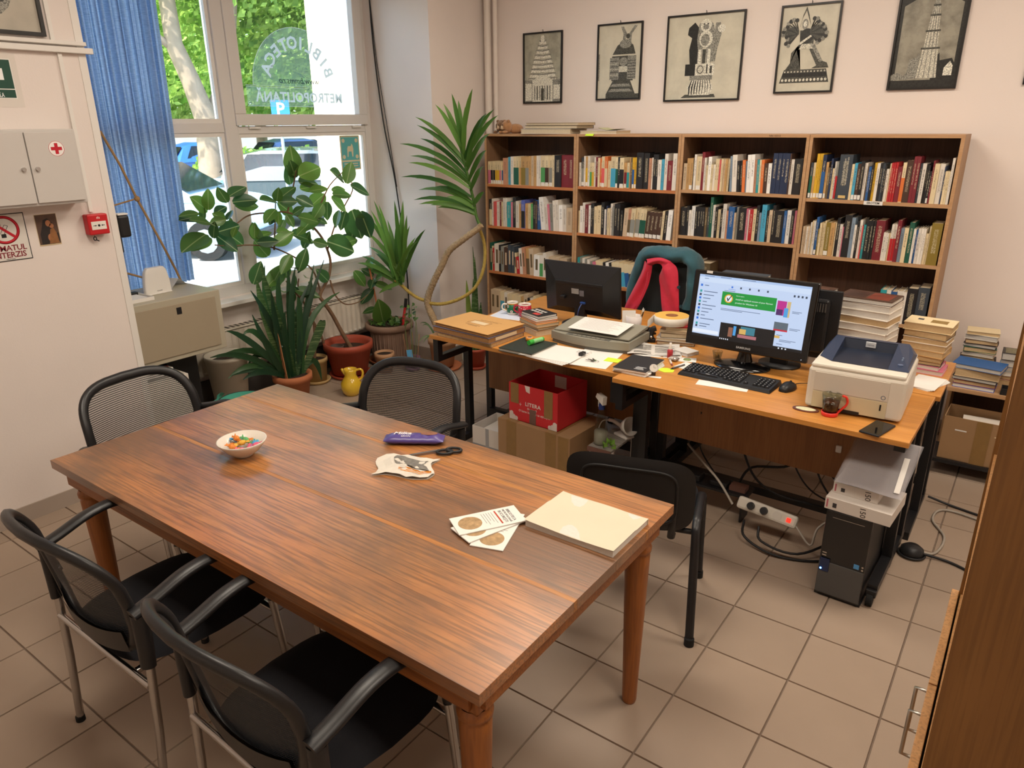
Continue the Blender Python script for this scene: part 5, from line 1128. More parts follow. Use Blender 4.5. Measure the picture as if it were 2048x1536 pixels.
# tower seen through an arch
s = [(5, [(.06, .08), (.94, .08), (.94, .86), (.75, .93), (.5, .985), (.25, .93), (.06, .86)]), (2, [(.0, .08), (.0, .14), (.1, .17), (.2, .13), (.24, .16), (.26, .3), (.36, .32), (.40, .36), (.42, .1)]), (4, [(.62, .08), (.62, .3), (.7, .36), (.72, .28), (.9, .3), (.94, .25), (.94, .08)]), (6, [(.8, .12), (.8, .2), (.88, .27), (.93, .22), (.93, .12)])]
tiers = [(.10, .42, .155, .115), (.42, .60, .105, .09), (.60, .76, .082, .065), (.76, .86, .058, .045), (.86, .94, .04, .03)]
for y0, y1, a, b in tiers:
    s.append((1, [(.55 - a, y0), (.55 + a, y0), (.55 + b, y1), (.55 - b, y1)])); s.append((3, rec(.55 - b * 1.25, .55 + b * 1.25, y1 - .02, y1)))
    for k in range(4): q = -.75 + k*.5; s.append((2, [(.55 + a*q - .008, y0), (.55 + a*q + .008, y0), (.55 + b*q + .006, y1 - .02), (.55 + b*q - .006, y1 - .02)]))
picture(-.908, -.553, 2.040, 2.560, 'framed print of a tall ribbed tower seen through a dark arch', s, 4)
picture(-.242, .12, 2.050, 2.55, 'framed picture at the very right edge, only its lower corner showing', [(5, rec(.1, .9, .1, .9))])

# ============================================================ left wall
def wallx(y, z): return frame((XL + .0005, y, z), (0, 1, 0), (0, 0, 1))      # local x -> +y, y -> z, normal +x
# first picture, cut by the frame
w0 = T('framed_picture', 'black-framed ink drawing at the top of the left wall', 'picture', (XL + .0005, 1.36, 2.268), group='framed pictures on the left wall')
f = MB(); f.box(0, .02, 0, .362, 0, .016); f.box(0, .02, 0, .362, .5, .516); f.box(0, .02, 0, .016, .016, .5); f.box(0, .02, .346, .362, .016, .5); P('frame', f, M_frame, w0)
P('print', MB().box(.004, .008, .016, .346, .016, .5), mat('ink_drawing', '#b9b2a4', .6, var=.25, scale=9), w0)
pr = MB(); [pr.poly(ell(.16 + .02*k, .2 + .05*k, .10 - .008*k, .13, 16), .0004 + .0002*k, frame((.0085, 0, 0), (0, 1, 0), (0, 0, 1)), k % 2) for k in range(4)]; P('drawing', pr, [gray('mid', '#86857c'), gray('dark', '#46463f')], w0)
# cable trunking
tk = T('cable_trunking', 'white double cable trunking running along the left wall under the picture', 'trunking', (XL, .2, 2.205))
P('duct', MB().box(.0005, .03, 0, 1.715, .0, .026, bev=.003), M_white, tk); P('duct', MB().box(.0005, .026, 0, 1.69, .034, .052, bev=.003), M_white, tk)
tag(P('vertical_duct', MB().box(XL + .0005, XL + .013, 1.757, 1.775, 1.478, 2.204), M_white), 'thin vertical white cable duct above the red call point', 'trunking')
tag(P('vertical_duct', MB().box(XL + .0005, XL + .013, 1.74, 1.758, 2.258, CEIL), M_white), 'thin vertical white cable duct rising above the trunking', 'trunking')
# green first-aid sign on white paper
sg = T('first_aid_sign', 'green and white first aid kit sign on the left wall', 'sign', (XL + .0005, 1.38, 2.0))
P('paper', MB().box(0, .0008, -.02, .195, -.035, .19), mat('sign_paper', '#ddd5cd', .7, var=.03), sg)
M_sg = mat('sign_green', '#1f4a3c', .5, var=.05)
gp = MB().box(.0008, .0018, -.012, .171, .0, .166, bev=0); P('plate', gp, mat('sign_border', '#e8e6e0', .5, var=.02), sg)
g2 = MB().box(.0018, .0022, -.008, .167, .042, .162); g2.box(.0018, .0022, -.008, .167, .004, .038); P('field', g2, M_sg, sg)
gc = MB().poly([(.0795 + .1*x*1.05, .102 + .1*y) for x, y in [(-.5,-.24),(-.24,-.24),(-.24,-.5),(.24,-.5),(.24,-.24),(.5,-.24),(.5,.24),(.24,.24),(.24,.5),(-.24,.5),(-.24,.24),(-.5,.24)]], .0004, frame((.0022, 0, 0), (0, 1, 0), (0, 0, 1))); P('cross', gc, mat('sign_white', '#f4f6f8', .5), sg)
tx = MB(); Mx = frame((.0023, .0795, .028), (0, 1, 0), (0, 0, 1)); text(tx, 'TRUSĂ', .0165, Mx, bold=.0005); text(tx, 'MEDICALĂ', .0165, Mx @ TR(.0, -.0155, 0), bold=.0005); P('lettering', tx, mat('sign_white', '#f4f6f8', .5), sg)
# first-aid cabinet
fa = T('first_aid_cabinet', 'white metal two-door first aid cabinet with a red cross', 'cabinet', (XL + .0005, 1.27, 1.535))
M_cabw = mat('cabinet_white', '#c9c4bf', .45, var=.03)
P('body', MB().box(0, .115, 0, .445, 0, .335, bev=.004), M_cabw, fa)
d1 = P('door', MB().box(.116, .128, .012, .217, .014, .322, bev=.002), M_cabw, fa); d2 = P('door', MB().box(.116, .128, .222, .430, .014, .322, bev=.002), M_cabw, fa)
P('lock', MB().cyl((.128, .188, .165), (.14, .188, .165), .009, n=14), M_chrome, d1); P('lock', MB().cyl((.128, .246, .165), (.14, .246, .165), .009, n=14), M_chrome, d2)
ck = MB().cyl((.128, .345, .25), (.1284, .345, .25), .034, n=28); dk = P('sticker', ck, mat('sticker_white', '#efece8', .5, var=.02), d2)
M_red = mat('cross_red', '#c0182c', .5, var=.03)
P('sticker_ring', MB().tube([(.1285, .345 + .033*cos(2*pi*k/28), .25 + .033*sin(2*pi*k/28)) for k in range(28)], .0008, 4, closed=True), M_red, d2)
CR_ = [(-.5,-.15),(-.15,-.15),(-.15,-.5),(.15,-.5),(.15,-.15),(.5,-.15),(.5,.15),(.15,.15),(.15,.5),(-.15,.5),(-.15,.15),(-.5,.15)]
rc = MB().poly([(x*.048, y*.048) for x, y in CR_], .0006, frame((.1286, .345, .25), (0, 1, 0), (0, 0, 1))); P('red_cross', rc, M_red, d2)
# no smoking sign
ns = T('no_smoking_sign', 'white no smoking sign with red ring and black border on the left wall', 'sign', (XL + .0005, 1.275, 1.29))
P('plate', MB().box(0, .002, 0, .188, 0, .215, bev=.0006), M_black, ns); P('field', MB().box(.002, .0024, .004, .184, .004, .211), mat('sign_field', '#dcd7d0', .5, var=.02), ns)
P('red_ring', MB().tube([(.0026, .094 + .058*cos(2*pi*k/36), .143 + .058*sin(2*pi*k/36)) for k in range(36)], .0066, 4, closed=True, flat=.12), M_red, ns)
P('red_bar', MB().box(.0026, .0034, -.058, .058, -.006, .006, TR(0, .094, .143) @ RX(radians(-42))), M_red, ns)
ci = MB(); ci.tube([(.0028, .075, .125), (.0028, .098, .165)], .001, 4); ci.tube([(.0028, .088, .12), (.0028, .112, .16)], .001, 4); ci.tube([(.0028, .098, .165), (.0028, .112, .16)], .001, 4); ci.box(.0025, .0032, .078, .098, .108, .125, None); ci.tube(smooth_path([(.0028, .07, .15), (.0028, .06, .165), (.0028, .075, .175), (.0028, .085, .165)]), .0012, 4); P('cigarette', ci, M_black, ns)
tx = MB(); Mx = frame((.0027, .094, .058), (0, 1, 0), (0, 0, 1)); text(tx, 'FUMATUL', .036, Mx, bold=.0006, spacing=.95); text(tx, 'INTERZIS', .036, Mx @ TR(0, -.031, 0), bold=.0006, spacing=.95); P('lettering', tx, mat('letter_maroon', '#7e1f2b', .5), ns)
t2 = MB(); text(t2, 'InfoCons', .01, Mx @ TR(.0, -.049, 0)); P('small_lettering', t2, M_black, ns)
# small devotional print
ic = T('icon_print', 'small dark print of a veiled figure holding a child on the left wall', 'print', (XL + .0005, 1.505, 1.345))
P('sheet', MB().box(0, .001, 0, .098, -.006, .142), mat('print_margin', '#c9b48e', .7), ic); P('field', MB().box(.001, .0013, .002, .096, .0, .14), mat('print_brown', '#5a4438', .6, var=.35, scale=40), ic)
ip = MB(); F = frame((.0013, 0, 0), (0, 1, 0), (0, 0, 1))
for mi, pts in ((0, [(.012, .0), (.07, .0), (.066, .06), (.072, .1), (.055, .122), (.035, .115), (.022, .075), (.012, .05)]), (1, ell(.055, .098, .012, .015)), (2, [(.045, .002), (.09, .002), (.085, .05), (.075, .075), (.06, .07)]), (1, ell(.068, .085, .01, .011)), (1, ell(.055, .03, .012, .018)), (0, rec(.078, .094, .01, .05))): ip.poly([(a, b) for a, b in pts], .0003 + .0001*mi, F, mi)
P('figure', ip, [mat('icon_dark', '#2b2422', .6, var=.2, scale=50), mat('icon_skin', '#a86f4c', .6, var=.2, scale=60), mat('icon_robe', '#8f6038', .6, var=.3, scale=60)], ic)
# fire call point
fc = T('fire_call_point', 'red fire alarm call point with a key hanging below', 'alarm', (XL + .0005, 1.722, 1.368))
M_fc = mat('alarm_red', '#c11f26', .4, var=.03)
P('housing', MB().box(0, .05, 0, .1, 0, .1, bev=.006), M_fc, fc); P('window', MB().box(.05, .0515, .014, .086, .025, .065, bev=.0004), mat('alarm_white', '#e9e4dc', .4), fc)
am = MB(); am.poly(ell(.05, .045, .006, .006, 14), .0005, frame((.0515, 0, 0), (0, 1, 0), (0, 0, 1)))
for s_ in (-1, 1): am.poly([(.05 + s_*.01, .045), (.05 + s_*.018, .049), (.05 + s_*.018, .0465), (.05 + s_*.028, .0465), (.05 + s_*.028, .0435), (.05 + s_*.018, .0435), (.05 + s_*.018, .041)][::(1 if s_ < 0 else -1)], .0005, frame((.0515, 0, 0), (0, 1, 0), (0, 0, 1)))
P('arrows', am, M_black, fc)
fl = MB(); fl.poly([(.044, .078), (.049, .078), (.052, .09), (.046, .085)], .0005, frame((.0502, 0, 0), (0, 1, 0), (0, 0, 1))); fl.poly([(.053, .078), (.06, .078), (.057, .089)], .0005, frame((.0502, 0, 0), (0, 1, 0), (0, 0, 1))); P('flame_symbol', fl, mat('alarm_white', '#e9e4dc', .4), fc)
P('key', MB().tube([(.03, .028 + .007*cos(2*pi*k/14), -.02 + .009*sin(2*pi*k/14)) for k in range(14)], .0025, 5, closed=True).tube([(.03, .032, -.026), (.03, .046, -.034)], .0028, 5).tube([(.03, .027, -.011), (.03, .027, .003)], .001, 4), M_black, fc)
# black handset holder behind the corner
hs_ = T('wall_handset', 'black wall handset with white top behind the wall corner', 'phone', (XL - .085, 1.889, 1.25))
P('cradle', MB().box(0, .06, 0, .022, .0, .19, bev=.006), M_black, hs_); P('handset', MB().box(.005, .055, .022, .082, .075, .19, bev=.012), M_black, hs_); P('cap', MB().box(.006, .054, .024, .08, .19, .2, bev=.004), M_white, hs_)
P('cord', MB().tube(smooth_path([(.03, .02, .0), (.03, .022, -.03), (.02, .012, -.08)]), .004, 6), M_black, hs_)

# ============================================================ niche: metal cabinet, router, boxes
M_fil = mat('grey_green_metal', '#b0a894', .45, var=.03, spec=.4); M_fil2 = mat('grey_green_drawer', '#a2957f', .45, var=.03)
fcb = T('filing_cabinet', 'grey-beige metal filing cabinet with one wide drawer in the window niche', 'cabinet', (-4.44, 1.895, .0))
P('body', MB().box(0, .44, 0, .578, .575, .94, bev=.004), M_fil, fcb)
dr = P('drawer', MB().box(.441, .449, .03, .538, .605, .905, bev=.002), M_fil2, fcb); P('handle_slot', MB().box(.4485, .4515, .285, .315, .845, .885), M_black, dr)
P('stand', MB().box(.0, .2, .3, .5, 0, .575), M_blackm, fcb)
wb_ = T('white_box', 'white low box under the filing cabinet carrying a power strip', 'box', (-4.20, 1.893, 0))
P('box', MB().box(0, .215, 0, .29, 0, .485, bev=.003), mat('box_white', '#ddd6cc', .6, var=.04), wb_); P('lid_recess', MB().box(.02, .195, .02, .27, .485, .487), mat('box_grey', '#a8a39a', .6), wb_)
ps1 = T('power_strip', 'white power strip with a red switch on the box under the cabinet', 'power strip', (-4.06, 1.895, .488))
P('body', MB().box(-.03, .03, 0, .23, 0, .045, bev=.008), M_white, ps1); P('switch', MB().box(-.012, .012, .185, .21, .044, .052, bev=.002), mat('switch_red', '#7e2a24', .4), ps1)
for k in range(3): P('socket', MB().cyl((0, .035 + .05*k, .044), (0, .035 + .05*k, .0465), .017, n=16), mat('socket_grey', '#c9c2b8', .5), ps1)
tag(P('loose_cable', MB().tube(smooth_path([(-4.03, 1.90, .57), (-3.97, 1.99, .57), (-3.95, 2.06, .545), (-3.98, 2.05, .535), (-4.0, 1.95, .54)]), .004, 6), cabm), 'short black cable looping over the power strip by the niche', 'cable')
rt = T('router', 'white rounded router standing on the filing cabinet', 'router', (-4.21, 2.205, .9405), radians(3))
M_rout = mat('router_white', '#e4e0da', .4, var=.02)
def rf(u, v):
    a = u * 2 * pi; n = 5; z = v * .155; hw = .083 - .022 * v ** 2.2; k = 1 - max(0, (v - .8) / .2) ** 3 * .16
    return (.022 * k * abs(sin(a)) ** (2/n) * (1 if sin(a) >= 0 else -1), hw * k * abs(cos(a)) ** (2/n) * (1 if cos(a) >= 0 else -1), z)
rm_ = MB().grid(rf, 36, 10); rm_.add([rf(k/36, 1) for k in range(36)], [list(range(36))]); P('shell', rm_, M_rout, rt)
tx = MB(); text(tx, 'HUAWEI', .009, frame((.0226, .0, .018), (0, 1, 0), (0, 0, 1))); P('logo', tx, mat('logo_grey', '#8d8780', .5), rt); P('led', MB().box(.0195, .0215, .02, .035, .128, .131), mat('logo_grey', '#8d8780', .5), rt)
P('foot', MB().box(-.03, .03, -.075, .075, 0, .006, bev=.002), M_rout, rt)
cs = T('paper_tray', 'white plastic tray with papers beside the router', 'tray', (-4.28, 1.93, .9405)); P('base', MB().box(0, .22, 0, .17, 0, .004), M_white, cs); P('paper', MB().box(.01, .2, .01, .155, .004, .012), mat('white_paper', '#e3dfd9', .8, var=.03), cs)
for s_ in ((0, .22, 0, .004), (0, .22, .166, .17), (.216, .22, .004, .166)): P('side', MB().box(s_[0], s_[1], s_[2], s_[3], .004, .02), M_white, cs)
tag(P('adapter', MB().box(-.02, .02, -.03, .03, 0, .022, bev=.004), M_black, None, (-4.25, 2.07, .9605 - .018)), 'small black adapter beside the white router', 'adapter')
lf_ = P('leaflet', MB().add([(-.05, -.07, 0), (.05, -.07, 0), (.05, 0, .05), (-.05, 0, .05), (.05, .07, 0), (-.05, .07, 0)], [[0, 1, 2, 3], [3, 2, 4, 5], [3, 2, 1, 0], [5, 4, 2, 3]]), mat('white_paper', '#e3dfd9', .8, var=.03), None, (-4.33, 2.37, .9405), (0, 0, radians(20)))
tag(lf_, 'folded white leaflet standing on the filing cabinet by the window', 'leaflet')
# teal poster on the lower right pane
po = T('window_poster', 'teal and cream poster stuck to the lower right window pane', 'poster', (XW - .0075, 4.045, 1.535))
P('sheet', MB().box(0, .0008, 0, .205, 0, .26), mat('poster_cream', '#d9cfae', .7, alpha=1), po)
pp = MB().box(.0008, .0012, .012, .193, .075, .248); pp.box(.0008, .0012, .012, .193, .012, .062); P('panel', pp, mat('poster_teal', '#62b2b2', .7, var=.1), po)
F = frame((.0012, 0, 0), (0, 1, 0), (0, 0, 1)); an = MB(); an.poly([(.07, .1), (.08, .1), (.085, .14), (.115, .14), (.12, .1), (.13, .1), (.135, .16), (.13, .185), (.12, .2), (.11, .18), (.08, .18), (.072, .16)], .0004, F)
for xx, zz in ((.035, .1), (.17, .1), (.035, .222), (.17, .222)): an.poly(ell(xx, zz, .016, .016, 10), .0004, F)
for k in range(2): an.poly(rec(.03, .175, .025 + k*.018, .034 + k*.018), .0004, F)
P('motif', an, mat('poster_cream', '#d9cfae', .7), po)
# ============================================================ desks
M_desk = wood('desk_beech', '#c07f38', '#cf8f46', 0, 1.2, .35, ring=10, grain=.15, coat=.15); M_deskp = wood('desk_panel', '#8f5f35', '#9c6b3e', 2, 1.0, .5, ring=9, grain=.15)
def desk(label, x0, x1, y0, y1, z, my, mz0, name='desk', bracket=None, cast=()):
    t = T(name, label, 'desk', ((x0+x1)/2, (y0+y1)/2, 0), group='block of four desks'); w = (x1-x0)/2; d = (y1-y0)/2; cy_ = (y0+y1)/2
    P('desk_top', MB().box(-w, w, -d, d, z - .024, z, bev=.003), M_desk, t)
    if my is not None: P('modesty_panel', MB().box(-w + .06, w - .06, my - cy_ - .008, my - cy_ + .008, mz0, z - .026), M_deskp, t)
    for s_ in (-1, 1):
        xx = s_ * (w - .035)
        P('foot_rail', MB().box(xx - .02, xx + .02, -d + .02, d - .02, .05 if cast else .0, .09 if cast else .04), M_blackm, t)
        P('leg_post', MB().box(xx - .02, xx + .02, -.02, .02, .04, z - .06), M_blackm, t); P('leg_post', MB().box(xx - .02, xx + .02, d - .1, d - .06, .04, z - .06), M_blackm, t)
        P('top_rail', MB().box(xx - .02, xx + .02, -d + .05, d - .02, z - .064, z - .025), M_blackm, t)
        if bracket and s_ in bracket:
            P('front_bracket', MB().box(xx - .018, xx + .018, -d + .012, -d + .05, z - .16, z - .025).box(xx - .018, xx + .018, -d + .05, -.02, z - .16, z - .125), M_blackm, t)
        if s_ in cast:
            for yy in (-d + .01,):
                c = P('caster', MB().cyl((xx - .012, yy, .028), (xx + .012, yy, .028), .028, n=20), M_rubber, t); P('caster_fork', MB().box(xx - .02, xx + .02, yy - .008, yy + .03, .04, .072, bev=.004), M_black, c)
    P('cross_beam', MB().box(-w + .05, w - .05, d - .12, d - .08, .10, .14), M_blackm, t)
    return t
DZ = .742
desk('left front desk with a black metal frame, scanner and folders on it', -2.745, -1.518, 2.968, 3.570, DZ - .004, 3.45, .285, bracket=(-1, 1))
desk('left back desk with mugs, facing the bookcases', -2.745, -1.518, 3.575, 4.17, DZ - .004, None, 0)
tb_ = desk('right front desk carrying the monitor, keyboard and white printer', -1.512, -.245, 2.878, 3.478, DZ, 3.30, .33, bracket=(-1,), cast=(1,))
tb_.rotation_euler = (0, 0, radians(-1.2))
desk('right back desk carrying the tall stacks of books', -1.512, -.222, 3.484, 4.06, DZ - .003, None, 0)
def clearmat(name, col, f=1.4, tint=.98):
    m, t, b = newmat(name); t.nodes.clear(); o = N(t, 'ShaderNodeOutputMaterial'); tr_ = N(t, 'ShaderNodeBsdfTransparent'); gl = N(t, 'ShaderNodeBsdfGlossy'); x = N(t, 'ShaderNodeMixShader'); lw = N(t, 'ShaderNodeLayerWeight'); lw.inputs[0].default_value = .25; fr_ = N(t, 'ShaderNodeMath', operation='MULTIPLY'); fr_.inputs[1].default_value = .3; t.links.new(lw.outputs['Facing'], fr_.inputs[0])
    c = srgb(col); tr_.inputs[0].default_value = tuple(v*tint for v in c[:3]) + (1,); gl.inputs['Roughness'].default_value = .08; t.links.new(fr_.outputs[0], x.inputs[0]); t.links.new(tr_.outputs[0], x.inputs[1]); t.links.new(gl.outputs[0], x.inputs[2]); t.links.new(x.outputs[0], o.inputs[0]); return m
M_clear = clearmat('clear_bottle', '#eef0ec')
# ============================================================ things on the oak table
M_paper = mat('white_paper', '#e3dfd9', .8, var=.03); M_cera = mat('white_ceramic', '#dfd6ca', .2, var=.03, spec=.6)
Zt = TZ + .0003
bw = T('candy_bowl', 'white porcelain bowl of wrapped sweets on the oak table', 'bowl', (-2.20, 1.362, Zt), radians(30))
P('bowl', MB().lathe([(0, .0), (.034, 0), (.036, .004), (.06, .022), (.082, .05), (.087, .06), (.083, .06), (.056, .026), (.03, .01), (0, .009)], 40), M_cera, bw)
rc_ = random.Random(9); SW = [('orange', '#e8862a'), ('orange', '#e8862a'), ('pink', '#e05a7c'), ('blue', '#3f9cd0'), ('green', '#5fb06a'), ('orange', '#e8862a'), ('yellow', '#e8b23a'), ('pink', '#e05a7c')]
spots_ = [(-.035, -.02), (-.01, -.035), (.04, .0), (-.05, .012), (.015, .04), (-.02, .03), (.0, .0), (.052, .022), (.02, -.03), (-.03, .0), (.035, -.025), (.03, .03), (-.005, .02)]
for k, (a, b) in enumerate(spots_):
    cn, cc = SW[k % 8]; z0 = .026 + (.018 if k in (6, 9, 12) else 0) + .006 * (k % 2) + .35 * (a*a + b*b) ** .5 * .4
    s_ = T('sweet', f'{cn} wrapped sweet, {ordn(k+1)} counting through the bowl on the oak table', 'sweet', Vector(bw.location) + Vector((a, b, z0)), rc_.uniform(0, 6), 'sweets in the bowl', (rc_.uniform(-.4, .4), rc_.uniform(-.4, .4), rc_.uniform(0, 6)))
    M_sw = mat('foil_' + cn, cc, .3, var=.3, scale=160, spec=.6, bump=.5, bscale=300)
    P('wrapper', ball((0, 0, .004), .012, 12, (1.25, .9, .8)), M_sw, s_)
    for q in (-1, 1): P('twist', MB().grid(lambda u, v: (q * (.013 + .013*u), (v - .5) * (.006 + .016*u), .004 + .004 * sin(v*12)), 3, 6), M_sw, s_)
# chocolate pack
ck = T('chocolate_pack', 'purple chocolate biscuit pack lying on the far side of the oak table', 'snack pack', (-1.762, 1.797, Zt), radians(33))
M_pur = mat('milka_purple', '#4f3f86', .35, var=.12, scale=14, spec=.6)
def pk(u, v):
    x = (u - .5) * .225; e = min(1, min(u, 1 - u) * 9); a = v * 2 * pi
    return (x, .036 * cos(a) * (1 - .1*(1-e)), .0165 + .0165 * sin(a) * (e if e > .12 else .12) * (1 + .06*sin(u*40)))
P('wrapper', MB().grid(pk, 30, 18), M_pur, ck)
tx = MB(); text(tx, 'Milka', .032, frame((-.045, .006, .0338), (1, 0, 0), (0, 1, 0)), shear=.2, bold=.0006); text(tx, 'GRAIN', .012, frame((-.03, -.016, .0322), (1, 0, 0), (0, .95, .3))); P('lettering', tx, mat('pack_white', '#ece6ee', .4), ck)
P('picture', MB().poly(ell(.055, .006, .032, .013, 18), .0006, TR(0, 0, .0334)), mat('choc_picture', '#8a5c48', .4, var=.4, scale=60), ck)
# crumpled paper packet
kp = T('paper_packet', 'crumpled paper packet printed with a street scene and orange stripes', 'packet', (-1.642, 1.622, Zt), radians(28))
rk = random.Random(4); hz = [[rk.uniform(0, .010) for _ in range(9)] for _ in range(9)]
def cr(u, v): 
    i, j = u * 8, v * 8; h = hz[int(min(i, 7.99))][int(min(j, 7.99))]
    return ((u - .5) * .20 + .014 * sin(v * 7), (v - .5) * .15 + .012 * sin(u * 6), .004 + h + .01 * sin(u * pi) * sin(v * pi))
mk_ = MB().grid(cr, 8, 8, smooth=False); mk_.grid(lambda u, v: (cr(u, v)[0], cr(u, v)[1], .0005), 8, 8); P('packet', mk_, mat('packet_paper', '#d3ccc0', .6, var=.08), kp)
P('print', MB().grid(lambda u, v: tuple(Vector(cr(.32 + .6*u, .35 + .45*v)) + Vector((0, 0, .0012))), 8, 6, smooth=False), mat('street_print', '#77736d', .6, var=.6, scale=70), kp)
for k in range(3): P('stripe', MB().grid(lambda u, v: tuple(Vector(cr(.35 + .6*u, .14 + .05*k + .02*v)) + Vector((0, 0, .0013))), 8, 1, smooth=False), mat('stripe_orange', '#e08a22', .6), kp)
# scissors
sc_ = T('scissors', 'black-handled scissors half under the chocolate pack', 'scissors', (-1.635, 1.778, Zt + .002), radians(55))
for q, (ox, oy) in enumerate(((.0, .0), (.03, .03))):
    P('handle', MB().tube([(.028*cos(2*pi*k/20) + .03 + ox, .018*sin(2*pi*k/20) - .012 + oy, .005) for k in range(20)], .0052, 8, closed=True, M=RZ(-.3 if q == 0 else -.55)), M_black, sc_)
P('blade', MB().box(-.10, .01, -.006, .004, .0025, .0045), mat('blade_steel', '#9d9d9d', .3, metal=1), sc_); P('blade', MB().box(-.10, .01, -.004, .006, .0046, .0065, RZ(.05)), mat('blade_steel', '#9d9d9d', .3, metal=1), sc_)
# leaflets
for k, (x, y, rz, lb) in enumerate(((-1.13, 1.478, 18, 'lowest fanned leaflet under the others on the oak table'), (-1.165, 1.482, -18, 'middle leaflet of the small fan on the oak table'), (-1.18, 1.492, -32, 'top leaflet with a round photo and red bar on the oak table'))):
    z = Zt + k * .0042; l = T('leaflet', lb, 'leaflet', (x, y, z), radians(rz), 'leaflets on the oak table')
    P('sheet', MB().box(-.05, .05, -.105, .105, 0, .0038, bev=.0006), M_paper, l)
    tx = MB(); F = TR(0, 0, .0039); text(tx, 'BIBLIOTECA', .013, F @ TR(0, .075, 0)); text(tx, 'METROPOLITANĂ', .0095, F @ TR(0, .062, 0)); text(tx, 'BUCUREȘTI', .0135, F @ TR(0, .049, 0)); P('lettering', tx, mat('leaflet_ink', '#3b3b42', .7), l)
    P('red_bar', MB().box(-.038, .038, .032, .037, .0038, .0042), mat('leaflet_red', '#b5412c', .6), l)
    tl_ = MB(); [tl_.box(-.036, .03 - .01*(q % 3), .022 - .008*q, .0235 - .008*q, .0038, .0041) for q in range(5)]; P('text_lines', tl_, mat('text_grey', '#8c8a88', .8), l)
    P('photo', MB().poly(ell(0, -.055, .036, .036, 26), .0004, TR(0, 0, .0038)), mat('leaflet_photo', '#a98a62', .6, var=.7, scale=70), l)
# white bound book
bk = T('paperback', 'thick cream paperback with curled blank cover on the oak table corner', 'book', (-.932, 1.650, Zt), radians(0))
mp_ = mat('cream_cover', '#d8ccb4', .55, var=.05, scale=8)
P('page_block', MB().box(-.146, .146, -.106, .106, 0, .019), mat('white_pages', '#d9d4cb', .85, var=.08, scale=120), bk)
P('cover', MB().grid(lambda u, v: ((u-.5)*.298, (v-.5)*.218, .0195 + .004 * (abs(u-.5)*2)**6 * (1 if v < .6 else .3) + .0022*sin(u*9 + v*3)*abs(v-.5)), 16, 12), mp_, bk)
P('cover_edge', MB().box(-.149, .149, .1065, .109, .0, .0195), mp_, bk)

# ============================================================ things on the left desks
Zd = DZ - .004 + .0003
ff = T('old_folder', 'old tan cardboard folder with printed label on top of the folder pile', 'folder', (-2.50, 3.12, Zd + .0535), radians(-6), 'folder pile on the left desk')
M_tan = mat('tan_card', '#c99a5e', .75, var=.08, scale=5)
P('cover', MB().box(-.215, .215, -.152, .152, .018, .0205, bev=.001), M_tan, ff); P('papers', MB().box(-.205, .208, -.145, .145, .001, .018), mat('aged_papers', '#a3774a', .85, var=.3, scale=120), ff)
fp = MB(); [fp.box(a, b, c, d, .0205, .0209) for a, b, c, d in ((-.06, .08, .028, .0295), (-.06, .08, -.032, -.0305), (-.06, -.0585, -.032, .028), (.0785, .08, -.032, .028), (-.03, .10, .05, .0525), (-.05, .06, -.055, -.051), (-.02, .05, -.068, -.065), (.03, .12, .062, .063))]; P('print', fp, mat('folder_ink', '#4a3526', .7), ff)
P('label', MB().box(-.045, .065, -.022, .02, .0205, .0208), mat('label_buff', '#dcc7a4', .7), ff)
fd = flat_book('folder', .43, .31, .030, mat('grey_violet_card', '#6a6270', .6, var=.08), (-2.50, 3.118, Zd + .0225), -4, 'grey-violet ring folder in the middle of the folder pile', 'folder', 'folder pile on the left desk', mat('aged_papers', '#a3774a', .85))
P('label', MB().box(.215, .2156, -.1, .08, .006, .024), mat('label_buff', '#dcc7a4', .7), fd)
flat_book('folder', .40, .29, .022, mat('torn_card', '#9a7650', .85, var=.25, scale=20), (-2.485, 3.115, Zd), -2, 'torn brown folder at the bottom of the folder pile', 'folder', 'folder pile on the left desk', mat('torn_papers', '#c0a074', .9, var=.4, scale=90))
pa = T('loose_papers', 'white plans and papers spread under the mugs', 'papers', (-2.58, 3.60, Zd), radians(8)); P('sheet', MB().box(-.15, .15, -.105, .105, 0, .0012), M_paper, pa); P('sheet', MB().box(-.14, .15, -.1, .1, .0013, .0024, RZ(.12)), mat('bluish_paper', '#d3d8e4', .8, var=.06, scale=12), pa)
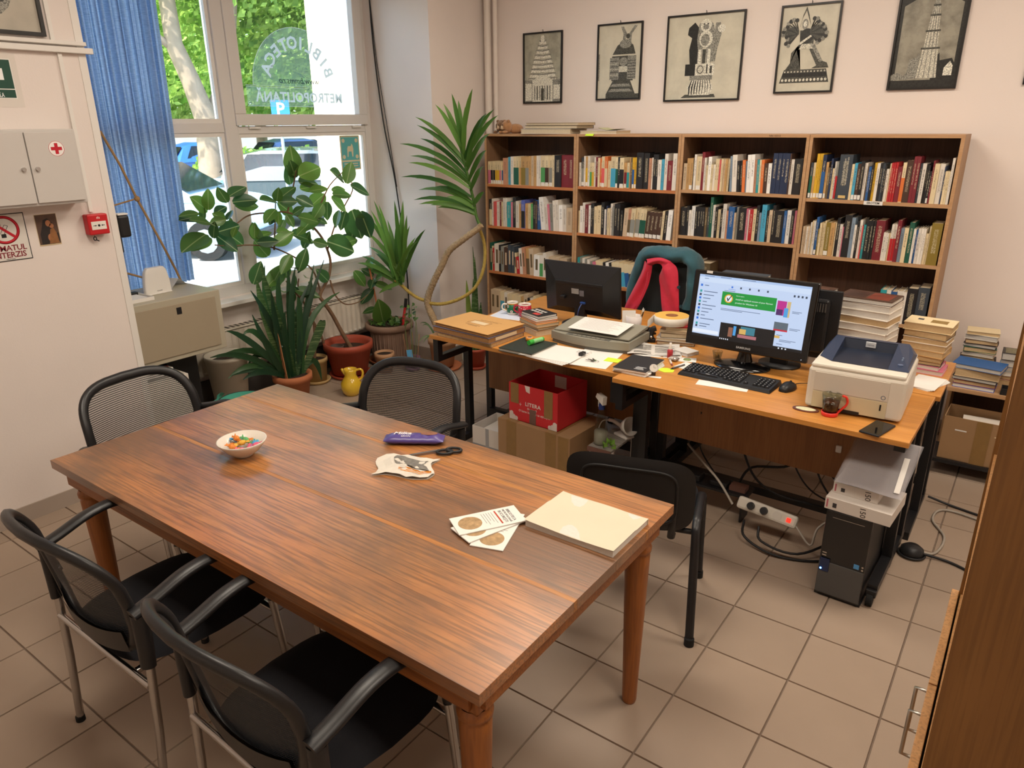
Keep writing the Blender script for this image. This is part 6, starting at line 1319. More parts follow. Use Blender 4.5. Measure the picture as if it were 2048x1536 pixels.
def mug(label, loc, r0, r1, h, m, rz, spots):
    t = T('mug', label, 'mug', loc, radians(rz), 'mugs on the left desk')
    prof = [(0, .0), (r0*.8, 0), (r0, .006), (r1, h*.45), (r0*1.02, h), (r0*.94, h), (r1*.92, h*.45), (0, .01)]
    P('body', MB().lathe(prof, 28), m, t); P('handle', MB().tube(smooth_path([(r0, 0, h*.82), (r0 + .026, 0, h*.8), (r0 + .03, 0, h*.45), (r1 - .004, 0, h*.22)]), .0055, 8), m if spots == 'dots' else M_cera, t)
    P('rim', MB().lathe([(r0*1.03, h - .006), (r0*1.04, h + .001), (r0*.93, h + .001), (r0*.92, h - .012)], 28), M_cera, t)
    if spots == 'dots':
        for k in range(22):
            a = k * 2.4; z = h * (.12 + .75 * ((k * .618) % 1)); rr_ = r0 + (r1 - r0) * (1 - abs(z/h - .45) / .55) + .0004
            P('dot', MB().cyl((rr_*cos(a), rr_*sin(a), z), ((rr_+.0008)*cos(a), (rr_+.0008)*sin(a), z), .0035, n=8), M_cera, t)
    else:
        for k in range(9):
            a = k * .7; z = h * (.3 + .4 * (k % 2)); rr_ = r1 + .0002
            f_ = P('flower', MB().cyl((rr_*cos(a), rr_*sin(a), z), ((rr_+.0008)*cos(a), (rr_+.0008)*sin(a), z), .0085, n=12), M_cera, t); P('flower_heart', MB().cyl(((rr_+.0008)*cos(a), (rr_+.0008)*sin(a), z), ((rr_+.0014)*cos(a), (rr_+.0014)*sin(a), z), .004, n=8), mat('flower_heart', '#7a5f6a', .5), f_)
        P('gold_band', MB().lathe([(r0*1.03, h*.84), (r0*1.045, h*.9), (r0*1.03, h*.93)], 28), mat('gold_band', '#b8842f', .4), t); P('white_foot', MB().lathe([(r0*.85, 0), (r0*1.01, .004), (r0*1.03, .014)], 28), M_cera, t)
mug('dark green mug with white flowers on the left desk', (-2.62, 3.615, Zd + .0026), .034, .036, .078, mat('mug_green', '#1e6b4b', .3, var=.05), 215, 'flowers')
mug('red mug with white dots on the left desk', (-2.525, 3.615, Zd + .0026), .038, .042, .078, mat('mug_red', '#b3243a', .25, var=.05), 200, 'dots')
# pile of books next to the folders
zc = Zd; pile = [(.19, .15, .032, 'a', 4, 'fat beige book at the bottom of the pile beside the scanner'), (.19, .14, .016, 'z', 8, 'thin brown book second from the bottom beside the scanner'), (.20, .15, .02, 't', 6, 'tan book in the middle of the pile beside the scanner'), (.18, .14, .014, 'o', 2, 'orange-edged book near the top of the pile beside the scanner'), (.18, .14, .013, 'w', 4, 'white book just under the black one beside the scanner'), (.17, .13, .016, 'k', 10, 'black book with red and white lettering on top of the pile')]
for w, d, h, c, rz, lb in pile:
    o = flat_book('book', w, d, h, c, (-2.265, 3.385, zc), rz - 30, lb, group='pile of books beside the scanner', pages=M_paper if c in 'wk' else None); zc += h + .0004
bl = MB(); [bl.box(-.07 + .028*(k % 4), -.05 + .028*(k % 4), .02 - .03*(k // 4), .036 - .03*(k // 4), .016, .0164) for k in range(8)]; P('cover_print', bl, mat('cover_white', '#d8d4cc', .6), o); P('cover_panel', MB().box(.0, .05, -.05, -.02, .016, .0166), mat('cover_red', '#c4423a', .6), o)
# dark notebook with tape and highlighter
flat_book('notebook', .215, .245, .018, mat('dark_green_cover', '#2a332f', .5, var=.06), (-2.12, 3.065, Zd), 0, 'dark green hardback notebook beside the white sheets', 'notebook', pages=mat('grey_pages', '#a9a49a', .85))
tg = T('adhesive_tape', 'small orange adhesive tape roll on the dark notebook', 'tape', (-2.165, 3.145, Zd + .0185)); P('roll', MB().lathe([(.014, 0), (.022, 0), (.022, .018), (.014, .018), (.014, 0)], 20), mat('tape_orange', '#d98a2e', .4), tg); P('core', MB().lathe([(.0125, .001), (.014, 0), (.014, .019), (.0125, .019)], 20), M_paper, tg)
hl = T('highlighter', 'green glue stick lying on the dark notebook', 'glue stick', (-2.10, 3.135, Zd + .033), radians(80)); P('barrel', MB().cyl((-.045, 0, 0), (.025, 0, 0), .013), mat('stick_label', '#8ccf8a', .35, var=.2, scale=80), hl); P('cap', MB().cyl((-.075, 0, 0), (-.045, 0, 0), .0142), mat('stick_green', '#3fb043', .35), hl); P('end', MB().cyl((.025, 0, 0), (.035, 0, 0), .0115), mat('stick_green', '#3fb043', .35), hl)
# flatbed scanner with a sheet of paper
sn_ = T('scanner', 'grey-beige flatbed scanner on the left front desk', 'scanner', (-1.865, 3.365, Zd), radians(2))
M_scan = mat('scanner_grey', '#8f8b7d', .5, var=.04); M_scan2 = mat('scanner_dark', '#5d5c56', .5, var=.05)
def sh(z, k): return [(-.235*k, .16*k), (-.235*k, -.10*k)] + [(-.235*k + .47*k*i/12, (-.10 - .045 * sin(pi*i/12))*k) for i in range(1, 12)] + [(.235*k, -.10*k), (.235*k, .16*k)]
P('base', MB().poly(sh(0, .97)[::-1], .018), M_scan2, sn_); P('housing', MB().poly(sh(0, 1)[::-1], .042, TR(0, 0, .018)), M_scan, sn_)
ld = P('lid', MB().add([(-.225, -.085, .062), (.225, -.085, .066), (.225, .155, .076), (-.225, .155, .072), (-.225, -.085, .068), (.225, -.085, .072), (.225, .155, .092), (-.225, .155, .09)], [[3, 2, 1, 0], [4, 5, 6, 7], [0, 1, 5, 4], [1, 2, 6, 5], [2, 3, 7, 6], [3, 0, 4, 7]]), M_scan, sn_)
bp_ = P('button_panel', MB().box(-.13, .13, -.125, -.095, .060, .0612), M_scan2, sn_)
for k in range(7): P('button', MB().box(-.09 + .028*k, -.07 + .028*k, -.118, -.106, .0612, .0635, bev=.001), M_scan, bp_)
sp1 = T('printed_sheet', 'white sheets with handwriting lying on the scanner lid', 'papers', (-1.85, 3.372, Zd + .0945), radians(0), rot=(radians(4.5), 0, radians(2)))
P('sheet', MB().box(-.15, .15, -.1, .1, -.001, .001, TR(-.004, .006, .0)), M_paper, sp1); P('sheet', MB().box(-.15, .15, -.1, .1, .0012, .003), M_paper, sp1)
tl_ = MB(); rq = random.Random(1)
for q in range(13): tl_.box(-.12 + .02*rq.random(), .06 + .06*rq.random(), .08 - .0125*q, .0815 - .0125*q, .003, .0033)
P('text_lines', tl_, mat('text_grey', '#8c8a88', .8), sp1)
# white sheets with binder clip, overhanging sheet
sh1 = T('paper_stack', 'stack of white sheets held by a black binder clip at the desk edge', 'papers', (-1.945, 3.08, Zd), radians(-2))
for k in range(4): P('sheet', MB().box(-.148, .148, -.148 + .004*k, .105, .0022*k, .0022*k + .002, RZ(radians(3 * k - 4))), M_paper, sh1)
bc = T('binder_clip', 'black binder clip on the white sheets', 'clip', (-1.805, 3.10, Zd + .009), radians(85)); P('body', MB().box(-.02, .02, -.011, .011, .0, .017, bev=.003), M_black, bc)
for s_ in (-1, 1): P('wire', MB().tube([(-.009, s_*.01, .012), (-.011, s_*.03, .014), (.011, s_*.03, .014), (.009, s_*.01, .012)], .0012, 5), M_chrome, bc)
tag(P('paper_sheet', MB().box(-.105, .105, -.14, .14, 0, .0015), M_paper, None, (-1.735, 3.11, Zd), (0, 0, radians(10))), 'single white sheet under the keys on the left desk', 'paper')
ky = T('key_bunch', 'bunch of keys with a ring lying on the white sheet', 'keys', (-1.70, 3.06, Zd + .003)); P('ring', MB().tube([(.014*cos(2*pi*k/18), .014*sin(2*pi*k/18), .002) for k in range(18)], .001, 5, closed=True), M_chrome, ky)
for k in range(3): a = 2.4 + .5*k; kk = P('key', MB().box(.012, .055, -.003, .003, .0005 + .002*k, .0022 + .002*k, RZ(a)), mat('key_steel', '#8f8c86', .35, metal=1), ky); P('bow', MB().poly([(x*1.0, y) for x, y in ell(.02, 0, .009, .009, 12)], .002, RZ(a) @ TR(0, 0, .0006 + .002*k)), mat('key_green', '#5c7a4a', .5) if k == 0 else mat('key_steel', '#8f8c86', .35, metal=1), kk)
M_neon = mat('neon_note', '#cdee3c', .7)
for k, (x, y, rz, pts, lb) in enumerate(((-1.645, 3.135, 8, [(-.04, -.03), (.038, -.032), (.04, .03), (-.038, .032)], 'neon yellow sticky note beside the keys'), (-1.352, 3.135, 15, [(-.038, -.012), (-.005, -.035), (.035, -.022), (.036, .014), (.0, .034), (-.03, .026)], 'neon yellow arrow-shaped note beside the watch'))):
    tag(P('sticky_note', MB().poly(pts, .0012), M_neon, None, (x, y, (Zd + .0016 if k == 0 else DZ + .0003)), (0, 0, radians(rz))), lb, 'note')
# black catalogue on papers, straddling the desks
Zb = DZ + .0003
pu = T('paper_bundle', 'bundle of white papers under the black catalogue', 'papers', (-1.475, 3.085, Zb), radians(4))
for k in range(5): P('sheet', MB().box(-.088, .088, -.105, .105, .0032*k, .0032*k + .003, RZ(radians(2.5*k - 5))), M_paper, pu)
nb_ = T('catalogue', 'black square catalogue with white print on the paper bundle', 'catalogue', (-1.478, 3.09, Zb + .0162), radians(3)); P('cover', MB().box(-.085, .085, -.118, .118, .008, .0095, bev=.0004), mat('matt_black', '#26262a', .55, var=.05), nb_); P('page_block', MB().box(-.084, .084, -.116, .116, 0, .008), M_paper, nb_)
nm = MB(); [nm.box(.012 + .004*(q % 2), .062 - .006*(q % 3), -.092 + .011*q, -.085 + .011*q, .0095, .0099) for q in range(4)]; P('print', nm, mat('catalogue_print', '#a9a9a9', .7, var=.4, scale=200), nb_)
wt = T('wristwatch', 'steel wristwatch with a dark strap leaning on the catalogue', 'watch', (-1.372, 3.03, Zb + .034), 0, None, (radians(52), 0, radians(32)))
P('case', MB().cyl((0, 0, .0), (0, 0, .008), .0205, n=28), M_chrome, wt); P('dial', MB().cyl((0, 0, .008), (0, 0, .0086), .0175, n=28), mat('watch_dial', '#c9c3b8', .4), wt); P('hands', MB().box(-.0007, .0007, 0, .013, .0086, .0091).box(.0008, .010, -.0007, .0007, .0086, .0091), M_black, wt)
P('strap', MB().grid(lambda u, v: ((v - .5)*.019, .030*cos(2*pi*u), -.024 + .027*sin(2*pi*u)), 30, 2).grid(lambda u, v: ((v - .5)*.019, .027*cos(2*pi*u), -.024 + .024*sin(2*pi*u)), 30, 2), mat('strap_brown', '#33251f', .6), wt)
# newspaper clippings
nw = T('newspaper_sheets', 'crumpled printed newspaper sheets beside the scanner', 'papers', (-1.545, 3.40, Zd + .001), radians(25))
def cl(u, v): return ((u-.5)*.27, (v-.5)*.20, .004 + .035*max(0, (.35-u))*max(0, v-.2)*3 + .006*sin(u*8)*sin(v*6+1) + .006)
P('sheet', MB().grid(cl, 12, 10), mat('newsprint', '#d0ccc6', .8, var=.1, scale=20), nw); P('sheet', MB().grid(lambda u, v: (cl(u, v)[0]*.9 + .02, cl(u, v)[1]*.9 - .03, cl(u, v)[2]*.4 + .0008), 10, 8), M_paper, nw)
pl = MB(); rq = random.Random(5)
for q in range(16):
    v0 = .08 + .052*q
    for (a, b) in ((.12, .45), (.52, .9)):
        if rq.random() < .85: pl.grid(lambda u, v, a=a, b=b, v0=v0: tuple(Vector(cl(a + (b-a)*u, v0 + .018*v)) + Vector((0, 0, .0007))), 5, 1)
P('text_lines', pl, mat('news_ink', '#55524e', .8, var=.5, scale=200), nw); P('photo', MB().grid(lambda u, v: tuple(Vector(cl(.04 + .25*u, .5 + .3*v)) + Vector((0, 0, .001))), 4, 4), mat('news_photo', '#6a6864', .7, var=.5, scale=60), nw)
tag(flat_book('notepad', .10, .085, .018, M_paper, (-1.385, 3.445, Zb), -20, 'small block of white notepaper behind the glue bottle', 'notepad', pages=M_paper), 'small block of white notepaper behind the glue bottle', 'notepad')
gb = T('glue_bottle', 'small red and white glue bottle among the papers', 'bottle', (-1.425, 3.335, Zb)); P('body', MB().lathe([(0, 0), (.0145, 0), (.0145, .038), (.008, .045)], 18), mat('glue_red', '#b0343c', .4, var=.2, scale=90), gb); P('cap', MB().lathe([(.009, .042), (.009, .056), (.006, .06), (.006, .078), (0, .079)], 16), M_cera, gb)
tk_ = T('trinket', 'small pile of crumpled silver foil by the pens', 'trinket', (-1.385, 3.295, Zb)); P('foil', MB().grid(lambda u, v: (.024*(1+.2*sin(u*31))*sin(v*pi)*cos(2*pi*u), .024*(1+.2*sin(u*23))*sin(v*pi)*sin(2*pi*u), .012 + .012*cos(v*pi)), 22, 8, smooth=False), mat('crumpled_foil', '#b8b0a8', .3, metal=.6, var=.3, scale=100), tk_)
bd = T('badge', 'round green badge on a white backing card', 'badge', (-1.335, 3.345, Zb), radians(20)); P('card', MB().box(-.045, .045, -.035, .035, 0, .001), M_paper, bd); P('badge_face', MB().lathe([(0, .006), (.017, .005), (.02, .001)], 20), mat('badge_green', '#7d8f5a', .4, var=.3, scale=100), bd)
pn = T('pen', 'white pen lying beside the glue bottle', 'pen', (-1.39, 3.265, Zb + .005), radians(-58), 'pens on the desk'); P('barrel', MB().cyl((-.05, 0, 0), (.05, 0, 0), .005), M_cera, pn); P('tip', MB().cyl((.05, 0, 0), (.065, 0, -.001), .005, .0015), mat('pen_red', '#8a3a34', .4), pn)
pn = T('pen', 'grey metal pen lying beside the yellow arrow note', 'pen', (-1.322, 3.205, Zb + .005), radians(72), 'pens on the desk'); P('barrel', MB().cyl((-.04, 0, 0), (.045, 0, 0), .0045), mat('key_steel', '#8f8c86', .35, metal=1), pn); P('tip', MB().cyl((-.055, 0, -.001), (-.04, 0, 0), .0012, .0045), M_black, pn)
tag(P('paper_slip', MB().box(-.04, .04, -.05, .05, 0, .0012), M_paper, None, (-1.298, 3.25, Zb), (0, 0, radians(-12))), 'white paper slip beside the keyboard corner', 'paper')
tag(P('paper_slip', MB().box(-.06, .06, -.012, .012, 0, .001), M_paper, None, (-1.385, 3.005, Zb), (0, 0, radians(12))), 'thin white strip of paper under the watch', 'paper')
tag(P('paper_slip', MB().box(-.115, .115, -.035, .035, 0, .001), M_paper, None, (-1.05, 3.075, Zb), (0, 0, radians(8))), 'white strip of paper sticking out from under the keyboard', 'paper')
pcu = T('paperclip_cup', 'small clear cup of paper clips in front of the monitor', 'cup', (-1.215, 3.44, Zb)); P('cup', MB().lathe([(0, .001), (.018, .001), (.026, .045), (.025, .045), (.017, .003)], 20), M_clear, pcu)
for k in range(14): a = k*2.1; P('paper_clip', MB().tube([(.012*cos(a), .012*sin(a), .004 + .001*k), (.012*cos(a+1.8), .012*sin(a+1.8), .010 + .0015*k)], .0009, 4), mat('clip_dark', '#4a4a48', .4, metal=.7), pcu)
pct = T('pencil_cup', 'white cup with purple flowers holding pens and card', 'cup', (-1.80, 3.665, Zd)); P('cup', MB().lathe([(0, .001), (.042, .001), (.047, .1), (.044, .1), (.04, .004)], 28), mat('cup_white', '#d9d0cc', .35, var=.05), pct)
for k in range(5): a = -1.6 + .5*k; P('flower', MB().cyl((.0455*cos(a), .0455*sin(a), .03 + .01*(k % 2)), (.0465*cos(a), .0465*sin(a), .03 + .01*(k % 2)), .009, n=8), mat('flower_purple', '#8a5f80', .5), pct)
tag(P('card_strip', MB().box(-.04, .036, -.0015, .0015, 0, .12), M_paper, None, (-1.815, 3.64, Zd + .01), (radians(-8), 0, radians(35))), 'white card standing in the pencil cup', 'card')
for k, (dx, dy, c, lb) in enumerate(((.022, .015, '#c9b08a', 'wooden pencil in the white cup'), (.03, .005, '#2a2a2e', 'black pen in the white cup'), (.012, .022, '#d9a05a', 'light orange pencil in the white cup'))):
    q = T('pencil', lb, 'pencil', (-1.80 + dx*.6, 3.665 + dy*.6, Zd + .006), 0, 'pens in the cup', rot=(radians(-8 + 5*k), radians(12 + 4*k), 0)); P('shaft', MB().cyl((0, 0, 0), (0, 0, .13), .004, n=6), mat('pencil_%d' % k, c, .5), q); P('end', MB().cyl((0, 0, .13), (0, 0, .145), .004, .001, n=6), M_paper, q)
tag(P('eraser', MB().box(-.012, .012, -.01, .01, 0, .035, bev=.003), M_cera, None, (-1.865, 3.575, Zd)), 'small white stick beside the monitor foot', 'eraser')
sk = T('stapler', 'black stapler behind the scanner', 'stapler', (-1.715, 3.655, Zd), radians(60)); P('base', MB().box(-.06, .06, -.016, .016, 0, .012, bev=.003), M_black, sk); P('arm', MB().box(-.06, .055, -.014, .014, .022, .045, RY(radians(8)), bev=.006), M_black, sk)
hp = T('tape_dispenser', 'black clip and tape cutter leaning on the book pile under the label roll', 'tape cutter', (-1.632, 3.55, Zd + .0005), radians(20)); P('base', MB().box(-.022, .022, -.018, .018, 0, .02, bev=.004), M_black, hp); P('arm', MB().tube(smooth_path([(0, 0, .018), (-.006, 0, .045), (.004, 0, .07), (.022, 0, .078)]), .010, 8, flat=1.6), M_black, hp); P('knob', ball((.0, -.015, .03), .009), M_chrome, hp)
# pile with the label roll
zc = Zd
for w, d, h, c, rz, x, lb in ((.20, .15, .02, 'e', 10, 0, 'brown book at the bottom of the pile under the label roll'), (.20, .15, .018, 'w', 6, .0, 'white book second in the pile under the label roll'), (.18, .13, .026, 'z', 12, .005, 'brown hardback in the pile under the label roll'), (.17, .13, .014, 'a', 5, .0, 'beige paperback in the pile under the label roll'), (.15, .12, .016, 'c', 15, .012, 'cream book near the top of the pile under the label roll'), (.15, .11, .01, 'r', 10, .012, 'thin red book directly under the label roll')):
    flat_book('book', w, d, h, c, (-1.515 + x, 3.625, zc), rz + 8, lb, group='pile of books under the label roll', pages=mat('red_pages', '#b54a48', .7) if c == 'r' else None); zc += h + .0003
lr = T('label_roll', 'large roll of white labels with yellow backing on the book pile', 'label roll', (-1.548, 3.612, zc)); P('labels', MB().lathe([(.034, 0), (.093, 0), (.093, .043), (.034, .043)], 40), mat('label_white', '#e3ddd2', .6, var=.05, scale=40), lr); P('side_face', MB().lathe([(.034, .0432), (.0925, .0432)], 40), mat('roll_yellow', '#dcae55', .6, var=.06, scale=30), lr); P('core', MB().lathe([(.031, .0), (.034, 0), (.034, .0435), (.031, .0435), (.031, 0)], 30), mat('card_core', '#96603a', .7), lr)
P('loose_end', MB().grid(lambda u, v: (-.088 - .02*u*u - .0, -.02 - .05*u, .043*v - .03*u*u), 8, 1), mat('label_white', '#e3ddd2', .6), lr)

# monitor seen from behind
m1 = T('monitor_from_behind', 'black monitor seen from behind on the left desks', 'monitor', (-2.145, 3.655, Zd), radians(0))
TL = TR(0, 0, .21) @ RX(radians(6))
P('bezel', MB().box(-.255, .255, .005, .022, -.155, .155, TL, bev=.004), M_black, m1)
P('back_shell', MB().add([(-.25, .005, -.15), (.25, .005, -.15), (.25, .005, .15), (-.25, .005, .15), (-.16, -.03, -.11), (.16, -.03, -.11), (.16, -.03, .05), (-.16, -.03, .05)], [[4, 5, 6, 7], [0, 1, 5, 4], [1, 2, 6, 5], [2, 3, 7, 6], [3, 0, 4, 7]], TL), M_shell, m1)
P('vent_bar', MB().box(-.16, .16, -.040, -.015, .035, .055, TL, bev=.004), M_black, m1)
lbp = P('rating_label', MB().box(-.05, .0, -.0315, -.0305, -.02, .012, TL), mat('rating_label', '#a5a3a0', .6, var=.2, scale=120), m1); P('rating_marks', MB().box(.005, .035, -.0315, -.0305, -.03, .005, TL), mat('rating_marks', '#77757a', .6, var=.6, scale=200), m1)
P('screen', MB().box(-.24, .24, .022, .0235, -.135, .14, TL), mat('screen_off', '#0a0a0c', .1), m1)
P('neck', MB().box(-.035, .035, -.02, .02, .01, .16, bev=.006), M_black, m1); P('foot', MB().lathe([(0, 0), (.11, 0), (.112, .008), (.1, .014), (0, .016)], 36), M_black, m1)
P('plug', MB().box(.012, .045, -.045, -.03, -.075, -.062, TL, bev=.003), mat('plug_blue', '#2c4a8a', .4), m1); P('plug', MB().box(-.12, -.09, -.055, -.028, -.055, -.035, TL, bev=.004), M_black, m1)
P('video_cable', MB().tube(smooth_path([(.03, -.048, .135), (.03, -.075, .11), (.02, -.07, .06), (.03, -.04, .01)]), .003, 6), mat('cable_blue', '#3a4f86', .5), m1)

# monitor with the web page
m2 = T('monitor', 'black monitor showing a web page with a green banner', 'monitor', (-1.075, 3.40, Zb), radians(-1.5))
TL = TR(.015, -.005, .265) @ RX(radians(-9)); 
P('bezel', MB().box(-.298, .298, -.016, .016, -.185, .185, TL, bev=.006), mat('gloss_black', '#0e0e10', .15, var=.05, spec=.6), m2)
P('back_shell', MB().box(-.25, .25, .016, .045, -.13, .14, TL, bev=.01), M_black, m2)
def em(name, c, s=.82): return mat('screen_' + name, c, .3, var=.0, emit=(c, s), spec=.1) if True else None
SM = {}
def scr(name, c):
    if name not in SM:
        m, t, b = newmat('screen_' + name); b.inputs['Base Color'].default_value = (.01, .01, .01, 1); b.inputs['Roughness'].default_value = .25; b.inputs['Emission Color'].default_value = srgb(c); b.inputs['Emission Strength'].default_value = .66; SM[name] = m
    return SM[name]
SF = TL @ frame((0, -.0165, .012), (1, 0, 0), (0, 0, 1)); HW, HH = .268, .152
layers = {}
def sr(mname, c, x0, x1, y0, y1, lv=1):
    """rectangle on the screen in 0..1 screen coordinates (y down)"""
    key = (mname, c); layers.setdefault(key, MB()).box(-HW + 2*HW*x0, -HW + 2*HW*x1, HH - 2*HH*y1, HH - 2*HH*y0, 0, .00012 * (lv + 1), SF)
sr('page', '#bccdea', 0, 1, 0, 1, 0); sr('bar', '#a9c0e4', 0, 1, 0, .035, 1); sr('bar2', '#c6d6ee', 0, 1, .035, .115, 1); sr('task', '#101216', .0, 1, .955, 1, 3)
sr('black', '#131417', .26, .755, .72, .955, 2); sr('white', '#dfe6f2', .0, .25, .88, .935, 2)
sr('green', '#1c8f3c', .235, .725, .23, .44, 2); sr('magenta', '#b52f86', .735, .815, .26, .48, 2); sr('purple', '#4f2a62', .735, .79, .39, .48, 3); sr('skin', '#c9b07a', .82, .85, .26, .5, 2); sr('cyan', '#4c9ad6', .80, .835, .36, .5, 3)
sr('photo', '#5a6670', .735, .855, .585, .72, 2); sr('red', '#c02c3c', .735, .855, .695, .72, 3); sr('wood', '#8a5c4a', .34, .38, .78, .93, 3); sr('cyan', '#4c9ad6', .385, .41, .75, .9, 3); sr('teal', '#3c7a8a', .45, .58, .74, .86, 3); sr('yel', '#d0aa60', .44, .50, .78, .86, 4); sr('pinky', '#a86a70', .43, .60, .87, .92, 3); sr('yel', '#d0aa60', .755, .80, .79, .83, 3)
for k, y in enumerate((.17, .265, .32, .375, .43, .485, .54, .595, .65, .705, .79, .83)):
    sr('text', '#5a6a86', .06, .10 + .03*((k*7) % 4), y - .006, y + .006, 2); sr('icon%d' % (k % 3), ('#2f6fd0', '#2f9a9a', '#3a4658')[k % 3], .022, .042, y - .018, y + .018, 2)
for k in range(5): sr('icon%d' % (0 if k == 0 else 2), ('#2f6fd0' if k == 0 else '#7a889e'), .31 + .08*k, .325 + .08*k, .135, .165, 2)
sr('icon0', '#2f6fd0', .285, .35, .185, .19, 2)
for k in range(4): sr('icon2', '#3a4658', .86 + .033*k, .876 + .033*k, .15, .182, 2)
for (a, b, y) in ((.24, .60, .50), (.24, .44, .52), (.25, .35, .215), (.87, .95, .40), (.87, .93, .42), (.87, .96, .66), (.87, .94, .68), (.77, .82, .78), (.80, .94, .85), (.80, .9, .87), (.78, .83, .915), (.05, .14, .018), (.2, .3, .018), (.05, .09, .06), (.4, .52, .018)): sr('text', '#5a6a86', a, b, y - .004, y + .004, 2)
for k in range(8): sr('white', '#dfe6f2', .27 + .018*k if k < 5 else .80 + .03*(k - 5), .278 + .018*k if k < 5 else .812 + .03*(k - 5), .968, .988, 4)
so = P('screen', MB().box(-HW, HW, -HH, HH, -.0008, 0, SF), scr('page', '#bccdea'), m2, label='lit screen with a green banner web page')
for (nmx, c), mb_ in layers.items(): P('screen_area', mb_, scr(nmx, c), so)['kind'] = 'stuff'
rg = MB(); rg.lathe([(.0155, .0006), (.0205, .0006)], 30, SF @ TR(-HW + 2*HW*.30, HH - 2*HH*.335, 0)); P('screen_area', rg, scr('yel2', '#e3a52e'), so); wd = MB().poly(ell(0, 0, .0155, .0155, 24), .0006, SF @ TR(-HW + 2*HW*.30, HH - 2*HH*.335, 0)); P('screen_area', wd, scr('white', '#dfe6f2'), so)
P('screen_area', MB().poly([(-.010, .004), (-.005, .004), (-.002, -.004), (.012, .018), (.016, .018), (-.001, -.012), (-.004, -.012)], .0008, SF @ TR(-HW + 2*HW*.30, HH - 2*HH*.335, 0)), scr('black', '#131417'), so)
tx = MB(); text(tx, 'Install an updated version of your Norton', .0105, SF @ TR(-HW + 2*HW*.365, HH - 2*HH*.33, .0006), align='LEFT', depth=.0001); text(tx, 'product for Windows 10', .0105, SF @ TR(-HW + 2*HW*.365, HH - 2*HH*.385, .0006), align='LEFT', depth=.0001); text(tx, 'Norton support', .006, SF @ TR(-HW + 2*HW*.365, HH - 2*HH*.275, .0006), align='LEFT', depth=.0001); P('screen_text', tx, scr('letter', '#e6f4ea'), so)
tx = MB(); text(tx, 'SAMSUNG', .014, TL @ frame((0, -.0167, -.163), (1, 0, 0), (0, 0, 1)), bold=.0004, depth=.0002, spacing=1.15); P('logo', tx, mat('logo_silver', '#b4b4b4', .4), m2)
P('sticker', MB().box(-.235, -.205, -.0172, -.0164, .172, .184, TL), M_paper, m2); P('power_led', MB().box(.272, .275, -.0172, -.0164, -.172, -.168, TL), scr('white', '#dfe6f2'), m2)
P('neck', MB().tube([(0, .03, .012), (0, .03, .06), (0, .025, .13)], [.042, .03, .028], 16), mat('gloss_black', '#0e0e10', .15), m2)
P('foot', MB().lathe([(0, 0), (.118, 0), (.12, .006), (.08, .016), (.045, .022), (0, .024)], 40, Matrix.Diagonal((1.15, .82, 1, 1))), mat('gloss_black', '#0e0e10', .15), m2)
# third monitor behind, facing away
m3 = T('monitor_from_behind', 'black monitor back with vents, half hidden behind the lit monitor', 'monitor', (-.935, 3.545, Zd), 0)
TL = TR(0, 0, .235) @ RX(radians(-2)); P('bezel', MB().box(-.255, .245, .0, .018, -.17, .16, TL, bev=.004), M_black, m3); P('back_shell', MB().box(-.22, .20, -.03, .0, -.14, .12, TL, bev=.012), M_shell, m3)
gr = MB(); [gr.box(.05 + .012*q, .056 + .012*q, -.0315, -.03, .06, .1, TL) for q in range(12)]; P('vents', gr, mat('vent_grey', '#55504c', .5), m3); P('neck', MB().box(-.04, .04, -.03, .0, .008, .14), M_black, m3); P('foot', MB().lathe([(0, 0), (.1, 0), (.1, .01), (0, .012)], 30), M_black, m3)
# keyboard
kb = T('keyboard', 'black keyboard in front of the lit monitor', 'keyboard', (-1.058, 3.175, Zb + .0012), radians(-2.5))
kbm = MB().add([(-.222, -.078, 0), (.222, -.078, 0), (.222, .078, 0), (-.222, .078, 0), (-.216, -.072, .012), (.216, -.072, .012), (.216, .074, .021), (-.216, .074, .021)], [[3, 2, 1, 0], [4, 5, 6, 7], [0, 1, 5, 4], [1, 2, 6, 5], [2, 3, 7, 6], [3, 0, 4, 7]]); P('case', kbm, M_black, kb)
def keycap(w, d): m = MB(); m.add([(-w/2, -d/2, 0), (w/2, -d/2, 0), (w/2, d/2, 0), (-w/2, d/2, 0), (-w*.38, -d*.36, .006), (w*.38, -d*.36, .006), (w*.38, d*.40, .006), (-w*.38, d*.40, .006)], [[4, 5, 6, 7], [0, 1, 5, 4], [1, 2, 6, 5], [2, 3, 7, 6], [3, 0, 4, 7]]); m.add([(-w*.12, -d*.05, .0062), (w*.06, -d*.05, .0062), (w*.06, d*.2, .0062), (-w*.12, d*.2, .0062)], [[0, 1, 2, 3]], mi=1); return m.mesh('key', [mat('keycap', '#1a1a1d', .4, var=.1), mat('key_legend', '#b9b9b9', .6)])
km = keycap(.0175, .0175); ks = keycap(.108, .0175); kw = keycap(.030, .0175)
tilt = Matrix.Rotation(math.atan2(.009, .146), 4, 'X')
def addkey(me, x, y): o = link('key', me, kb); o.matrix_local = TR(x, y, .0123 + (y + .072) * .0616) @ tilt
for r_, yy in enumerate((.056, .034, .0145, -.005, -.0245, -.044)):
    if r_ < 5:
        for c_ in range(15): addkey(km if not (r_ > 1 and c_ in (0, 14)) else kw, -.203 + .0192*c_ + (.004 if r_ > 1 and c_ in (0,) else 0) - (.004 if r_ > 1 and c_ == 14 else 0), yy)
    else:
        for x_ in (-.203, -.180, -.157, .0, .023, .046, .066): addkey(km, x_, yy)
        addkey(ks, -.082, yy)
    for c_ in range(4):
        if r_ > 0: addkey(km, .140 + .0192*c_, yy)
    if r_ == 5: addkey(km, .098, yy)
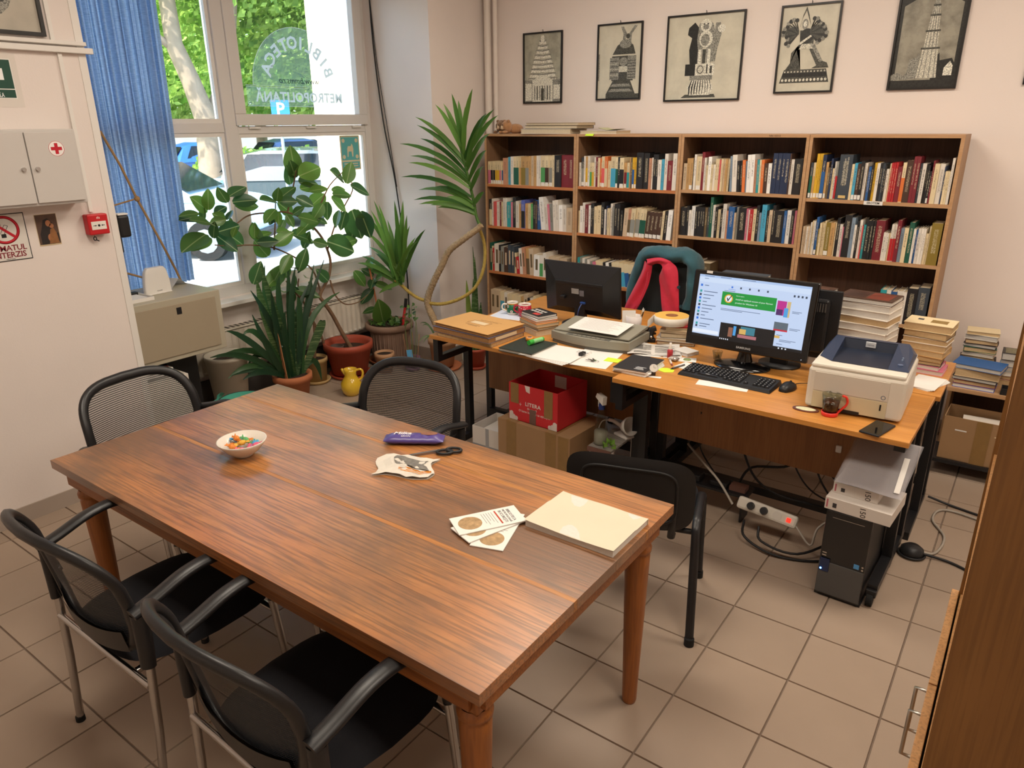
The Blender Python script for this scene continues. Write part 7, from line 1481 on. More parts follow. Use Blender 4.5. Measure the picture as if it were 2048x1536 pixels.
# mouse
ms_ = T('mouse', 'black mouse between the keyboard and the printer', 'mouse', (-.795, 3.195, Zb), radians(-8))
P('shell', MB().grid(lambda u, v: (.031*(1 - .12*cos(pi*v))*sin(v*pi)**.6*cos(2*pi*u)*1.0, .054*(-cos(v*pi)) , max(0, .034*sin(v*pi)**.7*max(0, sin(2*pi*u))**.8)), 28, 14), mat('mouse_black', '#1b1b1d', .4, var=.05), ms_)
P('wheel', MB().cyl((-.003, .028, .027), (.003, .028, .027), .008, n=12), M_rubber, ms_); P('cable', MB().tube(smooth_path([(0, .052, .006), (.01, .09, .006), (.05, .11, .012), (.07, .14, .01), (.05, .2, .006)]), .0018, 6), cabm, ms_)
# printer
pr_ = T('laser_printer', 'white laser printer with a dark blue top on the right desk', 'printer', (-.500, 3.215, Zb), radians(2))
M_prn = mat('printer_white', '#d9d1c3', .45, var=.02); M_prb = mat('printer_blue', '#2f3a52', .4, var=.04)
P('body', MB().box(-.182, .182, -.19, .19, .008, .18, bev=.012), M_prn, pr_)
P('top_cover', MB().box(-.176, .176, -.184, .184, .178, .197, bev=.008), M_prn, pr_)
P('tray_well', MB().add([(-.11, -.125, .1985), (.10, -.125, .1985), (.10, .11, .1985), (-.11, .11, .1985), (-.11, .125, .238), (.10, .125, .238)], [[0, 1, 2, 3], [3, 2, 5, 4]]), mat('tray_dark', '#1f2738', .4, var=.05), pr_)
A_ = [(-.11, -.125, .1985), (-.11, .11, .1985), (-.11, .125, .240), (-.168, -.07, .1985), (-.150, .165, .236), (-.176, .15, .1985), (.10, -.125, .1985), (.10, .11, .1985), (.10, .125, .240), (.168, -.10, .204), (.168, .05, .228), (.140, .165, .236), (.176, -.125, .1985), (.176, .15, .1985), (.140, .182, .1985), (-.150, .182, .1985)]
P('tray_panel', MB().add(A_, [[0, 2, 4, 3], [0, 1, 2], [3, 4, 5], [6, 9, 10, 11, 8], [6, 8, 7], [6, 12, 9], [12, 13, 11, 10, 9], [2, 8, 11, 4], [4, 11, 14, 15], [5, 4, 15], [13, 14, 11]]), M_prb, pr_)
P('front_panel', MB().box(-.155, .125, -.1925, -.189, .085, .165, bev=.001), mat('printer_panel', '#cfc6b8', .45, var=.02), pr_); P('paper_drawer', MB().box(-.155, .125, -.1925, -.189, .012, .082, bev=.001), mat('drawer_cream', '#cdbf9e', .45, var=.02), pr_)
P('drawer_slot', MB().box(.10, .106, -.1945, -.192, .045, .07), M_black, pr_); P('drawer_grip', MB().box(-.05, .03, -.1945, -.191, .008, .022), M_black, pr_)
lg = P('brand_badge', MB().box(-.022, .018, .108, .114, .212, .237, bev=.002), mat('badge_silver', '#cfd2d6', .4), pr_); tx = MB(); text(tx, 'xerox', .011, frame((-.002, .1075, .2245), (1, 0, 0), (0, 0, 1)), depth=.0002); P('badge_text', tx, mat('badge_grey', '#6a6f78', .5), lg)
P('button', MB().cyl((.138, -.075, .196), (.138, -.075, .2115), .010, n=18), mat('printer_btn', '#5a6a88', .3), pr_)
for k in range(2): P('indicator', MB().cyl((.138, -.03 + .02*k, .20), (.138, -.03 + .02*k, .2205 + .003*k), .003, n=10), mat('printer_led', '#8fa0ba', .3), pr_)
P('rating_mark', MB().lathe([(.006, .0), (.009, 0)], 18, frame((.108, -.1928, .10), (1, 0, 0), (0, 0, 1))), mat('badge_grey', '#6a6f78', .5), pr_)
for x_ in (-.15, .15):
    for y_ in (-.15, .15): P('foot', MB().cyl((x_, y_, 0), (x_, y_, .01), .012, n=12), M_rubber, pr_)
# tea glass, coaster, phone
co = T('coaster', 'small oval picture coaster beside the tea glass', 'coaster', (-.660, 2.99, Zb), radians(5)); P('base', MB().poly([(x, y) for x, y in ell(0, 0, .052, .030, 24)], .004), mat('coaster_brown', '#6a3f34', .4), co); P('picture', MB().poly(ell(0, 0, .04, .02, 24), .0005, TR(0, 0, .004)), mat('coaster_picture', '#d9d6b0', .4, var=.3, scale=60), co)
tg_ = T('tea_glass', 'glass of black tea in a red plastic holder', 'glass', (-.565, 2.985, Zb), radians(25))
mgl = M_clear; P('glass', MB().lathe([(0, .006), (.026, .006), (.03, .03), (.0375, .092), (.0365, .092), (.029, .03), (.025, .009), (0, .009)], 32), mgl, tg_); P('tea', MB().lathe([(0, .0095), (.0245, .0095), (.0285, .03), (.0325, .062), (0, .062)], 28), mat('black_tea', '#38170b', .1, var=.1), tg_)
M_hold = mat('holder_red', '#e0392c', .35, var=.04); P('holder_ring', MB().lathe([(0, 0), (.03, 0), (.032, .002), (.0325, .018), (.0305, .018), (.029, .004), (0, .004)], 30), M_hold, tg_); P('holder_handle', MB().tube(smooth_path([(.031, 0, .012), (.045, 0, .03), (.058, 0, .045), (.062, 0, .062), (.055, 0, .08), (.04, 0, .086)]), .0048, 8), M_hold, tg_)
ph = T('smartphone', 'black smartphone lying face up near the desk corner', 'phone', (-.375, 2.935, Zb), 0); ph.rotation_euler = (0, 0, radians(-13)); P('body', MB().box(-.038, .038, -.078, .078, 0, .008, bev=.0035), M_black, ph); P('screen', MB().box(-.035, .035, -.074, .074, .008, .0084), mat('phone_glass', '#08080a', .05, spec=.8), ph)
# papers and book stacks on the back right desk
wp_ = T('paper_stack', 'white sheets lying behind the printer on the right back desk', 'papers', (-.30, 3.64, Zd), radians(-14))
for k in range(4): P('sheet', MB().box(-.06, .06, -.10, .10, .002*k, .002*k + .0018, RZ(radians(4*k - 6))), M_paper, wp_)
def stack(x, y, z, items, grp, where, rz0=0, nm='book', hid=0):
    k_ = len(items)
    if hid:
        h = sum(i[2] for i in items[:hid]); o = P('magazine_pile', MB().box(-.12, .12, -.09, .09, 0, h), PWh, None, (x, y, z), (0, 0, radians(rz0))); o['kind'] = 'stuff'; tag(o, 'hidden lower magazines of the ' + where, 'magazines'); z += h + .0003
    for k, (w, d, h, c, rz, dx, pg, ds) in enumerate(items):
        if k < hid: continue
        pos = 'bottom' if k == 0 else ('topmost' if k == k_ - 1 else ordn(k + 1) + ' from the bottom')
        o = flat_book(nm, w, d, h, c, (x + dx, y, z), rz0 + rz, f'{ds}, {pos} in {where}', nm, grp, pg); z += h + .0003
    return o
PWh = mat('white_pages', '#d9d4cb', .85); PTan = mat('tan_pages', '#bfa37a', .85, var=.12, scale=120); PGr = mat('grey_pages2', '#b9b2a8', .85, var=.1, scale=120)
rs = random.Random(8)
it = [(.245, .185, .033, 'w', rs.uniform(-3, 3), 0, PTan if k in (2, 7) else PWh, 'thick magazine with ' + ('tan' if k in (2, 7) else 'white') + ' page edges') for k in range(10)] + [(.245, .185, .022, 'e', 2, 0, PWh, 'white-edged magazine with a dark picture cover')]
o = stack(-.605, 3.735, Zd, it, 'tall stack of magazines behind the printer', 'tall stack behind the printer', -8, 'magazine')
M_cv = mat('cover_picture', '#6a2f22', .35, var=.8, scale=18); P('cover_picture', MB().box(.0, .1, -.07, .07, .022, .0224), M_cv, o); P('cover_picture', MB().box(-.11, -.01, -.07, .07, .022, .0224), mat('cover_picture2', '#3f2a24', .35, var=.7, scale=20), o)
it = [(.245, .19, .033, 'w', rs.uniform(-3, 3), 0, PWh, 'thick magazine with white page edges') for k in range(10)] + [(.245, .19, .026, 'e', -2, 0, PWh, 'white-edged magazine with a grey picture cover')]
o = stack(-.90, 3.73, Zd, it, 'stack of magazines behind the monitor', 'stack behind the monitor', -6, 'magazine', 7); P('cover_picture', MB().box(-.02, .1, -.08, .06, .026, .0264), mat('cover_picture3', '#5a3a30', .35, var=.7, scale=20), o)
it = [(.25, .21, .03, 'w', rs.uniform(-3, 3), 0, PWh, 'thick magazine with white page edges') for k in range(11)] + [(.25, .21, .026, 'h', 4, 0, PWh, 'grey magazine with a photo cover')]
stack(-1.27, 3.86, Zd, it, 'stack of magazines left of the monitor', 'stack near the jacket chair', -4, 'magazine', 8)
it = [(.19, .15, .022, 'p', 4, .0, PWh, 'pink-covered paperback'), (.18, .14, .02, 'p', 0, -.01, PWh, 'thin pink paperback'), (.18, .14, .018, 'k', 6, -.012, PTan, 'black-covered book'), (.18, .14, .024, 't', 3, -.01, PTan, 'tan hardback'), (.19, .15, .03, 't', -2, -.005, PTan, 'tan hardback'), (.19, .15, .03, 'a', 2, -.005, PTan, 'beige hardback'), (.19, .15, .026, 'w', 0, -.0, PTan, 'white-covered book'), (.185, .15, .032, 'z', -3, -.0, PTan, 'brown hardback'), (.205, .155, .036, 'c', 2, .0, PTan, 'cream book with a small gold print')]
o = stack(-.345, 3.86, Zd, it, 'stack of books on the desk corner', 'stack at the right desk corner', -6)
P('cover_print', MB().box(.0, .07, -.03, .03, .036, .0364), mat('gold_print', '#8a6f3c', .5, var=.4, scale=120), o); P('cover_print', MB().box(-.06, -.035, .0, .03, .036, .0364), mat('leaflet_ink', '#3b3b42', .7), o)
# ============================================================ office chair with the jacket
oc = T('office_chair', 'black office chair behind the left desks carrying a jacket', 'chair', (-1.92, 4.36, 0))
bk_ = pad(.20, .24, .028); bk_.v = [Vector((v.x, v.y - .35*v.x*v.x, v.z)) for v in bk_.v]
P('backrest', bk_, mat('grey_mesh_cloth', '#2c3031', .75, var=.12, scale=60), oc, (0, -.02, .83), (radians(-4), 0, 0)); P('seat', pad(.235, .22, .035), M_seat, oc, (0, -.19, .46), (pi/2, 0, 0))
P('back_arm', MB().tube([(0, -.1, .43), (0, .02, .44), (0, .035, .6), (0, .025, .75)], .016, 8, flat=.5), M_black, oc); P('column', MB().cyl((0, -.19, .09), (0, -.19, .43), .025), M_blackm, oc)
for k in range(5):
    a = k*2*pi/5 + .3; P('base_arm', MB().tube([(0, -.19, .1), (.26*cos(a), -.19 + .26*sin(a), .07)], [.022, .015], 8), M_black, oc); P('caster', MB().cyl((.26*cos(a) - .012, -.19 + .26*sin(a), .026), (.26*cos(a) + .012, -.19 + .26*sin(a), .026), .026, n=14), M_rubber, oc)
jk = T('jacket', 'teal jacket with bright red lining hung over the office chair back', 'jacket', (-1.92, 4.30, .55))
M_teal = mat('teal_cloth', '#2b5560', .8, var=.15, scale=20, bump=.3, bscale=40, sheen=.2); M_rl = mat('red_lining', '#c2243f', .7, var=.1, scale=14, bump=.35, bscale=25, sheen=.2)
def JX(u): return -2.136 + (1240 + u/5.29 - 1262) * .00349 + 1.92
def JZ(u, v): return 1.111 - (480 + v/5.29 - 500) * .0033 + (1240 + u/5.29 - 1325) * .00042 - .55
def jpath(pts, y): return smooth_path([(JX(u), y + 0*u, JZ(u, v)) for u, v in pts], 6)
ap_ = [(125, 640), (150, 460), (190, 300), (235, 180), (290, 135), (420, 135), (560, 160), (680, 175), (745, 240), (765, 380), (760, 520), (730, 700)]
q = jpath(ap_, 0); n = len(q)
def ribbon(path, w0, y0, y1, wob, mtl, name, par):
    m = MB(); 
    def fn(u, v):
        i = min(len(path) - 1, int(u * (len(path) - 1))); p = path[i]; j = min(len(path)-1, i+1); d = (path[j] - path[max(0, i-1)]); d = d.normalized() if d.length > 1e-6 else Vector((0, 0, 1)); nn = Vector((d.z, 0, -d.x))
        a = v * 2 * pi; w = w0(u) if callable(w0) else w0
        return tuple(p + nn * w * (1 + .10*sin(u*53 + a*3) + .07*sin(u*23 - a*2)) * cos(a) + Vector((0, y0 + (y1 - y0) * (.5 + .5*sin(a)) + wob * sin(u*37 + a*2), 0)))
    m.grid(fn, len(path) - 1, 14); P(name, m, mtl, par)
ribbon(q, lambda u: .040 + .006*sin(u*pi), -.075, .10, .008, M_teal, 'outer_shell', jk)
P('back_panel', MB().grid(lambda u, v: (-.20 + .40*u + .012*sin(v*9), .10 + .012*sin(u*22 + v*3), .10 + .42*v - .05*(2*u-1)**2*v), 22, 14), M_teal, jk)
def jpanel(out, inn, y, name, wob=.008):
    a = jpath(out, 0); b = jpath(inn, 0); m = MB()
    def fn(u, v, off):
        p = a[min(len(a)-1, int(round(u*(len(a)-1))))]; r = b[min(len(b)-1, int(round(u*(len(b)-1))))]
        return tuple(p.lerp(r, v) + Vector((0, y + off - .02*sin(v*pi) + wob*sin(v*7 + u*5), 0)))
    m.grid(lambda u, v: fn(u, v, 0), 18, 8); m.grid(lambda u, v: fn(u, v, .006), 18, 8); P(name, m, M_rl, jk)
jpanel([(300, 190), (270, 300), (200, 460), (140, 600), (100, 720)], [(375, 240), (365, 340), (345, 460), (290, 610), (235, 715)], -.085, 'red_lining')
jpanel([(560, 200), (630, 280), (655, 440), (675, 580), (690, 710)], [(480, 280), (455, 360), (480, 470), (500, 590), (515, 710)], -.085, 'red_lining')
jpanel([(310, 175), (400, 165), (480, 170), (560, 200)], [(360, 245), (410, 225), (470, 235), (500, 300)], -.075, 'red_collar')
P('seam', MB().tube([p + Vector((0, -.112, 0)) for p in jpath([(360, 300), (345, 440), (290, 600), (245, 700)], 0)], .0035, 5), M_rl, jk)
for u_, v_ in ((672, 460), (705, 655)): P('button', MB().cyl((JX(u_), -.10, JZ(u_, v_)), (JX(u_), -.09, JZ(u_, v_)), .010, n=14), mat('teal_button', '#1f3c46', .4), jk)

# ============================================================ under the left desk
M_cb = mat('cardboard', '#9c7a56', .85, var=.08, scale=6); M_tape = mat('brown_tape', '#8a6a3e', .3, var=.15, scale=30, spec=.5)
def carton(name, label, loc, rz, w, d, h, m, open_=False, inner=None, cat='box'):
    t = T(name, label, cat, loc, radians(rz)); k = .004
    for nm, b in (('side', (-w/2, w/2, -d/2, -d/2 + k)), ('side', (-w/2, w/2, d/2 - k, d/2)), ('side', (-w/2, -w/2 + k, -d/2 + k, d/2 - k)), ('side', (w/2 - k, w/2, -d/2 + k, d/2 - k))): P(nm, MB().box(*b, 0, h), m, t)
    P('bottom', MB().box(-w/2, w/2, -d/2, d/2, -.0 + .0002, .004), m, t)
    if not open_: P('flap', MB().box(-w/2, w/2, -d/2, -.001, h, h + .003), m, t); P('flap', MB().box(-w/2, w/2, .001, d/2, h, h + .003), m, t)
    return t
c1 = carton('cardboard_box', 'large brown cardboard box under the left desk', (-2.03, 3.165, 0), -3, .49, .35, .317, M_cb)
for xx in (-.15, .12): P('tape', MB().box(xx - .035, xx + .035, -.176, -.1745, .0, .317).box(xx - .035, xx + .035, -.1765, .17, .32, .3212), M_tape, c1)
P('tape', MB().box(.17, .235, -.176, -.1745, .02, .317), M_tape, c1)
M_rbx = mat('red_carton', '#c22a30', .45, var=.08, scale=8)
c2 = carton('red_box', 'open red carton with white lettering on the cardboard box', (-2.055, 3.165, .3225), -3, .33, .28, .215, M_rbx, True)
F = frame((0, -.1405, 0), (1, 0, 0), (0, 0, 1)); tx = MB(); text(tx, 'LITERA', .030, F @ TR(0, .108, 0), bold=.0008, spacing=1.15); text(tx, 'Descarcă', .017, F @ TR(-.005, .083, 0)); text(tx, 'O lume întreagă te așteaptă', .0185, F @ TR(.01, .062, 0)); P('lettering', tx, mat('carton_print', '#d8cbc4', .6), c2)
dc = MB()
for s_ in (-1, 1):
    for (a, b, r) in ((.135, .016, .016), (.115, .012, .012), (.148, .036, .013)): dc.poly(ell(s_*a, b, r, r, 12), .0006, F)
    dc.poly([(s_*.162, 0), (s_*.105, 0), (s_*.13, .025), (s_*.162, .045)][::(-1 if s_ > 0 else 1)], .0004, F)
for (a, b, r) in ((-.085, .10, .012), (.085, .085, .014)): dc.poly([(a - r*.8, b), (a, b + r*.15), (a, b + r), (a + r*.15, b + r*.15), (a + r*.8, b), (a + r*.15, b - r*.15), (a, b - r), (a - r*.15, b - r*.15)][::-1], .0006, F)
dc.poly([(-.055, .215), (-.02, .215), (-.02, .175), (-.045, .182)][::-1], .0006, F); P('ornament', dc, mat('carton_print', '#d8cbc4', .6), c2)
for xx, z0 in ((-.125, .10), (.105, .06)): P('tape', MB().box(xx - .028, xx + .028, -.1415, -.1402, z0, .216), M_tape, c2)
P('tape', MB().box(-.022, .022, -.1418, -.1403, .0, .085), mat('dull_tape', '#6e5248', .5), c2); P('inner_print', MB().box(-.05, .03, .1345, .1358, .13, .2), mat('carton_print', '#d8cbc4', .6), c2)
c3 = carton('white_box', 'small open white and grey box beside the big cardboard box', (-2.405, 3.175, 0), 0, .22, .24, .2, mat('white_carton', '#d4cdc4', .6, var=.04), True)
P('grey_band', MB().box(-.1105, .1105, -.1208, -.1201, 0, .09), mat('grey_band', '#8a8c90', .6), c3); P('papers', MB().box(-.10, .10, -.11, .11, .004, .15), M_paper, c3); P('strap', MB().box(-.012, .012, -.1215, -.1209, 0, .2), mat('strap_grey', '#9b9b9b', .5), c3)
ws = T('slatted_shelf', 'low white slatted shelf under the desks', 'shelf', (-1.645, 3.17, 0))
for k in range(7): P('slat', MB().box(-.07, .066, -.14 + .042*k, -.105 + .042*k, .275, .287), mat('shaded_white_slat', '#8a847c', .6), ws)  # white slats, the shade under the desks is put into their darker colour
for sx in (-.06, .055):
    for sy in (-.12, .13): P('leg', MB().box(sx - .008, sx + .008, sy - .008, sy + .008, 0, .275), M_white, ws)
P('front_strip', MB().box(-.07, .066, -.15, -.143, .262, .287), mat('strip_brown', '#6a4a40', .6), ws)
sb = T('spray_bottle', 'clear spray bottle with white trigger head under the desks', 'bottle', (-1.672, 3.085, .2875), radians(-30))
P('bottle', MB().lathe([(0, .001), (.034, .001), (.037, .012), (.036, .08), (.028, .13), (.016, .185), (.0145, .2)], 26), M_clear, sb); P('liquid', MB().lathe([(0, .003), (.033, .003), (.0355, .013), (.0345, .075), (0, .075)], 24), mat('pale_liquid', '#b9b4a4', .3, alpha=.55), sb); P('collar', MB().cyl((0, 0, .196), (0, 0, .222), .0165), mat('blue_collar', '#263a7a', .4), sb)
P('trigger_head', MB().add([(-.045, -.012, .25), (.025, -.012, .225), (.03, -.012, .27), (-.03, -.012, .275), (-.045, .012, .25), (.025, .012, .225), (.03, .012, .27), (-.03, .012, .275)], [[0, 1, 2, 3], [7, 6, 5, 4], [0, 4, 5, 1], [1, 5, 6, 2], [2, 6, 7, 3], [3, 7, 4, 0]]), M_white, sb); P('trigger', MB().tube([(-.02, 0, .245), (-.03, 0, .225), (-.028, 0, .2)], .005, 6), M_white, sb)
gbag = T('plastic_bag', 'small clear bag of green leaves beside the spray bottle', 'bag', (-1.615, 3.055, .2875))
rb_ = random.Random(6)
for k in range(14): P('green_leaf', MB().grid(lambda u, v, a=k: ((.03*u)*cos(a*2.4) + .02*cos(a), (.03*u)*sin(a*2.4) + .02*sin(a*1.7), .005 + .03*u*v + .002*a), 3, 3), mat('fresh_green', '#6f9a3c', .5, var=.3), gbag)
lh = T('lamp_head', 'white plastic lamp head with a cord lying under the desks', 'lamp', (-1.615, 3.24, .2875), radians(-20)); P('shade', MB().lathe([(.012, .0), (.03, .02), (.05, .06), (.052, .075), (.048, .075), (.028, .022), (.01, .004)], 24, TR(-.02, 0, .05) @ RY(radians(70))), M_white, lh); P('handle', MB().tube(smooth_path([(-.02, 0, .05), (-.08, .0, .06), (-.12, 0, .055)]), .011, 8), M_white, lh)
P('cord', MB().tube(smooth_path([(-.12, 0, .055), (-.15, -.03, .04), (-.16, -.06, -.05), (-.15, -.10, -.12)]), .0035, 6), M_white, lh); P('rest', MB().box(-.05, .05, -.03, .03, 0, .014, bev=.004), M_white, lh)

# ============================================================ computer tower, boxes, cables
pc_ = T('computer_tower', 'black computer tower with a grey lower front under the desk end', 'computer', (-.396, 3.035, 0), radians(-2))
P('case', MB().box(-.085, .085, -.195, .205, .012, .405, bev=.004), M_black, pc_); fp_ = P('front_panel', MB().box(-.087, .087, -.212, -.195, .012, .405, bev=.006), mat('gloss_black2', '#121214', .25, spec=.6), pc_)
P('lower_front', MB().box(-.086, .086, -.216, -.211, .02, .17, bev=.003), mat('tower_grey', '#4e4d4c', .5, var=.05), pc_); P('foot', MB().box(-.09, .09, -.2, .2, 0, .012), M_black, pc_)
P('badge', MB().box(-.082, -.045, -.219, -.2155, .125, .185, bev=.001), mat('tower_badge', '#1d2a4c', .3), pc_); P('power_led', ball((-.075, -.2195, .136), .0038, 10), mat('led_blue', '#5fa8ff', .3, emit=('#4f9dff', 9.0)), pc_); P('sticker', MB().box(.045, .065, -.2135, -.2118, .178, .198), mat('cpu_sticker', '#4f8fc4', .4), pc_)
for k in range(2): P('port', MB().box(-.078, -.062, -.2135, -.2118, .195 + .012*k, .2 + .012*k), M_chrome, pc_); P('audio_jack', MB().cyl((.078, -.2135, .18 + .013*k), (.078, -.211, .18 + .013*k), .004, n=10), M_chrome, pc_)
P('trim_line', MB().box(-.06, .06, -.2135, -.2118, .375, .377), M_chrome, pc_)
tx = MB()
for k, (w, d, h, z, x, rz, lb) in enumerate(((.245, .23, .052, .4055, -.372, -4, 'lower long white toner carton on the computer tower'), (.17, .16, .048, .458, -.40, -3, 'upper shorter white toner carton on the computer tower'))):
    t = T('toner_box', lb, 'box', (x, 2.935 + .02*k, z), radians(rz), 'white cartons on the tower'); P('carton', MB().box(-w/2, w/2, -d/2, d/2, 0, h, bev=.001), mat('toner_white', '#cfc6bd', .6, var=.03), t)
    F = frame((0, -d/2 - .0003, 0), (1, 0, 0), (0, 0, 1)); P('red_print', MB().box(-w/2 + .006, -w/2 + .012, -d/2 - .0008, -d/2, .008, h - .008), mat('print_rose', '#b0606a', .6), t); P('barcode', MB().box(-w/2 + .03, -w/2 + .045, -d/2 - .0008, -d/2, .012, h - .02), mat('barcode_dark', '#3a3636', .7, var=.8, scale=300), t)
    q = MB(); text(q, '150', .03, F @ TR(.02 if k == 0 else .045, h/2, 0) @ RZ(radians(-85))); P('handwriting', q, mat('ink', '#2b2420', .7), t)
sv = T('plastic_sleeves', 'bundle of clear plastic sleeves on the toner cartons', 'sleeves', (-.375, 2.86, .5095), 0, None, (radians(24), 0, radians(-4)))
M_slv = mat('cloudy_plastic', '#b5b0b2', .25, alpha=.4, var=.08, spec=.6)
for k in range(5): P('sleeve', MB().grid(lambda u, v, k=k: ((u-.5)*.23 + .006*k, v*.30 - .004*k, .003 + .005*k + .010*max(0, .3-v)*sin(u*5) + .0*u), 6, 6), M_slv, sv)
P('punched_edge', MB().box(.105, .125, .0, .19, .024, .0255, RZ(radians(4))), M_paper, sv)
tag(P('wall_plug', MB().box(-.012, .012, -.012, .0, 0, .035, bev=.004), M_white, None, (-.56, 3.286, .46)), 'small white socket on the desk panel above the cables', 'socket')
# power strip hanging under the right desk
st2 = T('power_strip', 'white power strip with glowing red switch under the right desk', 'power strip', (-.80, 3.15, .135), 0, None, (radians(62), radians(7), radians(2)))
P('body', MB().box(-.14, .14, -.03, .03, 0, .04, bev=.012), mat('strip_white', '#cfc8bc', .45), st2); P('switch', MB().box(.092, .112, -.010, .010, .039, .044, bev=.002), mat('switch_glow', '#a8140f', .4, emit=('#ff2a1a', 1.2)), st2)
for k in range(3): P('socket', MB().cyl((-.075 + .062*k, 0, .0385), (-.075 + .062*k, 0, .0415), .021, n=20), mat('socket_grey', '#c9c2b8', .5), st2)
for k in range(2): P('plug', MB().cyl((-.075 + .062*k, 0, .041), (-.075 + .062*k, 0, .07), .019, .015, n=16), M_black, st2)
M_gcab = mat('grey_cable', '#a39b90', .5)
CAB = [([(-.96, 3.12, .14), (-1.05, 3.16, .22), (-1.15, 3.22, .26), (-1.3, 3.36, .28)], .006, 1, 'grey lead running from the power strip towards the left under the desk'),
       ([(-.66, 3.12, .12), (-.58, 3.08, .07), (-.56, 3.1, .16), (-.48, 3.2, .2), (-.46, 3.3, .1)], .005, 1, 'grey cable curling beside the computer tower'),
       ([(-.88, 3.06, .11), (-.86, 3.03, .04), (-.70, 3.0, .012), (-.5, 3.1, .012), (-.46, 3.3, .05)], .006, 0, 'black power cable sagging below the power strip'),
       ([(-.81, 3.06, .10), (-.78, 3.02, .05), (-.62, 3.04, .03), (-.48, 3.2, .08)], .006, 0, 'second black cable sagging from the power strip to the tower'),
       ([(-1.05, 3.34, .50), (-1.02, 3.36, .35), (-.92, 3.30, .22), (-.78, 3.26, .18), (-.6, 3.3, .16)], .006, 0, 'black cable dropping from behind the desk panel'),
       ([(-.72, 3.34, .45), (-.78, 3.36, .3), (-.95, 3.34, .25), (-1.0, 3.3, .16)], .007, 0, 'thick black cable crossing under the desk panel'),
       ([(-.70, 3.33, .5), (-.64, 3.34, .3), (-.55, 3.3, .2), (-.47, 3.26, .12)], .005, 0, 'black cable bundle strand left of the tower'),
       ([(-.67, 3.33, .5), (-.6, 3.36, .32), (-.5, 3.33, .24), (-.46, 3.28, .16)], .005, 0, 'black cable bundle strand nearest the tower'),
       ([(-.76, 3.34, .45), (-.76, 3.36, .32), (-.66, 3.32, .22), (-.5, 3.3, .18)], .004, 0, 'thin black wire hanging in front of the tower side'),
       ([(-1.22, 3.3, .5), (-1.23, 3.34, .3), (-1.12, 3.28, .2), (-1.05, 3.26, .15)], .004, 0, 'thin black wire at the left end of the desk panel'),
       ([(-.20, 3.40, .015), (-.12, 3.44, .008), (-.10, 3.62, .008), (-.17, 3.78, .008), (-.12, 3.92, .008), (.15, 3.86, .008), (.4, 3.8, .008)], .006, 1, 'grey cable looping over the tiles at the right'),
       ([(-.22, 3.98, .03), (-.1, 3.98, .008), (.1, 3.93, .008), (.4, 3.86, .008)], .006, 0, 'dark cable running over the tiles behind the loop'),
       ([(-.17, 3.385, .02), (-.05, 3.40, .007), (.1, 3.33, .007), (.4, 3.2, .007)], .006, 0, 'dark cable running from the black adapter to the cabinet')]
for pts, r_, c_, lb in CAB: tag(P('floor_cable', MB().tube(smooth_path(pts, 6), r_, 6), M_gcab if c_ else cabm), lb, 'cable')
ad = T('cable_adapter', 'round black cable reel beside the desk foot on the tiles', 'adapter', (-.205, 3.38, 0)); P('body', MB().lathe([(0, 0), (.045, 0), (.05, .012), (.048, .035), (.03, .05), (0, .052)], 22), M_black, ad); P('cord_loop', MB().tube([(.055*cos(2*pi*k/20), .055*sin(2*pi*k/20), .01) for k in range(20)], .005, 6, closed=True), cabm, ad)
db = T('cable_tray', 'dark tangle tray of cables on the desk beam', 'tray', (-1.12, 3.26, .09)); P('tray', MB().box(-.22, .2, -.06, .06, .05, .062), M_blackm, db); P('support', MB().box(-.2, -.19, -.05, .05, -.09, .05).box(.17, .18, -.05, .05, -.09, .05), M_blackm, db); P('adapter', MB().box(-.15, -.05, -.04, .03, .062, .095, bev=.006), M_black, db); P('adapter', MB().box(.0, .09, -.035, .03, .062, .09, bev=.006), M_black, db); P('card_box', MB().box(.1, .18, -.03, .03, .062, .085), mat('strip_brown', '#6a4a40', .6), db)

# ============================================================ low shelf and boxes in the right corner
ls = T('low_shelf', 'low open wooden shelf with book stacks against the back wall', 'shelf', (-.27, 4.50, 0)); 
P('board', MB().box(0, .75, 0, .5, .452, .472), M_shelfw, ls); P('side_panel', MB().box(.0, .018, .22, .5, 0, .452), M_side, ls); P('side_panel', MB().box(.732, .75, .0, .5, 0, .452), M_side, ls); P('back_panel', MB().box(.018, .732, .492, .5, 0, .452), M_bback, ls)
tr_ = T('trolley', 'black wheeled platform under the taped cardboard box', 'trolley', (-.10, 4.46, 0)); P('platform', MB().box(-.2, .3, -.1, .16, .075, .095), M_blackm, tr_)
for sx in (-.18, .28):
    for sy in (-.08, .13): P('wheel', MB().cyl((sx - .012, sy, .038), (sx + .012, sy, .038), .037, n=16), M_rubber, tr_)
c4 = carton('cardboard_box', 'taped brown cardboard box of books in the right corner', (-.055, 4.49, .0955), -1, .37, .22, .25, M_cb, True)
P('tape', MB().box(-.03, .04, -.1115, -.1101, .0, .25), M_tape, c4); P('slot', MB().box(-.125, -.07, -.1112, -.1101, .175, .182), M_paper, c4); P('slot', MB().box(.06, .12, -.1112, -.1101, .175, .181), mat('label_buff', '#dcc7a4', .7), c4)
it = [(.22, .15, .045, 'z', 2, 0, PTan, 'brown bound volume'), (.22, .15, .045, 'a', -2, .0, PTan, 'beige bound volume'), (.20, .15, .022, 'e', 3, .01, PTan, 'dark bound book'), (.19, .14, .02, 'm', -4, .02, PTan, 'maroon bound book'), (.22, .15, .022, 'e', 4, .0, PTan, 'brown leather-look book'), (.24, .16, .02, 'k', 2, .02, PGr, 'black file'), (.24, .16, .018, 'd', -3, .02, PGr, 'dark green file'), (.24, .15, .014, 'w', 3, .02, PWh, 'white magazine')]
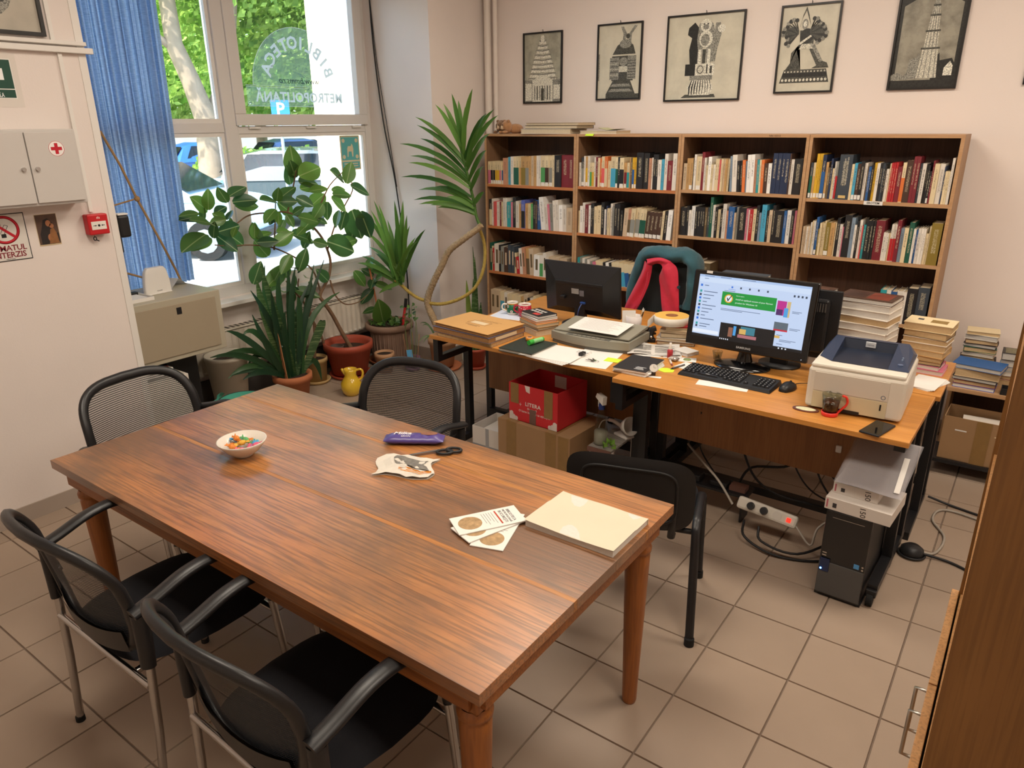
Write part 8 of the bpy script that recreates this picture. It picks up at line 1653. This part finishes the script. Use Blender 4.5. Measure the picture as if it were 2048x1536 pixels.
stack(-.06, 4.495, .1, it, 'books in the corner cardboard box', 'corner cardboard box')
Zs = .4725
it = [(.20, .15, .022, 'v', 2, 0, PWh, 'violet-spined book'), (.20, .15, .022, 'm', 3, 0, PTan, 'red-spined book'), (.21, .155, .02, 'k', 0, 0, PGr, 'dark paperback'), (.21, .155, .045, 'a', 2, .005, PTan, 'fat beige book'), (.235, .17, .024, 'b', -4, .005, PGr, 'large dark blue book')]
stack(-.145, 4.60, Zs, it, 'front stack on the low shelf', 'front stack of the low shelf', -4)
it = [(.16, .12, .02 + .004*(k % 3), 'kadkewc'[k % 7], (-1)**k * 4, 0, PGr if k % 2 else PTan, ('black', 'beige', 'green', 'dark', 'brown', 'white', 'cream')[k % 7] + ' small book') for k in range(7)] 
stack(-.165, 4.835, Zs, [(.18, .14, .05, 'e', 0, 0, PGr, 'thick dark volume'), (.18, .14, .05, 'k', 3, 0, PGr, 'thick black volume')] + it, 'back stack on the low shelf', 'back stack of the low shelf')
it = [(.17, .13, .04, 'a', 2, 0, PTan, 'fat beige volume'), (.17, .13, .022, 'm', -2, 0, PTan, 'red-edged book'), (.16, .13, .024, 'w', 3, 0, PWh, 'white book'), (.17, .13, .03, 'j', 0, 0, PGr, 'grey-blue book'), (.16, .125, .035, 'a', -3, 0, PGr, 'beige-grey book'), (.165, .13, .04, 'k', 2, 0, PGr, 'black-covered book with pale pattern')]
o = stack(.03, 4.74, Zs, it, 'right stack on the low shelf', 'right stack of the low shelf'); P('cover_pattern', MB().box(-.07, .07, -.055, .055, .04, .0404), mat('pattern_cover', '#6f6850', .6, var=.9, scale=160), o)
dt = T('desk_tray', 'small black plastic tray on the low shelf', 'tray', (.03, 4.555, Zs)); P('base', MB().box(-.05, .06, -.04, .04, 0, .004), M_black, dt)
for b in ((-.05, .06, -.04, -.036), (-.05, .06, .036, .04), (-.05, -.046, -.036, .036), (.056, .06, -.036, .036)): P('side', MB().box(*b, .004, .035), M_black, dt)
P('scrap', MB().box(-.02, .03, -.02, .02, .006, .014, RZ(.4)), M_paper, dt)
